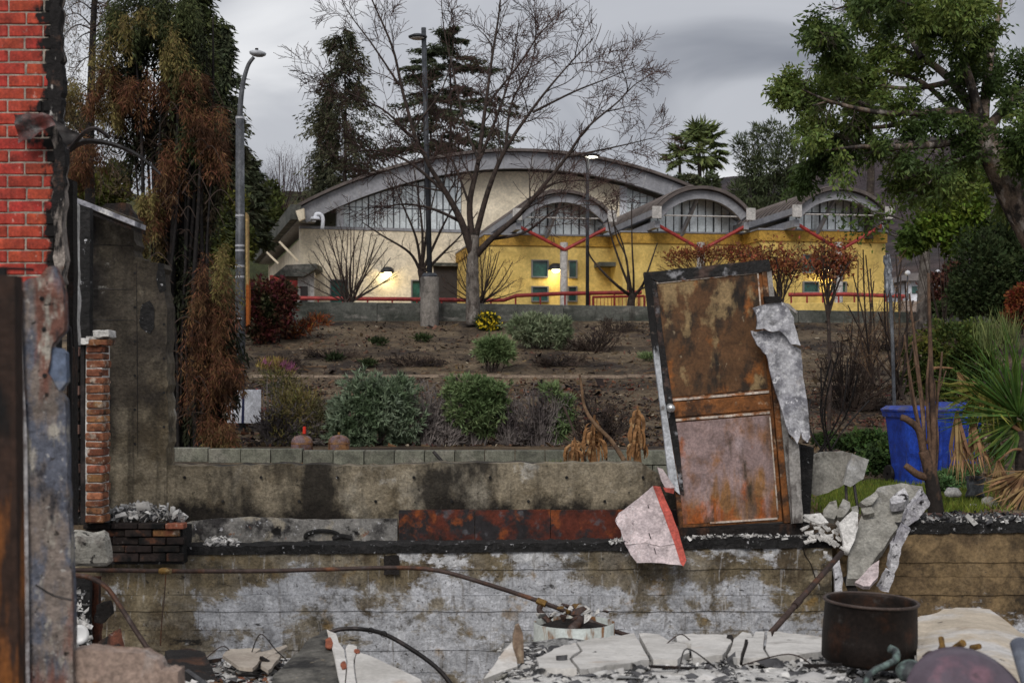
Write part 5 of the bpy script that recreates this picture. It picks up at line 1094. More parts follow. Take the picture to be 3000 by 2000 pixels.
teal_m = M('verdigris_brass', (.16, .22, .20), [dict(c=(.05, .055, .058), s=12, lo=.48, hi=.6), dict(c=(.28, .42, .33), s=9, lo=.58, hi=.68), dict(c=(.35, .33, .3), s=16, lo=.62, hi=.7)], rough=.5, metal=.3)
t = thing('tap_spout', 'curved verdigris tap spout lying in front of the pot', 'tap', P(2560, 2010, 5.6))
MB().tube(curve_pts([P(2542, 2030, 5.5), P(2538, 1992, 5.5), P(2560, 1964, 5.55), P(2598, 1946, 5.6), P(2624, 1930, 5.65), P(2624, 1908, 5.7), P(2606, 1898, 5.7)], 6), [.013]*24 + [.016]*13, 10).build('spout', teal_m, t, smooth=True)
MB().lathe([(.001, .02), (.03, .016), (.05, 0), (.05, -.02), (.001, -.02)], P(2660, 1958, 5.6), 18, Euler((R(30), R(-25), 0)).to_matrix()).build('base_flange', teal_m, t, smooth=True)
lay('stucco_slab', 'pale tan curved stucco slab lying behind the round pan', [(2684, 1830), (2748, 1814), (2766, 1802), (2840, 1800), (2900, 1804), (2944, 1836), (2986, 1872), (3080, 1910), (3080, 2070), (2800, 2070), (2690, 1970), (2680, 1890)], .04, M('tan_stucco', (.50, .43, .34), [dict(c=(.58, .56, .54), s=2.2, lo=.48, hi=.62), dict(c=(.34, .27, .2), s=5, lo=.58, hi=.7, a=.7), dict(c=(.05, .04, .03), s=11, lo=.67, hi=.71)], bump=(24, .5, .012), grit=(0.2, 5.0, 40.0)), 'stucco', Yf=lambda x, y: lerp(8.2, 5.4, (y - 1800)/270), n=4, amp=3)
lay('stucco_slab', 'grey white slab fragment between the pot and the tan slab', [(2660, 1836), (2700, 1830), (2760, 1860), (2770, 1960), (2680, 1950)], .04, plaster_w, 'stucco', Yf=lambda x, y: lerp(8.4, 6.6, (y - 1830)/130))
tag(MB().tube([P(2985, 1884, 4.8), P(3030, 2040, 4.6)], .03, 16).build('grey_tube', M('grey_tube', (.14, .155, .19), [dict(c=(.09, .1, .13), s=6, lo=.45, hi=.6)], rough=.6, grit=(0.2, 9.0, 40.0)), smooth=False), 'blue-grey thick tube lying beside the tan slab', 'pipe')

# ---- left-hand heap: tile, white slab with red patches, beige boards, charred wood
tile_m = M('dark_tile', (.085, .080, .070), [dict(c=(.17, .16, .14), s=4, lo=.5, hi=.62), dict(c=(.02, .019, .018), s=5, lo=.52, hi=.62, loc=(4, 2, 2)), dict(c=(.24, .2, .14), s=12, lo=.64, hi=.7, a=.7)], rough=.7, bump=(16, .6, .015))
yl = lambda x, y: lerp(8.6, 7.2, (y - 1842) / 160)
lay('roof_tile', 'tilted dark grey broken tile propped on the rubble', [(955, 1842), (968, 1850), (985, 1920), (1002, 1990), (1000, 2040), (790, 2040), (800, 1976), (850, 1930), (905, 1872)], .05, tile_m, 'tile', Yf=lambda x, y: lerp(8.5, 7.3, (y - 1842) / 190), n=5, amp=3)
t = thing('tiled_slab', 'tilted white slab with terracotta patches and dark cracks', 'slab', P(1100, 2020, 7.6))
def wp(x, y): return P(x, y, lerp(8.45, 7.25, (y - 1842) / 190) - (x - 960) * .0002)
for pts in ([(957, 1842), (984, 1854), (992, 1880), (1008, 1902), (1014, 1936), (1006, 2040), (990, 1980), (976, 1910)], [(1012, 1900), (1020, 1886), (1046, 1892), (1044, 1906), (1036, 1930), (1040, 1985), (1052, 2040), (1010, 2040), (1018, 1936)], [(1048, 1908), (1100, 1926), (1232, 1988), (1252, 2040), (1056, 2040), (1044, 1984), (1040, 1932)]):
    MB().prism([wp(x, y) for x, y in jag(pts, 3, 1.5)], Vector((.0, .03, -.035))).build('slab_piece', board_w, t)
terr = M('terracotta', (.30, .095, .05), [dict(c=(.2, .06, .035), s=9, lo=.5, hi=.62)])
for cx, cy, rx, ry in ((964, 1885, 12, 18), (1007, 1950, 10, 13), (1046, 1908, 10, 6)):
    MB().prism([wp(cx + rx*math.cos(a)*rnd.uniform(.8, 1.15), cy + ry*math.sin(a)*rnd.uniform(.8, 1.15)) + Vector((0, -.006, .006)) for a in np.linspace(0, 6.28, 11)[:-1]], (0, .012, -.01)).build('patch', terr, t)
beige = M('beige_board', (.43, .38, .32), [dict(c=(.35, .3, .25), s=3, lo=.45, hi=.65), dict(c=(.08, .06, .05), s=12, lo=.66, hi=.72, a=.7)], bump=(26, .3, .008), grit=(0.2, 6.0, 40.0))
yb_ = lambda x, y: lerp(8.75, 7.9, (y - 1895) / 75)
lay('beige_board', 'broad beige board fragment with a cracked edge', [(652, 1928), (674, 1909), (764, 1908), (744, 1924), (790, 1912), (762, 1940), (740, 1966), (700, 1962)], .02, beige, 'board', Yf=yb_)
lay('beige_board', 'long thin beige board fragment pointing at the dark tile', [(768, 1926), (800, 1908), (838, 1897), (842, 1902), (806, 1922), (770, 1942)], .02, beige, 'board', Yf=yb_)
lay('beige_board', 'square beige board fragment against the dark tile', [(768, 1944), (804, 1922), (824, 1926), (796, 1966), (786, 1972), (764, 1958)], .02, beige, 'board', Yf=yb_)
slab3('charred_beam', 'burnt black beam end lying in the rubble', 'beam', [(484, 1906, 8.2), (560, 1898, 8.3), (600, 1910, 8.2), (620, 1950, 7.9), (650, 2030, 7.4), (560, 2040, 7.2), (498, 1960, 7.7)], .16, char_wood, n=5, amp=4)
slab3('charred_beam', 'thin grey metal strip lying along the burnt beam', 'strip', [(540, 1962, 7.6), (552, 1958, 7.6), (640, 2020, 7.1), (630, 2030, 7.1)], .01, strip_m)
burnt = M('burnt_red_wood', (.10, .035, .02), [dict(c=(.02, .014, .012), s=(14, 14, 3), lo=.48, hi=.58), dict(c=(.3, .27, .24), s=(20, 20, 4), lo=.66, hi=.7)], bump=((26, 26, 6), .8, .012))
slab3('wood_block', 'burnt red-brown wooden block with split fins', 'block', [(318, 1858, 8.6), (354, 1838, 8.6), (372, 1926, 8.5), (340, 1936, 8.4)], .14, burnt, n=3, amp=2)
slab3('wood_block', 'dark burnt wooden board leaning on the split block', 'block', [(286, 1880, 8.75), (316, 1862, 8.7), (336, 1930, 8.6), (308, 1936, 8.6)], .05, char_wood, n=3, amp=2)
slab3('burnt_stud', 'rust-brown burnt stud standing behind the bent pipe', 'framing', [(268, 1690, 9.6), (290, 1690, 9.6), (294, 1930, 9.6), (268, 1934, 9.6)], .06, burnt, n=10, amp=3)
slab3('charred_board', 'black charred panel flecked with ash behind the plaster pillar', 'panel', [(214, 1690, 9.5), (262, 1690, 9.5), (264, 1940, 9.5), (214, 1940, 9.5)], .05, char_m, n=8, amp=3)
slab3('charred_board', 'charred wad of insulation hanging beside the burnt stud', 'panel', [(282, 1772, 9.4), (318, 1762, 9.4), (326, 1800, 9.4), (300, 1826, 9.4), (276, 1822, 9.4)], .07, char_wood, n=5, amp=4)
t = tag(MB().lathe([(.001, 0), (.04, .003), (.062, .014), (.064, .018), (.04, .008), (.001, .005)], P(232, 1858, 9.2), 24, Euler((R(80), 0, R(10))).to_matrix()).build('white_plate', M('china', (.7, .7, .7), rough=.2), smooth=True), 'small white china plate caught behind the plaster pillar', 'plate')

# ---- wires and charred sticks tangled in the rubble
def strewn(n, xr, yr, seed, kind, where):
    q = random.Random(seed)
    for i in range(n):
        px, py = q.uniform(*xr), q.uniform(*yr); Y = YH(px, py)
        if Y > 9.0: continue
        x = (px-1500)/F*Y; p0 = Vector((x, Y, ZC + heap_z(x, Y) + .05)); a = q.uniform(0, 6.28); L = q.uniform(.12, .45)
        e_ = p0 + Vector((math.cos(a)*L, math.sin(a)*L*.6, q.uniform(-.02, .10)))
        if kind == 'wire':
            m = p0.lerp(e_, .5) + Vector((q.uniform(-.08, .08), q.uniform(-.05, .05), q.uniform(.02, .14)))
            o = MB().tube(curve_pts([p0, m, e_, e_ + Vector((q.uniform(-.1, .1), 0, -.06))], 6), .0035, 5).build('bent_wire', steel_dark if i % 2 else rust_pipe); tag(o, ('black' if i % 2 else 'rusty') + ' bent wire sticking out of the rubble ' + where, 'wire', 'bent wires ' + where)
        else:
            o = MB().beam(p0, e_, q.uniform(.012, .03), q.uniform(.01, .022)).build('charred_stick', char_wood, rough=(2, .004, 30)); tag(o, ('long' if L > .28 else 'short') + ' charred stick lying in the rubble ' + where, 'stick', 'charred sticks ' + where)
strewn(3, (1560, 2500), (1940, 2005), 41, 'wire', 'around the white wallboard')
strewn(7, (1560, 2500), (1940, 2005), 42, 'stick', 'around the white wallboard')
strewn(2, (560, 960), (1920, 2005), 43, 'wire', 'below the tilted dark tile')
strewn(8, (540, 960), (1915, 2005), 44, 'stick', 'below the tilted dark tile')
# ================================================================ VEGETATION
bark_gray = M('grey_bark', (.16, .14, .125), [dict(c=(.07, .058, .05), s=(7, 7, 2.5), lo=.46, hi=.6), dict(c=(.27, .25, .23), s=(9, 9, 4), lo=.56, hi=.68)], bump=((14, 14, 4), .8, .03))
bark_dark = M('dark_bark', (.055, .040, .034), [dict(c=(.025, .02, .018), s=6, lo=.5, hi=.62), dict(c=(.11, .085, .07), s=9, lo=.58, hi=.7)], bump=(14, .7, .02))
twig_red = M('reddish_twig', (.070, .040, .034), [dict(c=(.035, .022, .02), s=4, lo=.5, hi=.62)], rough=.85)
twig_tan = M('tan_twig', (.17, .105, .06), [dict(c=(.08, .05, .034), s=6, lo=.5, hi=.62)], rough=.85)
burnt_bark = M('burnt_bark', (.017, .015, .015), [dict(c=(.05, .04, .035), s=8, lo=.54, hi=.66)], bump=(16, .8, .02))

class Tree:
    """branches are grown as tapered tubes; ends of twigs are kept for leaves"""
    def __init__(s, seed, rmin=.0045): s.rmin = rmin; s.r = random.Random(seed); s.wood = {0: MB(), 1: MB()}; s.tips = []
    def limb(s, pts, r0, r1, which=0, n=7):
        pts = curve_pts(pts, 5); m = len(pts)
        s.wood[which].tube(pts, [lerp(r0, r1, (i/(m-1))**.8) for i in range(m)], n, cap=False); return pts
    def shoot(s, p, d, L, r0, level, maxlev, up=.12, spread=.75, kids=(4, 6), wig=.16, ratio=.56, lmin=.12, keep=True, sag=0.0):
        n = max(3, min(7, int(L / .25) + 2)) if level < maxlev else 3
        q = [Vector(p)]; dd = Vector(d).normalized(); r = s.r
        for i in range(n):
            dd = (dd + Vector((r.gauss(0, wig), r.gauss(0, wig), r.gauss(0, wig) + up * .5 - sag))).normalized(); q.append(q[-1] + dd * (L / n))
        sides = 5 if r0 > .03 else (4 if r0 > .012 else 3)
        s.wood[0 if r0 > .02 else 1].tube(q, [max(r0 * (1 - .72 * i / n), s.rmin * .8) for i in range(n+1)], sides, cap=False)
        if level >= maxlev:
            if keep: s.tips.append((q[-1], dd, L)); s.tips.append((q[len(q)//2], dd, L))
            return
        s.kids(q, dd, L, r0, level, maxlev, up, spread, kids, wig, ratio, lmin, keep, sag)
    def kids(s, q, dd, L, r0, level, maxlev, up, spread, kids, wig, ratio, lmin, keep=True, sag=0.0, t0=.2, outward=None):
        r = s.r; k = r.randint(*kids)
        for i in range(k):
            t = lerp(t0, .98, (i + r.random()*.8) / k); f = t * (len(q)-1); a = int(f); p = q[a].lerp(q[min(a+1, len(q)-1)], f-a)
            base = (q[min(a+1, len(q)-1)] - q[max(a-1, 0)]).normalized()
            ax = Vector((r.gauss(0, 1), r.gauss(0, .8), r.gauss(0, 1))); ax = (ax - base * ax.dot(base)).normalized()
            nd = (base * (1 - spread*.45) + ax * spread * r.uniform(.6, 1.15) + Vector((0, 0, up))).normalized()
            s.shoot(p, nd, max(lmin, L * ratio * r.uniform(.6, 1.2) * (1.1 - .45*t)), max(s.rmin, r0 * .52 * (1 - .4*t)), level+1, maxlev, up, spread, (max(2, kids[0]-2), max(3, kids[1]-2)), wig, ratio, lmin, keep, sag)
    def build(s, t, thick, thin, names=('trunk', 'twigs')):
        if s.wood[0].v: s.wood[0].build(names[0], thick, t, smooth=True)
        if s.wood[1].v: tag(s.wood[1].build(names[1], thin, t), kind='stuff')

def treething(name, label, base, group=None, cat='tree'): return thing(name, label, cat, base, group)

# ---- big leafless street tree in front of the gymnasium
Yt = 47.0
t = treething('bare_tree', 'big leafless tree with a pale trunk growing at the top of the bank', P(1386, 948, Yt))
T = Tree(3, .0105)
def limb_px(T, pts, r0, r1, lev=1, maxlev=4, L=2.9, kids=(7, 10), up=.06, spread=.70, dYs=0.0, n=7, ratio=.66, t0=.25, kn=None, wig=.14, r_k=None):
    m = len(pts); q = T.limb([P(x, y, Yt + dYs * i/(m-1)) for i, (x, y) in enumerate(pts)], r0, r1, n=n)
    T.kids(q, None, L, r_k or max(r0 * .5, .022), lev, maxlev, up, spread, kn or kids, wig, ratio, .3, t0=t0)
    return q
tk = curve_pts([P(1386, 952, Yt), P(1385, 860, Yt), P(1384, 780, Yt), P(1388, 730, Yt), P(1391, 690, Yt)], 5)
MB().tube(tk, [lerp(.25, .15, i/20) for i in range(21)], 10).build('trunk', bark_gray, t, smooth=True)
limb_px(T, [(1384, 745), (1352, 650), (1310, 570), (1260, 490), (1225, 420), (1190, 385)], 0.146, 0.034, dYs=-1.2)
limb_px(T, [(1190, 385), (1120, 320), (1000, 260), (920, 190)], 0.049, 0.010, dYs=-1.5, L=2.55)
limb_px(T, [(1225, 430), (1180, 270), (1150, 140), (1090, 0), (1080, -40)], 0.073, 0.014, dYs=-.6, L=2.85)
limb_px(T, [(1170, 250), (1090, 130), (1030, 50), (1000, 0)], 0.043, 0.008, dYs=-.8, L=2.40)
limb_px(T, [(1200, 385), (1240, 340), (1300, 250), (1330, 120), (1320, -20)], 0.043, 0.009, dYs=1, L=2.40)
limb_px(T, [(1388, 730), (1376, 600), (1400, 480), (1420, 330), (1440, 180), (1462, 40), (1470, -60)], 0.127, 0.017, dYs=.3, L=3.60)
limb_px(T, [(1402, 470), (1360, 360), (1330, 220), (1300, 80), (1290, -60)], 0.058, 0.011, dYs=1.4, L=3.00)
limb_px(T, [(1424, 310), (1520, 190), (1590, 90), (1680, 10)], 0.049, 0.009, dYs=-.9, L=2.85)
limb_px(T, [(1392, 700), (1430, 560), (1480, 440), (1560, 320), (1640, 220), (1740, 110)], 0.116, 0.013, dYs=-1.6, L=3.60)
limb_px(T, [(1480, 440), (1500, 300), (1560, 180), (1570, 40)], 0.058, 0.011, dYs=1.6, L=3.00)
limb_px(T, [(1560, 330), (1680, 270), (1780, 230), (1870, 190)], 0.049, 0.009, dYs=-.8, L=2.70)
limb_px(T, [(1398, 745), (1440, 700), (1520, 630), (1580, 560), (1660, 460), (1720, 375), (1820, 290), (1850, 240)], 0.127, 0.011, dYs=-2.2, L=3.30)
limb_px(T, [(1660, 460), (1760, 440), (1850, 420), (1930, 400)], 0.049, 0.008, dYs=-.7, L=2.25)
limb_px(T, [(1530, 620), (1620, 540), (1740, 530), (1800, 540)], 0.043, 0.008, dYs=1.3, L=2.10)
limb_px(T, [(1300, 560), (1200, 540), (1130, 500), (1080, 520)], 0.034, 0.008, dYs=.8, L=2.10)
limb_px(T, [(1375, 600), (1330, 480), (1290, 430), (1270, 320)], 0.049, 0.009, dYs=1.6, L=2.55)
limb_px(T, [(1440, 700), (1540, 680), (1640, 610), (1760, 600)], 0.068, 0.011, dYs=-1.6, L=2.2)
limb_px(T, [(1352, 650), (1260, 610), (1160, 600), (1060, 640)], 0.068, 0.011, dYs=-1.4, L=2.2)
limb_px(T, [(1310, 570), (1190, 470), (1070, 440), (990, 470)], 0.068, 0.011, dYs=1.4, L=2.4)
limb_px(T, [(1400, 480), (1460, 330), (1500, 200), (1520, 60)], 0.068, 0.011, dYs=1.8, L=2.6)
T.build(t, bark_dark, twig_red, ('limbs', 'twigs'))

def fan_shrub(px, py, Y, xl, xr, ytop, seed, label, nst=12, r0=.05, thick=bark_dark, thin=twig_red, maxlev=3, L=.75, name='bare_shrub', kids=(3, 5), group=None, cat='shrub'):
    b = P(px, py, Y); t = treething(name, label, b, group, cat); T = Tree(seed)
    for i in range(nst):
        u = (i + .5) / nst; x = lerp(xl, xr, u); yy = lerp(py, ytop, (1 - abs(2*u-1)**2.2) * .75 + .25 + T.r.uniform(-.1, .05))
        e_ = P(x + T.r.uniform(-8, 8), yy, Y + T.r.uniform(-1.2, 1.2)); m = b.lerp(e_, .5) + Vector((0, 0, (e_.z - b.z) * -.03)) + Vector((T.r.uniform(-.15, .15), 0, 0))
        q = T.limb([b + Vector((T.r.uniform(-.15, .15), T.r.uniform(-.15, .15), 0)), m, e_], r0, .012, n=5)
        T.kids(q, None, L * 1.5, .018, 1, maxlev, .08, .62, (kids[0]+2, kids[1]+2), .14, .6, .14, t0=.2)
    T.build(t, thick, thin); return T, t
fan_shrub(1020, 888, 50, 872, 1180, 650, 11, 'leafless fan-shaped shrub behind the low wall by the gymnasium lamp', 24, .035)
fan_shrub(1405, 892, 50.5, 1290, 1540, 720, 12, 'leafless shrub behind the pale trunk of the big tree', 20, .035)
Yt = 51
t = treething('bare_tree', 'leafless vase-shaped tree behind the concrete lamp pedestal', P(1248, 900, Yt)); T = Tree(21)
T.limb([P(1248, 905, Yt), P(1240, 830, Yt), P(1232, 790, Yt)], .16, .12)
for pts in ([(1234, 800), (1200, 740), (1120, 690), (1060, 650)], [(1234, 795), (1220, 700), (1180, 600), (1140, 500)], [(1236, 795), (1238, 690), (1228, 590), (1210, 480)], [(1238, 795), (1280, 700), (1320, 620), (1360, 560)], [(1240, 800), (1300, 740), (1350, 690), (1400, 620)], [(1236, 790), (1255, 650), (1280, 540)]):
    limb_px(T, pts, .07, .016, lev=1, maxlev=3, L=1.1, kids=(4, 6), dYs=T.r.uniform(-1.2, 1.2), n=5)
T.build(t, bark_dark, twig_red)
# ---- small pollarded tree by the ramp
Yt = 51.5
t = treething('pollarded_tree', 'small hard-pruned dark tree in front of the yellow wing door', P(1848, 905, Yt)); T = Tree(22)
T.limb([P(1848, 912, Yt), P(1850, 880, Yt), P(1856, 862, Yt)], .17, .13)
for pts, r0 in (([(1850, 868), (1810, 838), (1770, 800), (1730, 752), (1722, 720)], .07), ([(1852, 866), (1840, 830), (1820, 780), (1790, 690), (1780, 640)], .07), ([(1856, 864), (1856, 800), (1852, 720), (1850, 596)], .05), ([(1858, 866), (1880, 840), (1896, 800), (1926, 712)], .07), ([(1840, 850), (1836, 760), (1806, 690), (1790, 600)], .045), ([(1870, 850), (1910, 830), (1930, 800)], .04), ([(1852, 860), (1826, 720), (1800, 660)], .04)):
    q = T.limb([P(x, y, Yt + T.r.uniform(-.3, .3)) for x, y in pts], r0, .02, n=6); T.kids(q, None, .35, .014, 2, 3, .2, .5, (2, 3), .1, .5, .1)
T.build(t, bark_dark, twig_red)

# ---- burnt cypress in front of the street lamp -------------------------------------------------
Yc = 24.0; sC = F / Yc
fol_green = M('cypress_green', (.070, .085, .030), [dict(c=(.026, .034, .014), s=1.3, lo=.46, hi=.6, k='World')], island=.4, trans=.15, rough=.8)
fol_olive = M('cypress_olive', (.19, .155, .055), [dict(c=(.08, .055, .022), s=1.6, lo=.48, hi=.6, k='World')], island=.4, trans=.15, rough=.85)
fol_brown = M('cypress_scorched', (.145, .068, .033), [dict(c=(.062, .03, .017), s=1.8, lo=.48, hi=.6, k='World'), dict(c=(.16, .10, .045), s=2.2, lo=.58, hi=.68, k='World')], island=.45, trans=.15, rough=.9)
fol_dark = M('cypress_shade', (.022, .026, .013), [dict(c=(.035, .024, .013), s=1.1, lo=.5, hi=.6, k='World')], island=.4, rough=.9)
t = treething('burnt_cypress', 'tall half-burnt cypress with scorched brown foliage beside the street lamp', P(500, 1420, Yc))
T = Tree(31)
for i in range(40):     # blackened stems
    x0 = rnd.uniform(440, 590); x1 = 500 + (x0 - 500) * rnd.uniform(.2, 1.6) + rnd.uniform(-60, 60); yt = rnd.uniform(-60, 520); dy = rnd.uniform(-.35, .5)
    T.limb([P(x0, 1430, Yc + dy), P(lerp(x0, x1, .3) + rnd.uniform(-14, 14), lerp(1400, yt, .4), Yc + dy), P(lerp(x0, x1, .7) + rnd.uniform(-16, 16), lerp(1400, yt, .75), Yc + dy), P(x1, yt, Yc + dy)], rnd.uniform(.03, .085), .012, n=6)
for i in range(150):    # bare arching side twigs
    x = rnd.uniform(380, 620); y = rnd.uniform(250, 1250); sgn = rnd.choice([-1, 1]); L = rnd.uniform(25, 95); dy = rnd.uniform(-.7, .3)
    T.limb([P(x, y, Yc + dy), P(x + sgn*L*.5, y - L*rnd.uniform(.2, .7), Yc + dy - .1), P(x + sgn*L, y + L*rnd.uniform(-.4, .6), Yc + dy - .2)], .014, .004, which=1, n=3)
T.build(t, burnt_bark, M('burnt_twig', (.045, .030, .024), rough=.9), ('trunk', 'bare_twigs'))
def mop(cx, cy, wd, h, n, r, depth=.45, dYc=0.0, Y=None, hang=1.0):
    """points and directions of sprays hanging from a drooping clump (pixel centre, width, height)"""
    Y = Y or Yc; s = F / Y
    k = max(3, int(n / 70)); P0, D0 = [], []
    for i in range(k):
        bx = cx + r.uniform(-.5, .5) * wd * .8; top = cy - h/2 + abs(bx - cx) / (wd/2 + 1e-6) * h * .35 + r.uniform(-.06, .12) * h
        by = Y + dYc + r.uniform(-depth, depth) * .7; L = h * r.uniform(.45, 1.0) * hang; sw = wd * r.uniform(.05, .13); lean = r.uniform(-.3, .3) + (bx - cx) / wd * .5
        m = int(n / k); u = r.random(m) ** .8; a = r.normal(size=m) * .5
        x = bx + lean * L * u * .45 + a * sw * (1 - .45 * u) * 1.2; z = top + L * u - np.abs(a) * 0 ; y = by + r.normal(size=m) * .10 - .12 * np.sin(u * 3)
        pts = np.stack([(x-1500)/F*Y, y, ZC + (HZ - z)/F*Y], 1)
        d = np.stack([r.normal(size=m) * .35 + a * .5 + lean * .3, r.normal(size=m) * .35 - .25, -np.full(m, .9) + (1 - u) * .55 + r.normal(size=m) * .2], 1)
        P0.append(pts); D0.append(d)
    return np.concatenate(P0), np.concatenate(D0)
clumps = {'green': [], 'olive': [], 'brown': [], 'dark': []}
# (cx, cy, width, height, strength)
for c in [(420, 30, 160, 160), (505, 60, 150, 170), (545, 120, 90, 200), (560, 230, 80, 200), (565, 60, 60, 160), (350, 90, 60, 170), (575, 330, 60, 180), (460, 120, 120, 110), (565, 400, 60, 140)]: clumps['green'].append((*c, 900))
for c in [(380, 110, 90, 130), (440, 80, 120, 100), (530, 150, 90, 130), (520, 210, 80, 110), (330, 200, 60, 140), (570, 250, 80, 150), (450, 690, 90, 200), (420, 740, 60, 120), (225, 290, 60, 110), (460, 600, 60, 90), (680, 800, 60, 160), (660, 1290, 90, 120), (540, 170, 90, 90), (345, 330, 60, 110)]: clumps['olive'].append((*c, 520))
for c in [(450, 270, 140, 110), (410, 300, 90, 150), (340, 240, 60, 110), (590, 320, 70, 140), (600, 390, 80, 130), (640, 360, 80, 120), (520, 490, 70, 200), (500, 540, 60, 180), (455, 640, 100, 130), (620, 430, 90, 110), (640, 470, 70, 130), (260, 440, 90, 110), (250, 500, 50, 100), (640, 850, 110, 240), (610, 960, 80, 240), (650, 990, 80, 220), (590, 1090, 60, 220), (650, 1120, 70, 180), (620, 880, 60, 260), (670, 1270, 80, 120), (620, 1250, 60, 120), (690, 1090, 60, 110), (320, 310, 70, 120), (590, 250, 60, 90)]: clumps['brown'].append((*c, 560))
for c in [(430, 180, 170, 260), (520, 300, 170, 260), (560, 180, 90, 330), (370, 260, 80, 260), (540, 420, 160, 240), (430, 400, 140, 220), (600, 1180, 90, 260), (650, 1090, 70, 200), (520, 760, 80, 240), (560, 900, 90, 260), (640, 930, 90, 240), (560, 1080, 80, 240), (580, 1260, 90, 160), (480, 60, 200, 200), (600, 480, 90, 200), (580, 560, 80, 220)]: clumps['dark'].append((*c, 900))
rr = np.random.default_rng(5)
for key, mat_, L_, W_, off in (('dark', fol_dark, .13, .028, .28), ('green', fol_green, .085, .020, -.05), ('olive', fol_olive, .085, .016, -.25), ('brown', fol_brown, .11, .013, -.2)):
    A, Bd = [], []
    for (cx, cy, wd, h, n) in clumps[key]:
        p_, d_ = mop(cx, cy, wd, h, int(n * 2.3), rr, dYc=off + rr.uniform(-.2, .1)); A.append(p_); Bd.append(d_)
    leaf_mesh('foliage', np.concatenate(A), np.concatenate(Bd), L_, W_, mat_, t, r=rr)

# ---- conifers and other trees beyond
needle_dk = M('dark_needles', (.050, .062, .032), [dict(c=(.05, .042, .024), s=.25, lo=.5, hi=.62, k='World')], island=.4, rough=.9)
needle_br = M('browned_needles', (.078, .078, .042), [dict(c=(.038, .044, .024), s=.3, lo=.48, hi=.6, k='World')], island=.4, rough=.9)
def conifer(px, base_py, top_py, Y, wpx, seed, label, mat=needle_dk, n=15000, droop=.35, layered=True, gap=1.0, lean=0, taper=1.0, L=.34, W=.09, name='conifer', group=None, low=.12):
    s = F / Y; b = P(px, base_py, Y); top = P(px + lean, top_py, Y); t = treething(name, label, b, group); T = Tree(seed); r = np.random.default_rng(seed)
    H = top.z - b.z; T.limb([b, b.lerp(top, .5) + Vector((.1, 0, 0)), top], max(.12, H*.013), .03, n=6)
    pos, dr = [], []; nb = int(H / (.42 * gap)) * 4
    per = n // nb
    for i in range(nb):
        u = (i + r.random()) / nb; z = lerp(low, .985, u); c = b.lerp(top, z); rad = wpx / s * .5 * ((1 - z) ** taper * .95 + .07) * r.uniform(.55, 1.15); a = r.uniform(0, 6.283)
        ou = np.array([math.cos(a), math.sin(a), 0]); k = r.random(per) ** .6 * rad
        slope = r.uniform(-.12, .42); dz = -droop * k * (.4 + .6 * k / (rad + 1e-6)) + (slope * k if layered else 0)
        p_ = np.array(c)[None] + ou[None] * k[:, None] + np.stack([r.normal(size=per) * .09 * (1 + k), r.normal(size=per) * .09 * (1 + k), dz + r.normal(size=per) * (.06 if layered else .16) - (0 if layered else r.random(per) * .3)], 1)
        pos.append(p_); dr.append(ou[None] * r.uniform(.2, 1, (per, 1)) + np.stack([r.normal(size=per) * .5, r.normal(size=per) * .5, -r.random(per) * (.5 if layered else 1.1)], 1))
        e_ = Vector(c) + Vector(ou.tolist()) * rad + Vector((0, 0, -droop*rad + (slope*rad if layered else 0)))
        T.wood[1].tube([Vector(c), Vector(c).lerp(e_, .5), e_], [.03, .02, .008], 3, cap=False)
    leaf_mesh('crown', np.concatenate(pos), np.concatenate(dr), L, W, mat, t, r=r); T.build(t, bark_dark, bark_dark, ('trunk', 'branches')); return t
conifer(1008, 640, 70, 88, 330, 41, 'loose brownish conifer behind the left flank of the gymnasium roof', needle_br, 10000, .5, False, 1.6, 0, .45)
conifer(960, 640, 250, 90, 130, 46, 'shorter ragged conifer beside the loose brownish conifer', needle_br, 6000, .5, False, 1.1, 0, .6)
conifer(1316, 560, 78, 92, 640, 42, 'dark layered conifer with level branches behind the gymnasium roof', needle_dk, 15000, .25, True, 1.9, 0, .7)
conifer(1258, 560, 150, 94, 420, 43, 'slimmer dark conifer touching the layered conifer', needle_dk, 8000, .25, True, 2.2, 0, .7)
conifer(650, 720, 60, 60, 210, 44, 'dark spruce behind the street lamp pole', needle_dk, 16000, .45, False, 1.0, 4, .75)
conifer(735, 760, 470, 66, 160, 47, 'low dark conifer behind the lower lamp pole', needle_dk, 6000, .3, True, 1.0, 0, .7)
conifer(572, 800, -160, 40, 150, 45, 'deep green columnar cypress behind the burnt cypress', fol_green, 16000, .1, False, .7, 0, .35, .2, .06, 'cypress')
# sparse browned pine at the far left
t = treething('scorched_pine', 'sparse scorched pine with thin hanging twigs behind the chimney', P(250, 900, 34)); T = Tree(51); Yt = 34
T.limb([P(270, 900, 34), P(262, 500, 34), P(268, 200, 34), P(280, -80, 34)], .16, .06)
for k in range(44):
    y = T.r.uniform(-90, 480); sg = T.r.choice([-1, 1, 1]); L_ = T.r.uniform(30, 150); rise = T.r.uniform(-40, 30)
    limb_px(T, [(266, y), (265 + sg*L_*.45, y + rise - 8), (265 + sg*L_, y + rise + T.r.uniform(0, 70))], .022, .006, lev=2, maxlev=4, L=.9, kids=(6, 8), up=-.14, spread=.8, dYs=T.r.uniform(-1.6, 1.6), n=4, wig=.22)
T.build(t, burnt_bark, M('scorched_pine_twig', (.085, .055, .038), rough=.9))
tp = np.array([p for p, d, L in T.tips]); td = np.array([d for p, d, L in T.tips]); sel = rr.random(len(tp)) < .55
pp_ = np.repeat(tp[sel], 3, axis=0) + rr.normal(size=(sel.sum()*3, 3)) * .06
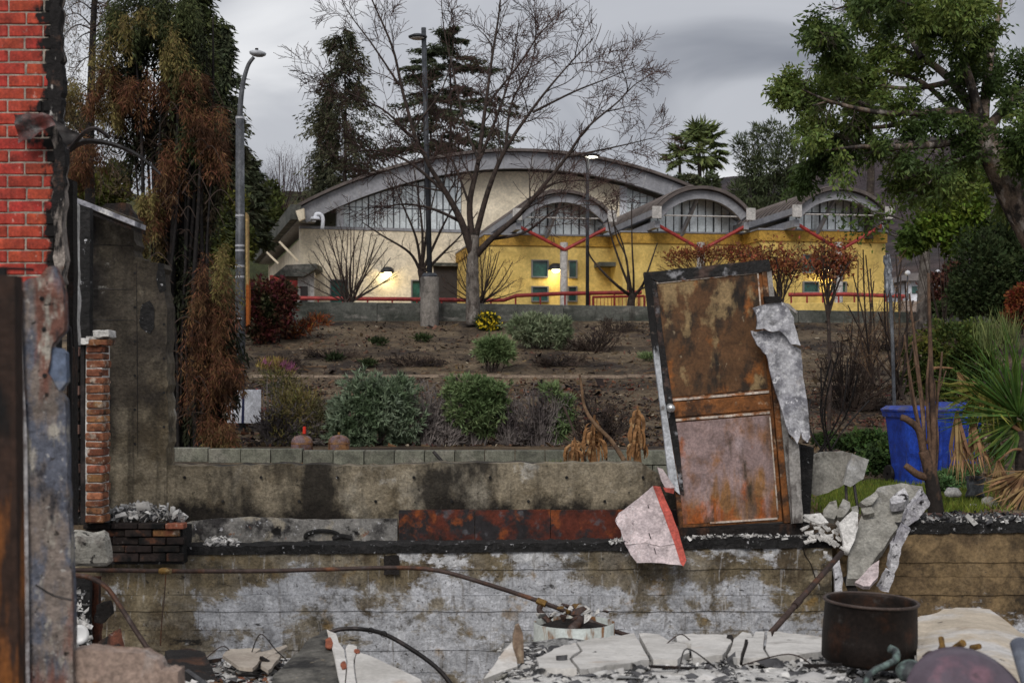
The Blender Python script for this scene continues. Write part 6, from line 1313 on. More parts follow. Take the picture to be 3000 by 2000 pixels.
leaf_mesh('foliage', pp_, rr.normal(size=pp_.shape) * .6 + [0, 0, -.5], .10, .02, M('scorched_pine_needles', (.10, .075, .04), [dict(c=(.05, .055, .03), s=.5, lo=.48, hi=.6, k='World')], island=.4), t, r=rr)

def bush(name, label, base, blobs, n, L, W, mat, tmpl=LEAF, seed=0, shell=.55, out=.8, group=None, cat='shrub', rosette=0, stems=0, stem_mat=None, upb=.25, flower=None):
    """blobs: (px, py, Y, rx_px, ry_px); leaves sit near the surface of the blobs, pointing out"""
    t = treething(name, label, base, group, cat); r = np.random.default_rng(seed); pos, dr = [], []
    tot = sum(b[3]*b[4] for b in blobs)
    for (px, py, Y, rx, ry) in blobs:
        m = int(n * rx * ry / tot); u = unit(r, m); rad = (shell + (1 - shell) * r.random(m) ** .6) * np.array([.98 + .55 * mnoise.noise(Vector(v.tolist()) * 1.9 + Vector((px*.37, py*.21, seed))) + .30 * mnoise.noise(Vector(v.tolist()) * 5 + Vector((px*.11, py*.4, seed))) for v in u])
        c = np.array(P(px, py, Y)); s = Y / F; sc3 = np.array([rx*s, (rx+ry)*.5*s, ry*s])
        p_ = c + u * rad[:, None] * sc3
        if rosette:
            p_ = np.repeat(p_, rosette, 0); u = np.repeat(u, rosette, 0)
            d = u * out + unit(r, len(p_)) * .85 + [0, 0, upb]
        else: d = u * out + r.normal(size=(m, 3)) * .55 + [0, 0, upb]
        pos.append(p_); dr.append(d)
    pos = np.concatenate(pos); dr = np.concatenate(dr)
    leaf_mesh('foliage', pos, dr, L, W, mat, t, tmpl=tmpl, r=r)
    if stems:
        T = Tree(seed + 100)
        for i in range(stems):
            b_ = blobs[i % len(blobs)]; e_ = P(b_[0] + T.r.uniform(-.7, .7)*b_[3], b_[1] + T.r.uniform(-.8, .5)*b_[4], b_[2] + T.r.uniform(-.3, .3)*b_[3]*b_[2]/F)
            s0 = Vector(base) + Vector((T.r.uniform(-.1, .1) + (e_.x - base[0])*.25, T.r.uniform(-.1, .1), 0)); T.limb([s0, s0.lerp(e_, .5) + Vector((0, 0, .05)), e_], .016, .005, which=1, n=4)
        T.build(t, stem_mat or bark_dark, stem_mat or bark_dark, ('stems', 'stems'))
    if flower:
        nf, fm, fl = flower; k = r.integers(0, len(pos), nf); k = k[np.argsort(-pos[k, 2] + pos[k, 1]*.3)][:nf]
        o_ = leaf_mesh('flowers', pos[k] + dr[k]*.03 + np.array([0, -.05, .03]), r.normal(size=(nf, 3)) + [0, -.5, .6], fl, fl*.7, fm, t, r=r); o_['kind'] = 'stuff'
    return t
# trees and shrubs on the far hillside, left
yg = M('yellow_green_leaf', (.105, .110, .022), [dict(c=(.055, .07, .018), s=.5, lo=.47, hi=.6, k='World')], island=.4, trans=.25)
dg = M('deep_green_leaf', (.040, .060, .020), [dict(c=(.022, .034, .012), s=.4, lo=.48, hi=.6, k='World')], island=.4, trans=.2)
bush('hillside_tree', 'yellow-green bushy tree behind the street lamp pole', P(640, 800, 58), [(640, 640, 58, 70, 90), (600, 700, 57, 60, 80), (680, 720, 58, 60, 70), (610, 560, 58, 40, 50)], 9000, .20, .12, yg, seed=61, stems=20, cat='tree')
bush('hillside_tree', 'mid green tree on the slope behind the gymnasium eave', P(740, 800, 84), [(720, 590, 84, 60, 60), (770, 640, 84, 60, 70), (700, 680, 84, 70, 70), (790, 560, 86, 26, 30)], 9000, .24, .15, M('mid_green_leaf', (.07, .085, .022), [dict(c=(.04, .05, .018), s=.4, lo=.47, hi=.6, k='World')], island=.4, trans=.2), seed=62, cat='tree')
bush('hillside_tree', 'yellowish bush above the sloping roof remnant', P(240, 700, 40), [(225, 545, 40, 40, 50), (290, 570, 40, 60, 50), (340, 540, 40, 40, 60), (250, 610, 40, 70, 40)], 5000, .15, .1, yg, seed=63, cat='tree', stems=10)
bush('hillside_tree', 'dark green tree far behind the chimney', P(210, 800, 46), [(210, 380, 46, 60, 70), (230, 480, 46, 50, 60), (180, 460, 46, 50, 80)], 3500, .16, .08, dg, seed=64, cat='tree')
purple_twig = M('purple_twig', (.060, .034, .038), [dict(c=(.1, .06, .055), s=.6, lo=.55, hi=.65, k='World')], rough=.9)
for i, (px, py, xl, xr, yt) in enumerate(((830, 640, 780, 880, 440), (895, 620, 840, 960, 450), (780, 640, 740, 830, 500), (950, 600, 900, 1000, 480))):
    fan_shrub(px, py, 92 + i, xl, xr, yt, 70 + i, ['purplish leafless thicket tree beside the green hillside tree', 'purplish leafless thicket tree below the brownish conifer', 'low purplish leafless thicket tree behind the lamp pole', 'low purplish leafless thicket tree touching the gymnasium roof'][i], 14, .05, purple_twig, purple_twig, 3, 1.7, 'thicket_tree', (4, 6), 'leafless thicket on the far slope', 'tree')

# ---- palms and the round-topped pine beyond the vaults
palm_g = M('palm_leaf', (.135, .165, .055), [dict(c=(.075, .10, .035), s=1, lo=.48, hi=.6, k='World')], island=.35, rough=.6)
palm_tr = M('palm_trunk', (.045, .035, .03), [dict(c=(.08, .065, .05), s=(3, 3, 9), lo=.5, hi=.6)], bump=((4, 4, 14), .8, .03))
def fan_frond(c, d, rad, r, nseg=26, arc_=2.6, droop=.35):
    """segments of one fan: positions, directions, lengths"""
    d = Vector(d).normalized(); sd = d.cross(Vector((0, 0, 1)))
    if sd.length < .1: sd = Vector((1, 0, 0))
    sd.normalize(); up = sd.cross(d); P0, D0 = [], []
    for i in range(nseg):
        a = lerp(-arc_/2, arc_/2, i/(nseg-1)); v = d*math.cos(a) + sd*math.sin(a) + up * r.uniform(-.05, .05) - Vector((0, 0, droop * r.uniform(.3, 1)))
        P0.append(tuple(c)); D0.append(tuple(v.normalized()))
    return P0, D0
def fan_palm(px, base_py, crown_py, Y, rad_px, seed, label, n=22, tr=.16):
    s = F / Y; b = P(px, base_py, Y); c = P(px, crown_py, Y); t = treething('fan_palm', label, b, 'fan palms beyond the vaults'); r = random.Random(seed)
    MB().tube([b, b.lerp(c, .5) + Vector((.1, 0, 0)), c + Vector((0, 0, .1))], [tr*1.2, tr, tr*.9], 8).build('trunk', palm_tr, t)
    for k in range(n):
        el = lerp(1.3, -.75, (k + r.random()) / n); a = r.uniform(0, 6.283); d = Vector((math.cos(a)*math.cos(el), math.sin(a)*math.cos(el), math.sin(el)))
        R_ = rad_px / s; e_ = c + d * R_ * .60 - Vector((0, 0, R_*.05))
        P0, D0 = fan_frond(e_, d, R_*.6, r, 30, 4.4, .38)
        o = leaf_mesh('frond', np.array(P0), np.array(D0), R_ * .42, R_ * .085, palm_g, t, tmpl=BLADE, jitter=.15, r=np.random.default_rng(seed*50+k))
        MB().tube([c, c.lerp(e_, .5) + Vector((0, 0, R_*.04)), e_], [.05, .04, .03], 4).build('stalk', palm_g, o)
fan_palm(2047, 640, 432, 110, 100, 1, 'taller fan palm beyond the middle vault')
fan_palm(1990, 640, 462, 112, 62, 2, 'shorter fan palm beside the taller palm', 16, .12)
fan_palm(2545, 700, 315, 60, 90, 3, 'fan palm half hidden in the big leafy tree', 22)
pine_g = M('pine_needles', (.062, .080, .036), [dict(c=(.07, .075, .035), s=.5, lo=.55, hi=.65, k='World'), dict(c=(.022, .03, .014), s=.4, lo=.55, hi=.65, k='World')], island=.35)
pb = []
for (x, y, a, b) in ((2250, 500, 70, 60), (2200, 480, 40, 55), (2165, 430, 18, 34), (2235, 410, 34, 40), (2258, 375, 14, 22), (2285, 395, 14, 28), (2318, 400, 14, 30), (2300, 450, 44, 50), (2340, 460, 16, 34), (2180, 415, 10, 20), (2215, 390, 12, 24), (2270, 560, 90, 50), (2320, 540, 50, 50), (2200, 560, 50, 50), (2240, 620, 110, 40), (2350, 590, 60, 40), (2160, 560, 24, 30)): pb.append((x, y, 98 + rnd.uniform(-2, 2), a, b))
bush('round_pine', 'round-topped pine with upright shoots between the second and third vault', P(2250, 720, 98), pb, 9500, .42, .08, pine_g, seed=81, stems=34, cat='tree', shell=.35, upb=.7)
bush('hillside_tree', 'small pale shrubby trees below the tall fan palm', P(2010, 640, 105), [(1960, 545, 105, 30, 22), (2010, 540, 105, 40, 26), (2085, 540, 105, 20, 26)], 1500, .4, .16, pine_g, seed=82, cat='tree', stems=14)

# ---- big leafy tree at the right
leaf_big = M('big_tree_leaf', (.155, .210, .052), [dict(c=(.058, .095, .026), s=.5, lo=.47, hi=.58, k='World'), dict(c=(.155, .195, .04), s=.7, lo=.58, hi=.70, k='World')], island=.4, trans=.3, rough=.55)
bark_mott = M('mottled_bark', (.20, .15, .115), [dict(c=(.045, .038, .034), s=(4, 4, 2.2), lo=.44, hi=.54, d=7), dict(c=(.36, .32, .29), s=(5, 5, 2.5), lo=.55, hi=.66, d=7, loc=(4, 1, 1)), dict(c=(.22, .12, .065), s=3, lo=.60, hi=.72, loc=(1, 5, 2), a=.6)], bump=((10, 10, 5), .9, .05))
Yt = 29.0
t = treething('leafy_tree', 'big leafy tree with a mottled leaning trunk beyond the garden', on_ground(3220, 29, .1)); T = Tree(91)
T.limb([Vector(on_ground(3220, 29, .2)), P(3140, 860, 29), P(3050, 720, 29), P(2972, 580, 29), P(2905, 440, 29), P(2872, 370, 29)], .40, .26, n=12)
LB = [[(2868, 370), (2800, 330), (2700, 330), (2580, 330), (2440, 300), (2350, 262)], [(2870, 360), (2790, 240), (2700, 170), (2580, 120), (2500, 60)], [(2872, 350), (2830, 200), (2780, 60), (2760, -60)], [(2880, 350), (2900, 180), (2930, 20), (2940, -80)], [(2890, 380), (2960, 300), (3040, 220), (3080, 120)], [(2860, 390), (2760, 420), (2640, 430), (2520, 430), (2420, 440)], [(2900, 440), (2820, 480), (2740, 500), (2660, 520), (2590, 560)], [(2920, 470), (3000, 420), (3080, 380)], [(2800, 330), (2700, 240), (2600, 210), (2480, 180)], [(2860, 440), (2780, 470), (2720, 540)], [(2940, 520), (3010, 560), (3080, 640)], [(2700, 420), (2600, 440), (2500, 460), (2420, 480)], [(2780, 60), (2680, 20), (2560, -20)], [(2700, 170), (2640, 60), (2600, -40)], [(2900, 180), (2840, 60), (2820, -60)], [(2790, 240), (2660, 260), (2520, 240), (2420, 230)], [(2720, 330), (2600, 370), (2480, 370), (2400, 350)], [(2520, 240), (2440, 200), (2370, 190)], [(2440, 300), (2370, 270), (2325, 245)], [(2480, 180), (2420, 120), (2400, 90)], [(2420, 440), (2370, 470), (2340, 520)], [(2580, 330), (2480, 290), (2380, 310)], [(2560, -20), (2500, 10), (2440, 30)]]
for i, pts in enumerate(LB):
    limb_px(T, pts, .13 if i < 8 else .07, .012, lev=2, maxlev=4, L=1.05 if i < 17 else .5, kids=(8, 11), up=-.06, spread=.85, dYs=[-2.2, 1.6, -1.0, 2.2, .5, -2.8, 1.0][i % 7], n=6, ratio=.66, r_k=.03, t0=.12)
T.build(t, bark_mott, bark_dark, ('trunk', 'branches'))
tp = np.array([p for p, d, L in T.tips]); td = np.array([d for p, d, L in T.tips])
keep_ = np.array([mnoise.noise(Vector(q) * .6) > -.15 for q in tp.tolist()]); tp, td = tp[keep_], td[keep_]
nrep = max(4, int(72000 / len(tp))); N_ = len(tp) * nrep; dd_ = np.repeat(td, nrep, 0); al = rr.uniform(-.42, .12, (N_, 1))
sd_ = np.cross(dd_, rr.normal(size=(N_, 3))); sd_ /= np.linalg.norm(sd_, axis=1, keepdims=True) + 1e-6
pp_ = np.repeat(tp, nrep, 0) + dd_ * al + sd_ * .03 + np.array([0, 0, -.25]) * (al + .42) ** 2 + rr.normal(size=(N_, 3)) * .05
leaf_mesh('crown', pp_, dd_ * .55 + sd_ * .8 + [0, 0, -.45], .12, .045, leaf_big, t, r=rr, jitter=.45)
# second, smaller tree with its own trunk
Yt = 46
t = treething('leafy_tree', 'slender mottled tree with a thin crown standing at the low wall', P(2702, 955, 46)); T = Tree(92)
T.limb([P(2702, 965, 46), P(2706, 850, 46), P(2710, 760, 46), P(2706, 690, 46), P(2690, 640, 46)], .22, .14, n=9)
for i, pts in enumerate(([(2700, 680), (2640, 640), (2560, 620), (2480, 570)], [(2700, 680), (2680, 580), (2620, 520), (2560, 440)], [(2708, 690), (2760, 640), (2840, 600)], [(2708, 720), (2780, 680), (2880, 670), (2980, 690)], [(2690, 650), (2700, 560), (2740, 480)], [(2700, 690), (2620, 690), (2560, 660)])):
    limb_px(T, pts, .07, .014, lev=2, maxlev=4, L=1.7, kids=(5, 7), up=.02, dYs=T.r.uniform(-1.5, 1.5), n=5)
T.build(t, bark_gray, bark_dark, ('trunk', 'branches'))
tp = np.array([p for p, d, L in T.tips]); td = np.array([d for p, d, L in T.tips]); sel = (rr.random(len(tp)) < .5) & (tp[:, 0] > 9.5); nrep = 5
pp_ = np.repeat(tp[sel], nrep, 0) + rr.normal(size=(sel.sum()*nrep, 3)) * .2
leaf_mesh('crown', pp_, rr.normal(size=pp_.shape) + [0, 0, -.3], .2, .09, M('bright_leaf', (.105, .155, .025), [dict(c=(.05, .085, .02), s=.5, lo=.47, hi=.6, k='World')], island=.4, trans=.3), t, r=rr)
# hanging fresh sprays
bush('leafy_sapling', 'bright yellow-green sapling leaning against the slender mottled tree', P(2760, 940, 42), [(2690, 690, 42, 50, 50), (2740, 650, 42, 60, 60), (2660, 720, 42, 34, 26), (2800, 700, 42, 60, 50), (2840, 620, 42, 50, 60), (2780, 590, 42, 50, 50), (2870, 530, 42, 30, 70)], 4200, .2, .1, M('fresh_leaf', (.13, .19, .025), [dict(c=(.06, .10, .02), s=.7, lo=.47, hi=.6, k='World')], island=.4, trans=.3), seed=93, shell=.2, stems=14, cat='tree', upb=-.2)
bush('dark_hedge', 'dense dark green evergreen bush on the slope below the big tree', P(2880, 940, 40), [(2880, 800, 40, 90, 110), (2950, 760, 41, 90, 130), (2840, 870, 40, 60, 60), (2960, 880, 40, 80, 60), (3040, 800, 40, 90, 120), (2900, 700, 42, 70, 60), (2990, 640, 42, 60, 70)], 15000, .16, .07, dg, seed=94, stems=10)
bush('bronze_shrub', 'bronze-brown shrub beyond the low wall beside the slender tree', P(2780, 930, 49), [(2750, 850, 49, 50, 50), (2780, 880, 49, 40, 40), (2790, 820, 49, 30, 50)], 2600, .18, .09, M('bronze_leaf', (.10, .042, .028), island=.5), seed=95, stems=8)
bush('red_shrub', 'rust-red leafed shrub beside the dark evergreen bush', P(2985, 980, 36), [(2985, 920, 36, 40, 50), (3010, 870, 36, 40, 40), (2970, 870, 36, 16, 20)], 1800, .12, .06, M('rust_leaf', (.20, .055, .02), [dict(c=(.1, .03, .015), s=1.5, lo=.5, hi=.6, k='World')], island=.5), seed=96, stems=8)
bush('ground_shrubs', 'low pale green shrubs along the foot of the dark evergreen bush', P(2850, 915, 46), [(2760, 905, 46, 40, 14), (2830, 900, 46, 60, 18), (2920, 905, 45, 60, 16)], 2200, .2, .1, M('pale_green_leaf', (.13, .16, .07), [dict(c=(.06, .09, .03), s=1, lo=.48, hi=.6, k='World')], island=.4), seed=97)
# ================================================================ STREET FURNITURE
galv = M('galvanised_steel', (.115, .12, .13), [dict(c=(.075, .08, .09), s=(3, 3, 1.2), lo=.46, hi=.62), dict(c=(.19, .2, .215), s=(6, 6, 2), lo=.58, hi=.7)], rough=.5, metal=.25)
pole_dk = M('dark_pole_paint', (.05, .055, .065), [dict(c=(.075, .08, .095), s=2, lo=.5, hi=.65)], rough=.5)
Yp = 29.0
t = thing('street_lamp', 'grey steel street lamp with a curved arm and a round head', 'lamp', on_ground(706, Yp))
gb = on_ground(706, Yp, .1)
MB().tube([gb, P(704, 900, Yp), P(703, 340, Yp)], [.10, .098, .086], 14).build('pole', galv, t, smooth=True)
MB().tube(curve_pts([P(703, 342, Yp), P(706, 290, Yp), P(714, 235, Yp), P(728, 190, Yp), P(744, 168, Yp)], 6), [.06 - .001*i for i in range(25)], 10).build('arm', galv, t, smooth=True)
band_m = M('steel_band', (.5, .5, .52), rough=.35, metal=.5)
for y in (632, 720, 734, 780, 811, 934, 346):
    rr0 = lerp(.086, .1, (y-340)/950)
    MB().tube([P(703.5, y-3, Yp), P(703.5, y+3, Yp)], rr0 + .006, 14).build('strap', band_m, t)
hd = P(755, 158, Yp)
h_ = MB().lathe([(.005, .075), (.06, .07), (.15, .045), (.175, .02), (.16, -.02), (.10, -.055), (.005, -.07)], hd, 24, Euler((R(6), R(6), 0)).to_matrix()).build('lamp_head', M('lamp_head_grey', (.42, .44, .47), [dict(c=(.3, .31, .33), s=6, lo=.5, hi=.65)], rough=.4), t, smooth=True)
MB().tube([hd + Vector((-.02, 0, .06)), hd + Vector((-.02, 0, .11))], .035, 10).build('photocell', steel_dark, h_)
t = thing('street_sign', 'blank white sign board with a dark strip fixed to the street lamp', 'sign', P(716, 1240, 28.75))
MB().prism([P(664, 1141, 28.75), P(765, 1141, 28.75), P(764, 1240, 28.75), P(664, 1238, 28.75)], (0, .02, 0)).build('board', M('sign_white', (.66, .68, .74), [dict(c=(.58, .6, .66), s=1.5, lo=.45, hi=.65)], rough=.5), t, bevel=.003)
MB().prism([P(710, 1141, 28.735), P(716, 1141, 28.735), P(714, 1239, 28.735), P(707, 1239, 28.735)], (0, .012, 0)).build('strip', M('sign_strip', (.012, .016, .06), rough=.4), t)
t = thing('pole_banner', 'narrow faded orange banner strip hung edge-on along the street lamp', 'banner', P(724, 950, 28.95))
bn = M('banner', (.44, .30, .13), [dict(c=(.42, .12, .025), s=(3, 3, 1), lo=.56, hi=.62, g=(2, 1.1, .7, .25))], roff=False)
MB().prism([P(x, y, 28.95) for x, y in [(719, 622), (725, 632), (726, 800), (730, 860), (728, 950), (721, 955), (720, 800)]], (.02, .08, 0)).build('cloth', bn, t)

def tall_lamp(label, px, ytop, ybase, Y, rad, head, ped=None, lit=False):
    base = P(px, ybase, Y); t = thing('lamp_post', label, 'lamp', base)
    if ped:
        x0, x1, y0, y1 = ped; c = P((x0+x1)/2, y1, Y); r_ = (x1-x0)/2/F*Y; hh = (y1-y0)/F*Y
        MB().lathe([(r_*1.03, -.3), (r_, hh*.98), (r_*.98, hh), (.01, hh)], c, 24).build('pedestal', M('pedestal_concrete', (.22, .20, .18), [dict(c=(.12, .11, .1), s=(2, 2, .8), lo=.47, hi=.6), dict(c=(.33, .31, .29), s=(2.5, 2.5, 1), lo=.57, hi=.68, loc=(3, 3, 3))], bump=(16, .5, .02)), t, smooth=True)
        MB().lathe([(.26, 0), (.27, .05), (.2, .14), (.01, .14)], c + Vector((0, 0, hh)), 16).build('base_cap', pole_dk, t)
        base = c + Vector((0, 0, hh + .1))
    top = P(px if not ped else px - 12, ytop, Y); MB().tube([base, top], [rad*1.12, rad], 12).build('pole', pole_dk, t, smooth=True)
    hx, hy = head; e_ = P(hx, hy, Y)
    h_ = MB().lathe([(.01, .10), (.16, .08), (.32, .01), (.30, -.04), (.01, -.05)], e_, 18).build('lamp_head', pole_dk if not lit else lamp_dark, t, smooth=True)
    MB().lathe([(.01, -.055), (.24, -.05), (.22, -.075), (.01, -.085)], e_, 16).build('lens', M('white_lens', (.8, .8, .78)) if not lit else M('lit_white_lens', (.9, .9, .85), emit=((1, .95, .8), 3)), h_)
    MB().beam(Vector((top.x, Y, e_.z + .03)), e_ + Vector((0, 0, .03)), .06, .06).build('bracket', pole_dk, t)
tall_lamp('tall dark lamp post on a round concrete pedestal at the low wall', 1253, 82, 810, 47.4, .082, (1224, 108), (1232, 1286, 812, 946))
tall_lamp('slim dark lamp post with a lit head in front of the yellow wing', 1721, 458, 905, 53, .06, (1733, 456), None, True)

# galvanised sign post among the bare stems
t = thing('sign_post', 'galvanised steel post with torn wrapping at its top', 'post', P(2618, 1240, 21))
MB().tube([P(2622, 1260, 21), P(2614, 980, 21), P(2607, 840, 21)], .026, 8).build('post_body', galv, t)
MB().prism([P(x, y, 20.96) for x, y in jag([(2592, 748), (2606, 744), (2612, 775), (2617, 830), (2620, 862), (2610, 866), (2606, 850), (2600, 868), (2595, 830)], 5, 3)], (0, .08, 0)).build('wrapping', M('grey_wrap', (.20, .215, .24), [dict(c=(.08, .085, .1), s=(14, 14, 4), lo=.48, hi=.58), dict(c=(.4, .42, .45), s=(16, 16, 5), lo=.58, hi=.66)], bump=(30, .8, .02)), t)

# ---- wheeled bins
blue_m = M('blue_plastic', (.012, .040, .29), [dict(c=(.02, .075, .48), s=1.6, lo=.48, hi=.68), dict(c=(.01, .03, .2), s=9, lo=.60, hi=.70, a=.6), dict(c=(.10, .11, .16), s=(12, 12, 3), lo=.62, hi=.70, a=.6), dict(c=(.06, .05, .045), s=4, lo=.58, hi=.72, a=.6, g=(2, .35, 0, .12))], rough=.42, spec=.4)
def bin_(px, py, Y, yaw, label, scale=1.0):
    b = P(px, py, Y); t = thing('wheeled_bin', label, 'bin', b, 'wheeled bins on the grass'); Mz = Matrix.Rotation(R(yaw), 3, 'Z')
    def ring(hw, hd, z, rd=.07, dy=0):
        o = []
        for cx, cy, a0 in ((hw-rd, hd-rd, 0), (-hw+rd, hd-rd, 90), (-hw+rd, -hd+rd, 180), (hw-rd, -hd+rd, 270)):
            for k in range(4): a = R(a0 + k*30); o.append(Mz @ Vector((cx + rd*math.cos(a), cy + dy + rd*math.sin(a), z)) * scale + b)
        return o
    def loft(rings):
        mb = MB(); n = len(rings[0])
        for r_ in rings: mb.v += r_
        for i in range(len(rings)-1):
            for k in range(n): mb.f.append((i*n+k, i*n+(k+1) % n, (i+1)*n+(k+1) % n, (i+1)*n+k))
        mb.f += [list(range(n-1, -1, -1)), list(range((len(rings)-1)*n, len(rings)*n))]; return mb
    loft([ring(.25, .24, .03), ring(.27, .26, .3), ring(.30, .30, .70), ring(.315, .32, .86)]).build('bin_body', blue_m, t, smooth=False)
    loft([ring(.335, .345, .84), ring(.345, .355, .90), ring(.33, .34, .905)]).build('rim', blue_m, t)
    loft([ring(.35, .36, .905), ring(.355, .365, .93), ring(.30, .31, .975)]).build('lid', blue_m, t)
    for sgn in (-1, 1):
        w_ = MB().lathe([(.02, -.03), (.12, -.03), (.125, 0), (.12, .03), (.02, .03)], b + Mz @ Vector((sgn*.27, .24, .125))*scale, 18, Mz @ Matrix.Rotation(R(90), 3, 'Y')); w_.build('wheel', steel_dark, t)
    MB().tube([b + Mz @ Vector((-.25, .40, .84))*scale, b + Mz @ Vector((.25, .40, .84))*scale], .016, 8).build('handle', blue_m, t)
    for k in (-.12, .12): MB().prism([b + Mz @ Vector((k-.02, -.285, .12))*scale, b + Mz @ Vector((k+.02, -.285, .12))*scale, b + Mz @ Vector((k+.02, -.325, .74))*scale, b + Mz @ Vector((k-.02, -.325, .74))*scale], Mz @ Vector((0, .03, 0))).build('rib', blue_m, t)
bin_(2692, 1420, 19.3, 14, 'bright blue wheeled bin beside the pruned stems', 1.10)
bin_(2800, 1385, 20.6, -8, 'blue wheeled bin half hidden by dry palm leaves', 1.05)

# ---- old gas bottles behind the block wall
rust_tank = M('rusty_gas_bottle', (.23, .115, .05), [dict(c=(.15, .10, .105), s=5, lo=.5, hi=.62, g=(2, .2, .34, .12)), dict(c=(.10, .045, .02), s=(7, 7, 3), lo=.5, hi=.6), dict(c=(.36, .21, .09), s=8, lo=.58, hi=.68)], rough=.6, bump=(20, .3, .006))
for px, Y, lab, red in ((885, 20.0, 'rusty gas bottle with a red valve cap behind the block wall', True), (993, 20.0, 'streaked rusty gas bottle without a cap behind the block wall', False)):
    g0 = on_ground(px, Y); t = thing('gas_bottle', lab, 'gas bottle', g0, 'gas bottles behind the block wall'); topz = P(px, 1274, Y).z - g0.z
    r_ = 32/F*Y
    MB().lathe([(r_*.8, 0), (r_, .04), (r_, topz-.11), (r_*.93, topz-.06), (r_*.7, topz-.02), (r_*.3, topz), (.01, topz+.005)], g0, 28).build('shell', rust_tank, t, smooth=True)
    MB().lathe([(r_*1.01, topz-.125), (r_*1.02, topz-.115), (r_*1.01, topz-.105)], g0, 28).build('weld_seam', rust_tank, t)
    MB().tube([g0 + Vector((.0, 0, topz)), g0 + Vector((0, 0, topz+.04))], .018, 8).build('valve', brass_m, t)
    if red: MB().tube([g0 + Vector((.03, 0, topz+.02)), g0 + Vector((.035, 0, topz+.12))], [.026, .022], 8).build('valve_cap', M('red_plastic', (.55, .03, .015), rough=.4), t)

# ================================================================ THE BANK
def scatter_ground(n, xr, Yr, size, mat, label, seed, tm=CHIP, dens=None, lift=.01, tall=.5, name='leaf_litter'):
    r = np.random.default_rng(seed); pos = []
    while len(pos) < n:
        Y = r.uniform(*Yr); px = r.uniform(*xr); x = (px-1500)/F*Y
        if dens and mnoise.noise(Vector((x*.5, Y*.5, dens))) < r.uniform(-.4, .35): continue
        pos.append((x, Y, ZC + ground_z(x, Y) + lift))
    pos = np.array(pos); m = len(pos); s = size * r.lognormal(0, .5, m); d = unit(r, m); d[:, 2] = np.abs(d[:, 2]) * tall
    return tag(scatter(name, tm, pos, frames(d, r), np.stack([s*r.uniform(.8, 2.4, m), s*r.uniform(.4, .9, m), s*.6], 1), mat), label, 'litter', kind='stuff')
lit_d = M('dark_litter', (.030, .022, .020), island=.5); lit_b = M('brown_litter', (.115, .07, .042), island=.5); lit_p = M('pale_litter', (.33, .28, .21), island=.4); lit_r = M('red_litter', (.12, .045, .028), island=.5)
scatter_ground(2400, (560, 2960), (38, 48), .045, lit_d, 'dark burnt leaf litter lying over the bank', 1, dens=3)
scatter_ground(2600, (560, 2960), (38, 48), .045, lit_b, 'brown leaf litter lying over the bank', 2, dens=9)
scatter_ground(420, (560, 2960), (38, 48), .032, lit_p, 'pale wood chips lying over the bank', 3, dens=5)
scatter_ground(5000, (560, 2960), (26, 37.5), .05, lit_d, 'dark litter on the lower bank', 4, dens=2)
scatter_ground(6000, (560, 2960), (26, 37.5), .045, lit_b, 'brown litter on the lower bank', 5, dens=7)
scatter_ground(3000, (560, 2960), (26, 37.5), .04, lit_r, 'reddish litter on the lower bank', 6, dens=1)
scatter_ground(700, (560, 2960), (26, 37.5), .03, lit_p, 'pale chips on the lower bank', 7)
scatter_ground(2200, (2350, 3050), (12, 26), .025, lit_b, 'brown dead leaves on the yard', 8)
# grass of the yard
grass_m = M('yard_grass', (.13, .17, .025), [dict(c=(.07, .10, .018), s=2.5, lo=.47, hi=.6, k='World'), dict(c=(.22, .21, .05), s=3, lo=.58, hi=.68, k='World')], island=.4, trans=.3)
r = np.random.default_rng(9); n = 16000
Y = r.uniform(12.6, 19.6, n); px = np.where(r.random(n) < .62, r.normal(2560, 80, n), r.normal(2800, 60, n)); x = (px-1500)/F*Y
pos = np.stack([x, Y, [ZC + ground_z(a, b) - .01 for a, b in zip(x, Y)]], 1); d = np.stack([r.normal(size=n)*.35, r.normal(size=n)*.35, np.ones(n)], 1)
tag(leaf_mesh('grass', pos, d, .09, .012, grass_m, tmpl=BLADE, r=r), 'bright yellow-green grass of the yard around the blue bins', 'grass', kind='stuff')
n = 1500; px = r.uniform(1330, 1900, n); Y = r.uniform(18.35, 18.55, n); x = (px-1500)/F*Y; keep = np.array([mnoise.noise(Vector((a*2.2, 0, 4))) > .05 for a in x]); x, Y = x[keep], Y[keep]; n = len(x)
pos = np.stack([x, Y, np.full(n, ZC - 1.27)], 1); d = np.stack([r.normal(size=n)*.4, r.normal(size=n)*.3, np.ones(n)], 1)
tag(leaf_mesh('grass', pos, d, .16, .012, grass_m, tmpl=BLADE, r=r), 'thin weeds growing at the foot of the block wall', 'grass', kind='stuff')

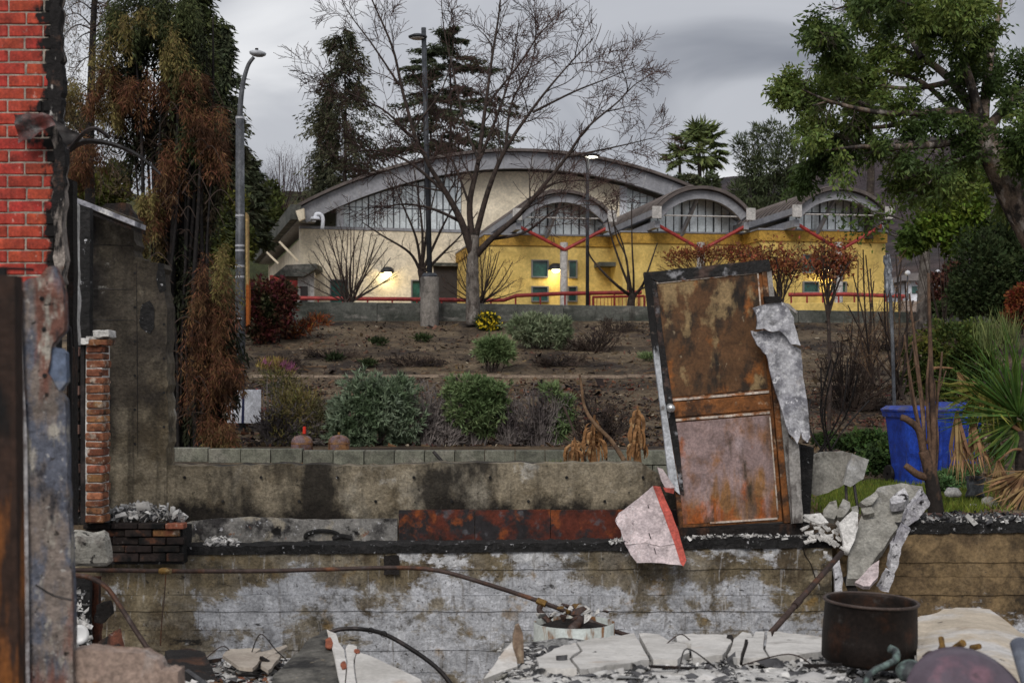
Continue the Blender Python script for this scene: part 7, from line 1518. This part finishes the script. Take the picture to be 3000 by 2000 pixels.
strap_blue = M('blue_green_strap_leaf', (.19, .24, .16), [dict(c=(.11, .16, .085), s=1.2, lo=.47, hi=.6, k='World'), dict(c=(.22, .27, .20), s=2, lo=.58, hi=.68, k='World')], island=.35, trans=.15, rough=.6)
strap_green = M('green_strap_leaf', (.17, .23, .10), [dict(c=(.095, .145, .055), s=1.4, lo=.47, hi=.6, k='World')], island=.35, trans=.15, rough=.6)
dead_gray = M('grey_dead_twig', (.19, .165, .155), [dict(c=(.09, .075, .075), s=1.5, lo=.48, hi=.6, k='World')], rough=.9)
dead_brown = M('brown_dead_twig', (.055, .038, .030), [dict(c=(.025, .019, .018), s=1.5, lo=.48, hi=.6, k='World')], rough=.9)
Yb = 26.5
bush('strap_leaf_shrub', 'large blue-green strap-leaved shrub on the lower bank', on_ground(1090, Yb), [(1090, 1200, Yb, 110, 90), (1160, 1180, Yb, 70, 70), (1030, 1230, Yb, 70, 80), (1190, 1240, Yb, 60, 70), (1110, 1150, Yb, 70, 45), (1000, 1270, Yb-.3, 40, 50), (1050, 1290, Yb-.3, 50, 30)], 1700, .13, .028, strap_blue, BLADE, 201, .6, .9, rosette=9, stems=24, stem_mat=dead_gray)
bush('strap_leaf_shrub', 'green-crowned shrub with bare grey stems on the lower bank', on_ground(1395, Yb), [(1390, 1140, Yb, 90, 38), (1440, 1190, Yb, 50, 60), (1380, 1200, Yb, 80, 60), (1420, 1250, Yb, 40, 30)], 1200, .11, .024, strap_green, BLADE, 202, .55, .8, rosette=9, stems=40, stem_mat=dead_gray, upb=.5)
def dead_shrub(label, px, Y, blobs, n, seed, mat, L=.35, group=None):
    b = on_ground(px, Y); t = treething('dead_shrub', label, b, group, 'shrub'); T = Tree(seed, .008)
    for i in range(n):
        bl = blobs[i % len(blobs)]; a, q = T.r.uniform(0, 6.28), math.sqrt(T.r.random())
        e_ = P(bl[0] + bl[2]*q*math.cos(a), bl[1] + bl[3]*q*math.sin(a), Y + T.r.uniform(-.6, .6)*bl[2]/F*Y)
        s0 = Vector((b.x + (e_.x-b.x)*T.r.uniform(.1, .6), b.y + T.r.uniform(-.2, .2), b.z)); pts = [s0, s0.lerp(e_, .55) + Vector((T.r.uniform(-.06, .06), 0, .04)), e_]
        q_ = T.limb(pts, .012, .006, which=1, n=3); T.kids(q_, None, L, .012, 2, 4, .1, .7, (3, 4), .2, .55, .06)
    o = None
    T.build(t, mat, mat, ('stems', 'twigs')); return T
dead_shrub('grey leafless shrub between the two big lower-bank shrubs', 1255, Yb, [(1255, 1180, 50, 70), (1265, 1250, 50, 60)], 110, 211, dead_gray)
dead_shrub('wide grey-purple leafless shrub beside the dead banana plants', 1585, Yb, [(1560, 1190, 60, 60), (1630, 1190, 60, 60), (1590, 1260, 70, 60)], 220, 212, dead_gray)
dead_shrub('pale grey leafless shrub filling the gap before the green-crowned shrub', 1310, Yb, [(1300, 1200, 40, 80), (1330, 1260, 50, 50)], 110, 215, dead_gray)
dead_shrub('pale grey leafless shrub filling the gap after the green-crowned shrub', 1500, Yb, [(1490, 1190, 40, 70), (1500, 1260, 60, 50)], 120, 216, dead_gray)
dead_shrub('brown leafless tangle before the dead banana plants', 1740, Yb, [(1720, 1220, 60, 70), (1800, 1230, 60, 60)], 100, 217, dead_brown)
bush('strap_leaf_shrub', 'small fresh green tufts growing in the grey leafless shrub', on_ground(1650, Yb), [(1615, 1145, Yb, 34, 16), (1655, 1230, Yb, 22, 40), (1662, 1180, Yb, 20, 20), (1640, 1265, Yb, 24, 24)], 190, .15, .022, strap_green, BLADE, 213, .3, .8, rosette=9)
bush('dry_shrub', 'yellowish mixed shrub on the lower bank beside the street lamp', on_ground(820, Yb), [(810, 1110, Yb+3, 60, 34), (850, 1150, Yb+2, 60, 50), (835, 1200, Yb, 50, 60), (890, 1190, Yb, 60, 60), (840, 1280, Yb, 70, 44), (920, 1240, Yb, 50, 60)], 4200, .10, .022, M('dry_yellow_leaf', (.20, .165, .06), [dict(c=(.09, .085, .04), s=1.6, lo=.46, hi=.58, k='World'), dict(c=(.05, .085, .02), s=1.2, lo=.57, hi=.66, k='World')], island=.5), LEAF, 204, .25, .7, stems=60, stem_mat=dead_gray, upb=.6)
dead_shrub('dark leafless tangle under the yellowish mixed shrub', 800, Yb, [(790, 1230, 60, 60), (860, 1240, 70, 60), (930, 1260, 50, 50)], 160, 214, dead_gray)
bush('flower_spikes', 'pink and yellow flower spikes beside the street lamp', on_ground(805, 33), [(780, 1072, 33, 26, 20), (820, 1070, 33, 24, 16), (850, 1085, 33, 18, 14)], 420, .16, .02, M('flower_spike', (.22, .16, .05), [dict(c=(.26, .09, .17), s=2.5, lo=.52, hi=.6, k='World')], island=.4), BLADE, 205, .2, .3, upb=1.5, cat='flowers')
# upper bank
Yu = 46.3
bush('yellow_flower_shrub', 'round yellow-flowering shrub at the foot of the pale tree', on_ground(1430, Yu), [(1430, 948, Yu, 36, 30), (1445, 962, Yu, 24, 18)], 1500, .14, .035, dg, LEAF, 221, .5, .9, flower=(420, M('yellow_petal', (.62, .46, .02), rough=.7), .10))
bush('grey_green_shrub', 'broad grey-green shrub on the upper bank', on_ground(1580, 42.4), [(1540, 965, 42.4, 54, 38), (1600, 968, 42.4, 66, 40), (1640, 980, 42.4, 30, 36), (1560, 940, 42.4, 30, 18), (1655, 945, 42.4, 14, 12)], 950, .17, .03, M('grey_green_leaf', (.24, .28, .17), [dict(c=(.14, .18, .095), s=1, lo=.47, hi=.6, k='World')], island=.35, trans=.15), BLADE, 222, .55, .9, rosette=8, stems=22, upb=.5)
bush('round_shrub', 'small round green shrub on a bare stem on the upper bank', on_ground(1447, 38.6), [(1452, 1020, 38.6, 50, 34), (1470, 1034, 38.6, 36, 26), (1420, 1030, 38.6, 22, 24)], 520, .17, .028, strap_green, BLADE, 223, .55, .9, rosette=8, stems=18, upb=.5)
dead_shrub('dark scorched shrub on the upper bank behind the door', 1740, 42, [(1720, 1000, 60, 34), (1790, 970, 60, 34), (1680, 1030, 50, 30), (1760, 1050, 70, 24)], 120, 224, dead_brown, .5)
dead_shrub('dark scorched shrub at the low wall beside the door frame', 1800, 46, [(1800, 950, 60, 20), (1860, 980, 40, 30)], 50, 225, dead_brown, .5)
bush('red_leaf_shrub', 'dark red-leaved shrub beside the street lamp', on_ground(790, 43.5), [(780, 880, 43.5, 60, 60), (830, 870, 43.5, 40, 50), (760, 940, 43.5, 50, 50), (810, 930, 43.5, 40, 50), (770, 985, 43.5, 30, 30)], 5000, .15, .075, M('dark_red_leaf', (.095, .022, .018), [dict(c=(.035, .045, .016), s=1.2, lo=.48, hi=.6, k='World')], island=.6), LEAF, 226, .45, .8, stems=20)
bush('orange_tuft', 'orange scorched tuft beside the dark red-leaved shrub', on_ground(905, 44.5), [(880, 960, 44.5, 40, 20), (930, 940, 44.5, 40, 18), (850, 985, 44.5, 26, 18)], 800, .17, .03, M('orange_leaf', (.25, .075, .022), [dict(c=(.09, .04, .02), s=1.5, lo=.48, hi=.6, k='World')], island=.5), BLADE, 227, .2, .8, upb=.6)
dead_shrub('thin leafless scorched shrub beside the orange tuft', 865, 44.5, [(860, 950, 60, 40), (820, 970, 40, 40)], 40, 228, dead_brown, .5)
for k, (px, Yq) in enumerate(((1110, 42.5), (980, 40), (1240, 43.5), (1080, 39.2), (1900, 40))):
    bush('weed_tuft', ['low dark weed on the bare middle of the upper bank', 'low dark weed near the edging board', 'low dark weed near the lamp pedestal', 'tiny weed above the edging board', 'bright weed tuft beside the door jamb'][k], on_ground(px, Yq), [(px, 1100 - (ground_z((px-1500)/F*Yq, Yq) + .12)*F/Yq, Yq, 26, 9)], 240, .13, .03, dg if k < 4 else strap_green, BLADE, 230+k, .1, .8, upb=.8)
for k in range(16):   # sticks on the bank
    px, Yq = rnd.uniform(760, 1900), rnd.uniform(37.9, 41); g0 = on_ground(px, Yq, -.03); a = rnd.uniform(-1, 1); L = rnd.uniform(.3, .9); x1 = g0.x + L*math.cos(a); y1 = Yq + L*.5*math.sin(a)
    tag(MB().tube([g0, Vector((x1, y1, ZC + ground_z(x1, y1) + .05))], .016, 5).build('fallen_stick', twig_tan if k % 2 else dead_brown), ('pale' if k % 2 else 'dark') + ' fallen stick on the upper bank above the edging board', 'stick', 'fallen sticks on the bank')
for k, (px, y_, Yq, sz) in enumerate(((882, 1028, 42.2, .09), (2395, 992, 44, .08))):
    g0 = on_ground(px, Yq); me = tmpl[k].copy(); me.materials.append(lit_p); o = bpy.data.objects.new('pale_stone', me); COL.objects.link(o); o.location = g0 + Vector((0, 0, .04)); o.scale = (sz*2,)*3
    tag(o, ['pale flat stone on the dark patch of the upper bank', 'pale stone on the bank behind the peeled stucco'][k], 'stone')

for k, (px, Yq, bl, lab) in enumerate(((960, 40.5, [(940, 1040, 60, 22), (1020, 1050, 60, 18)], 'low burnt tangle on the dark patch of the upper bank'), (1200, 39.5, [(1180, 1060, 70, 16), (1270, 1062, 50, 14)], 'low burnt tangle just above the edging board'), (1640, 39.5, [(1600, 1064, 50, 14), (1680, 1060, 50, 18)], 'low burnt tangle beyond the small round shrub'), (820, 38.6, [(800, 1062, 50, 20), (860, 1060, 40, 18)], 'low burnt tangle above the flower spikes'), (2600, 42, [(2560, 1000, 60, 30), (2650, 1000, 50, 30)], 'burnt tangle on the bank behind the galvanised post'))):
    dead_shrub(lab, px, Yq, bl, 60, 280+k, dead_brown, .4)
# ---- dead banana plants in the ruin's rear bed
tan_leaf = M('dead_banana_leaf', (.26, .145, .055), [dict(c=(.12, .06, .025), s=6, lo=.48, hi=.6), dict(c=(.42, .28, .14), s=8, lo=.58, hi=.68)], island=.35, rough=.8)
def dead_banana(label, px, base_py, top_py, Y, wd, seed, nl=26):
    b = P(px, base_py, Y); t = treething('dead_banana_plant', label, b, 'dead banana plants by the rear wall', 'plant'); q = random.Random(seed)
    MB().tube([b, P(px + q.uniform(-6, 6), (base_py+top_py)/2, Y), P(px + q.uniform(-6, 6), top_py, Y)], [.045, .035, .012], 8).build('stem', tan_leaf, t)
    for i in range(nl):
        y0 = lerp(top_py + 8, base_py - 34, q.random()); L = q.uniform(28, 62); sx = q.uniform(-1, 1) * wd * .5 * (.45 + .55*(y0-top_py)/(base_py-top_py)); dY = q.uniform(-.18, .1); w_ = q.uniform(.008, .022)
        c = curve_pts([P(px, y0, Y + dY*.3), P(px + sx*.75, y0 + L*.12, Y + dY), P(px + sx, y0 + L*.6, Y + dY), P(px + sx*q.uniform(.8, 1.1), y0 + L, Y + dY)], 3)
        mb = MB(); vs = []
        for j, p in enumerate(c):
            k = w_ * math.sin(math.pi * (j+.6)/(len(c)+.4)); vs += [p + Vector((k, q.uniform(-.01, .01), 0)), p + Vector((-k*.8, .012, 0))]
        mb.add(vs, [(2*j, 2*j+1, 2*j+3, 2*j+2) for j in range(len(c)-1)]); mb.build('leaf', tan_leaf, t)
dead_banana('tan dead banana plant with the widest skirt of hanging leaves', 1738, 1356, 1215, 15.4, 105, 1, 44)
dead_banana('short bleached dead banana plant beside the widest one', 1680, 1356, 1280, 15.2, 90, 2, 30)
dead_banana('slim tan dead banana plant standing near the door jamb', 1868, 1358, 1190, 15.6, 84, 3, 44)
tag(MB().tube(curve_pts([P(1698, 1096, 15.3), P(1704, 1135, 15.3), P(1712, 1190, 15.3), P(1740, 1238, 15.2), P(1790, 1290, 15.2), P(1830, 1350, 15.1)], 5), [.012 + .0006*i for i in range(26)], 7).build('bent_stalk', twig_tan, smooth=True), 'long tan bent stalk leaning over the widest dead banana plant', 'stalk')
tag(MB().tube(curve_pts([P(1652, 1190, 15.3), P(1680, 1260, 15.2), P(1716, 1350, 15.1)], 5), .014, 7).build('bent_stalk', dead_brown, smooth=True), 'dark straight stalk leaning between the dead banana plants', 'stalk')
tag(MB().tube([P(1270, 1323, 18.5), P(1296, 1352, 18.4)], .022, 8).build('pipe_stub', steel_dark), 'short black pipe stub leaning on the block wall', 'pipe')

# ================================================================ GARDEN BEHIND THE RUIN, RIGHT
brown_leaf = M('dry_brown_leaf', (.25, .085, .036), [dict(c=(.13, .045, .022), s=1.5, lo=.48, hi=.6, k='World'), dict(c=(.34, .2, .12), s=3, lo=.6, hi=.7, k='World')], island=.4, trans=.2)
def hedge_tree(label, px, py, Y, blobs, seed, nst=9, n=1500):
    b = on_ground(px, Y) if py is None else P(px, py, Y); t = treething('dry_leaved_tree', label, b, 'small trees with dry brown leaves'); T = Tree(seed)
    fork = P(px, blobs[0][1] + 130, Y); T.limb([b, b.lerp(fork, .5) + Vector((.04, 0, 0)), fork], .04, .03, n=6)
    for i in range(nst):
        bl = blobs[i % len(blobs)]; e_ = P(bl[0] + T.r.uniform(-.8, .8)*bl[2], bl[1] + T.r.uniform(-.7, .3)*bl[3], Y + T.r.uniform(-.4, .4)); q = T.limb([fork + Vector((0, 0, T.r.uniform(-.4, .05))), fork.lerp(e_, .5) + Vector((T.r.uniform(-.08, .08), 0, -.05)), e_], .02, .007, n=4)
        T.kids(q, None, .8, .010, 2, 4, .12, .6, (4, 6), .16, .62, .1)
    T.build(t, bark_dark, bark_dark, ('trunk', 'twigs')); r = np.random.default_rng(seed); pos = []
    for bl in blobs:
        m = n // len(blobs); a = r.normal(size=(m, 3)) * .62 + [0, 0, -.15]; pos.append(np.array(P(bl[0], bl[1], Y)) + a * np.array([bl[2], (bl[2]+bl[3])/2, bl[3]]) * Y / F)
    pos = np.concatenate(pos); leaf_mesh('crown', pos, r.normal(size=pos.shape) + [0, 0, -.5], .085, .035, brown_leaf, t, r=r)
hedge_tree('small tree with dry brown leaves behind the top corner of the door frame', 2290, None, 27, [(2230, 745, 50, 34), (2300, 745, 56, 44), (2330, 775, 30, 26), (2270, 780, 40, 24)], 241, 12, 1300)
hedge_tree('small tree with dry brown leaves in front of the yellow wall lamp', 2425, None, 25.5, [(2405, 748, 38, 40), (2440, 740, 44, 40), (2430, 790, 44, 24), (2475, 760, 22, 24)], 242, 11, 1300)
fan_shrub(2060, 830, 51, 1920, 2230, 712, 243, 'leafless brown hedge above the top of the door frame', 26, .02, twig_tan, twig_tan, 3, .5, 'bare_hedge', (3, 5), None, 'hedge')
bush('dry_leaf_hedge', 'row of orange-brown dry leaves along the hedge above the door', P(2080, 830, 50.4), [(1990, 752, 50.4, 60, 22), (2070, 745, 50.4, 60, 26), (2150, 742, 50.4, 50, 30), (2200, 750, 50.4, 40, 30)], 1500, .15, .05, brown_leaf, LEAF, 270, .1, .6, stems=30, stem_mat=twig_tan, upb=.4)
fan_shrub(2560, 1130, 28, 2470, 2600, 745, 244, 'upright leafless shrub in front of the third vaulted bay', 10, .022, dead_brown, twig_tan, 3, .5, 'bare_shrub', (3, 4))
fan_shrub(2630, 1170, 22.5, 2560, 2700, 740, 245, 'upright leafless shrub wrapped round the galvanised post', 12, .022, bark_dark, twig_tan, 3, .45, 'bare_shrub', (2, 4))
fan_shrub(2420, 1330, 21, 2360, 2560, 1010, 246, 'thin leafless sapling on the bank beside the peeled stucco', 7, .014, burnt_bark, dead_brown, 3, .35, 'bare_shrub', (2, 4))
t = treething('pruned_trunk', 'cluster of hard-pruned brown stems rising from one charred stump', P(2742, 1520, 12.4)); T = Tree(250); Yt = 12.4
stem_m = M('brown_stem', (.125, .075, .048), [dict(c=(.05, .032, .024), s=(9, 9, 3), lo=.48, hi=.6), dict(c=(.2, .13, .085), s=(12, 12, 3), lo=.6, hi=.7)], bump=((20, 20, 6), .6, .01))
stump_m = M('charred_stump', (.02, .016, .014), [dict(c=(.11, .066, .043), s=(6, 6, 3), lo=.62, hi=.72, g=(2, .1, .5, .22))], bump=((20, 20, 6), .6, .01), roff=False)
for pts, r0, r1 in (([(2744, 1526), (2736, 1450), (2724, 1380), (2706, 1320)], .095, .06), ([(2728, 1400), (2690, 1390), (2660, 1368), (2652, 1362)], .05, .03), ([(2706, 1325), (2692, 1260), (2660, 1230), (2640, 1222)], .045, .035), ([(2708, 1320), (2704, 1200), (2690, 1080), (2676, 960), (2664, 860)], .035, .016), ([(2730, 1400), (2734, 1260), (2728, 1100), (2724, 960), (2720, 800)], .045, .014), ([(2736, 1420), (2722, 1280), (2716, 1120), (2728, 1000)], .04, .014), ([(2704, 1300), (2680, 1180), (2660, 1060), (2650, 980)], .028, .012), ([(2736, 1400), (2744, 1200), (2756, 1080), (2760, 1030)], .03, .012), ([(2712, 1330), (2698, 1180), (2680, 1040), (2672, 1000)], .028, .01), ([(2690, 1250), (2668, 1150), (2654, 1010)], .018, .008), ([(2716, 1300), (2740, 1150), (2726, 1080)], .02, .01), ([(2738, 1420), (2748, 1300), (2744, 1180), (2772, 1085)], .022, .008)):
    mq = MB(); pts_ = curve_pts([P(x, y, 12.4 + (i*.02 if r0 < .04 else 0)) for i, (x, y) in enumerate(pts)], 5); m = len(pts_); mq.tube(pts_, [lerp(r0, r1, i/(m-1)) * (.78 if r0 > .04 else .55) for i in range(m)], 8); mq.build('stem' if r0 < .09 else 'stump', stem_m if r0 < .09 else stump_m, t, smooth=True)

# near fan palm: green fans, yellowing fan, dead skirt
palm_new = M('near_palm_leaf', (.085, .155, .030), [dict(c=(.045, .095, .02), s=4, lo=.48, hi=.6, k='World'), dict(c=(.17, .19, .045), s=3, lo=.58, hi=.68, k='World')], island=.35, rough=.45, trans=.2)
palm_yel = M('yellowing_palm_leaf', (.20, .20, .04), [dict(c=(.30, .19, .07), s=4, lo=.52, hi=.62, k='World')], island=.35, trans=.2)
palm_dead = M('dead_palm_leaf', (.24, .145, .070), [dict(c=(.13, .07, .035), s=5, lo=.48, hi=.6, k='World'), dict(c=(.34, .24, .13), s=7, lo=.6, hi=.7, k='World')], island=.35)
Yn = 13.6
t = treething('near_palm', 'young fan palm with green fans and a skirt of dead leaves', P(3010, 1500, Yn), None, 'palm')
MB().tube([P(3016, 1520, Yn), P(3008, 1360, Yn), P(3000, 1260, Yn)], [.12, .11, .08], 10).build('trunk', palm_tr, t)
def frond(cx, cy, dx, dz, dyy, L_px, nseg, arc_, droop, mat, name, stalk_from, wd=.034, sm=None):
    r_ = random.Random(int(cx + cy)); c = P(cx, cy, Yn + dyy); L = L_px / F * Yn
    d = Vector((dx, -.35, dz)).normalized(); nrm = Vector((0, -1, .25)); sd = d.cross(nrm).normalized(); P0, D0 = [], []
    for i in range(nseg):
        a = lerp(-arc_/2, arc_/2, i/(nseg-1)); v = d*math.cos(a) + sd*math.sin(a) + Vector((0, r_.uniform(-.12, .12), -droop*r_.uniform(.5, 1.1))); P0.append(tuple(c)); D0.append(tuple(v.normalized()))
    o = leaf_mesh(name, np.array(P0), np.array(D0), L, wd, mat, t, tmpl=BLADE, jitter=.12, r=np.random.default_rng(int(cx)))
    s0 = P(*stalk_from, Yn); MB().tube(curve_pts([s0, s0.lerp(c, .5) + Vector((0, -.02, .06)), c], 4), [.02, .016, .014, .012, .011, .01, .01, .009, .009], 6).build('stalk', sm or mat, o)
G0 = (3002, 1270)
frond(2985, 1215, -.45, 1.0, -.2, 300, 74, 2.42, 0.08, palm_new, 'green_frond', G0, .021)
frond(3000, 1230, .25, 1.0, .1, 280, 61, 2.53, 0.09, palm_new, 'green_frond', G0, .021)
frond(2975, 1235, -.9, .55, -.1, 240, 57, 2.18, 0.11, palm_new, 'green_frond', G0, .021)
frond(2990, 1255, -1, -.1, .0, 200, 44, 1.84, 0.21, palm_new, 'green_frond', G0, .021)
frond(2885, 1135, -1, -.25, -.1, 150, 22, 1.5, .45, palm_yel, 'yellowing_frond', G0)
frond(2880, 1130, .2, -1, -.2, 130, 16, 1.5, .3, palm_yel, 'yellowing_frond', G0)
frond(2802, 1205, .0, -1, -.3, 190, 22, .55, .5, palm_dead, 'dead_frond', G0, .03)
frond(2845, 1210, .1, -1, -.2, 180, 22, .6, .5, palm_dead, 'dead_frond', G0, .03)
frond(2806, 1090, .45, -1, .1, 90, 14, .9, .3, palm_dead, 'dead_frond', G0, .026)
frond(2915, 1262, -.1, -1, .1, 160, 18, .6, .4, palm_yel, 'dead_frond', G0, .03)
frond(2925, 1350, -.05, -1, -.3, 120, 20, .9, .3, palm_dead, 'dead_frond', (3004, 1320), .03)
frond(3004, 1380, -1, -.55, -.4, 150, 22, 1.2, .25, palm_dead, 'dead_frond', (3006, 1350), .03)
frond(3012, 1420, -.7, -.9, -.5, 130, 16, 1.2, .2, palm_dead, 'dead_frond', (3008, 1380), .03)
# dried curled leaf tip and thin sticks
tag(MB().tube(curve_pts([P(2712, 1190, 12.9), P(2722, 1100, 12.9), P(2738, 1078, 12.9), P(2792, 1078, 12.9)], 5), [.008]*5 + [.012, .018, .022, .022, .018, .014, .012, .01, .008, .006, .004], 6).build('dry_leaf_tip', palm_dead), 'dry curled leaf hooked over the pruned stems', 'leaf')

shrub_mix = M('glossy_shrub_leaf', (.075, .105, .022), [dict(c=(.035, .055, .014), s=2, lo=.46, hi=.58, k='World'), dict(c=(.18, .165, .03), s=1.4, lo=.58, hi=.68, k='World')], island=.45, trans=.2)
bush('glossy_shrub', 'dense glossy green shrub with yellowing tips behind the blue bins', on_ground(2790, 23), [(2790, 1010, 23, 90, 70), (2700, 1040, 23, 50, 60), (2850, 1060, 23, 70, 70), (2760, 1100, 23, 80, 70), (2860, 980, 23.5, 50, 40), (2880, 1130, 23, 50, 60), (2690, 1110, 23, 40, 50)], 9000, .085, .042, shrub_mix, LEAF, 261, .5, .8, stems=16)
bush('ivy', 'low dark green ivy spreading beside the blue bin', on_ground(2540, 21), [(2560, 1290, 21, 70, 28), (2500, 1300, 21.5, 60, 24), (2590, 1330, 20.5, 46, 36), (2430, 1290, 22, 50, 18), (2560, 1350, 20.3, 60, 34)], 5200, .07, .05, M('ivy_leaf', (.045, .085, .020), [dict(c=(.022, .042, .012), s=3, lo=.47, hi=.58, k='World'), dict(c=(.10, .15, .03), s=3.5, lo=.6, hi=.68, k='World')], island=.4), LEAF, 262, .2, .6, upb=.5, cat='groundcover')
bush('weed_patch', 'soft green weeds between the blue bins and the stone urn', on_ground(2790, 16.5), [(2790, 1400, 16.5, 50, 22), (2830, 1380, 17, 40, 18), (2760, 1420, 16, 40, 20)], 2200, .06, .03, M('weed_leaf', (.07, .13, .045), island=.4), LEAF, 263, .1, .6, upb=.6, cat='weeds')
bush('tall_grass', 'tall pale grass tufts behind the near fan palm', on_ground(2910, 22), [(2900, 1010, 22, 40, 30), (2950, 1000, 22, 40, 36)], 260, .40, .012, M('pale_grass', (.13, .16, .055), island=.4), BLADE, 264, .1, .2, upb=2.5, cat='grass')
fan_shrub(2480, 1200, 33, 2390, 2660, 940, 265, 'leafless tangle on the bank below the yellow plinth', 16, .02, dead_brown, dead_brown, 3, .6, 'bare_shrub', (3, 5))
dead_shrub('dark twiggy tangle on the bank beside the edging board', 2480, 33, [(2440, 1040, 60, 50), (2540, 1060, 60, 40), (2480, 1180, 80, 50), (2600, 1180, 50, 50)], 110, 266, dead_brown, .4)

# urn and stones
urn_m = M('grey_urn', (.10, .105, .11), [dict(c=(.18, .19, .2), s=9, lo=.52, hi=.64), dict(c=(.04, .04, .042), s=6, lo=.52, hi=.62)], bump=(30, .5, .01))
t = thing('stone_urn', 'small grey stone urn standing in the weeds', 'urn', P(2856, 1462, 14.2))
u0 = P(2856, 1462, 14.2); MB().lathe([(.01, .02), (.085, .02), (.09, 0), (.092, .05), (.075, .09), (.085, .14), (.082, .17), (.095, .2), (.1, .225), (.085, .228), (.075, .2), (.01, .19)], u0, 24, Euler((R(-8), R(4), 0)).to_matrix()).build('urn_body', urn_m, t, smooth=True)
for k, (px, py, Yq, sz, mt, lab) in enumerate(((2792, 1446, 13.6, .16, plaster_w, 'crusty white stone lying in the weeds'), (2898, 1478, 13.2, .17, slab_gray, 'smooth grey stone in front of the urn'), (2850, 1484, 13.0, .10, slab_gray, 'small flat grey stone beside the smooth grey stone'), (2690, 1452, 13.0, .08, slab_gray, 'small grey stone at the foot of the leaning slab'))):
    o = MB().lathe([(.01, .0), (.4, .05), (.5, .25), (.36, .52), (.01, .62)], P(px, py + 10, Yq), 12, Matrix.Scale(sz, 3)).build('garden_stone', mt, rough=(1, .02, 14), smooth=True); tag(o, lab, 'stone')

# slight remnants of a house and its white garden balls beyond the plinth
t = thing('distant_house', 'small white-walled house far behind the slender mottled tree', 'house', P(2690, 910, 92))
MB().prism([P(2655, 822, 92), P(2760, 826, 92), P(2760, 905, 92), P(2655, 905, 92)], (0, 5, 0)).build('wall', white_m, t)
MB().prism([P(2645, 822, 91.5), P(2770, 822, 91.5), P(2745, 800, 93), P(2668, 800, 93)], (0, 5, .0)).build('roof', brown_roof, t)
for x0 in (2672, 2706): MB().prism([P(x0, 838, 91.9), P(x0+16, 838, 91.9), P(x0+16, 858, 91.9), P(x0, 858, 91.9)], (0, .2, 0)).build('window', green_glass, t)
for k, (px, py) in enumerate(((2659, 800), (2748, 798), (2793, 792))):
    b = P(px, py + 40, 60); t = thing('globe_lamp', ['white globe lamp standing beside the distant house', 'white globe lamp rising above the bronze shrub', 'white globe lamp at the edge of the dark evergreen bush'][k], 'lamp', b)
    MB().tube([Vector((b.x, 60, BASE)), P(px, py, 60)], .03, 8).build('post', pole_dk, t)
    MB().lathe([(.01, -.12), (.09, -.08), (.125, 0), (.09, .08), (.01, .12)], P(px, py, 60), 14).build('globe', white_m, t, smooth=True)
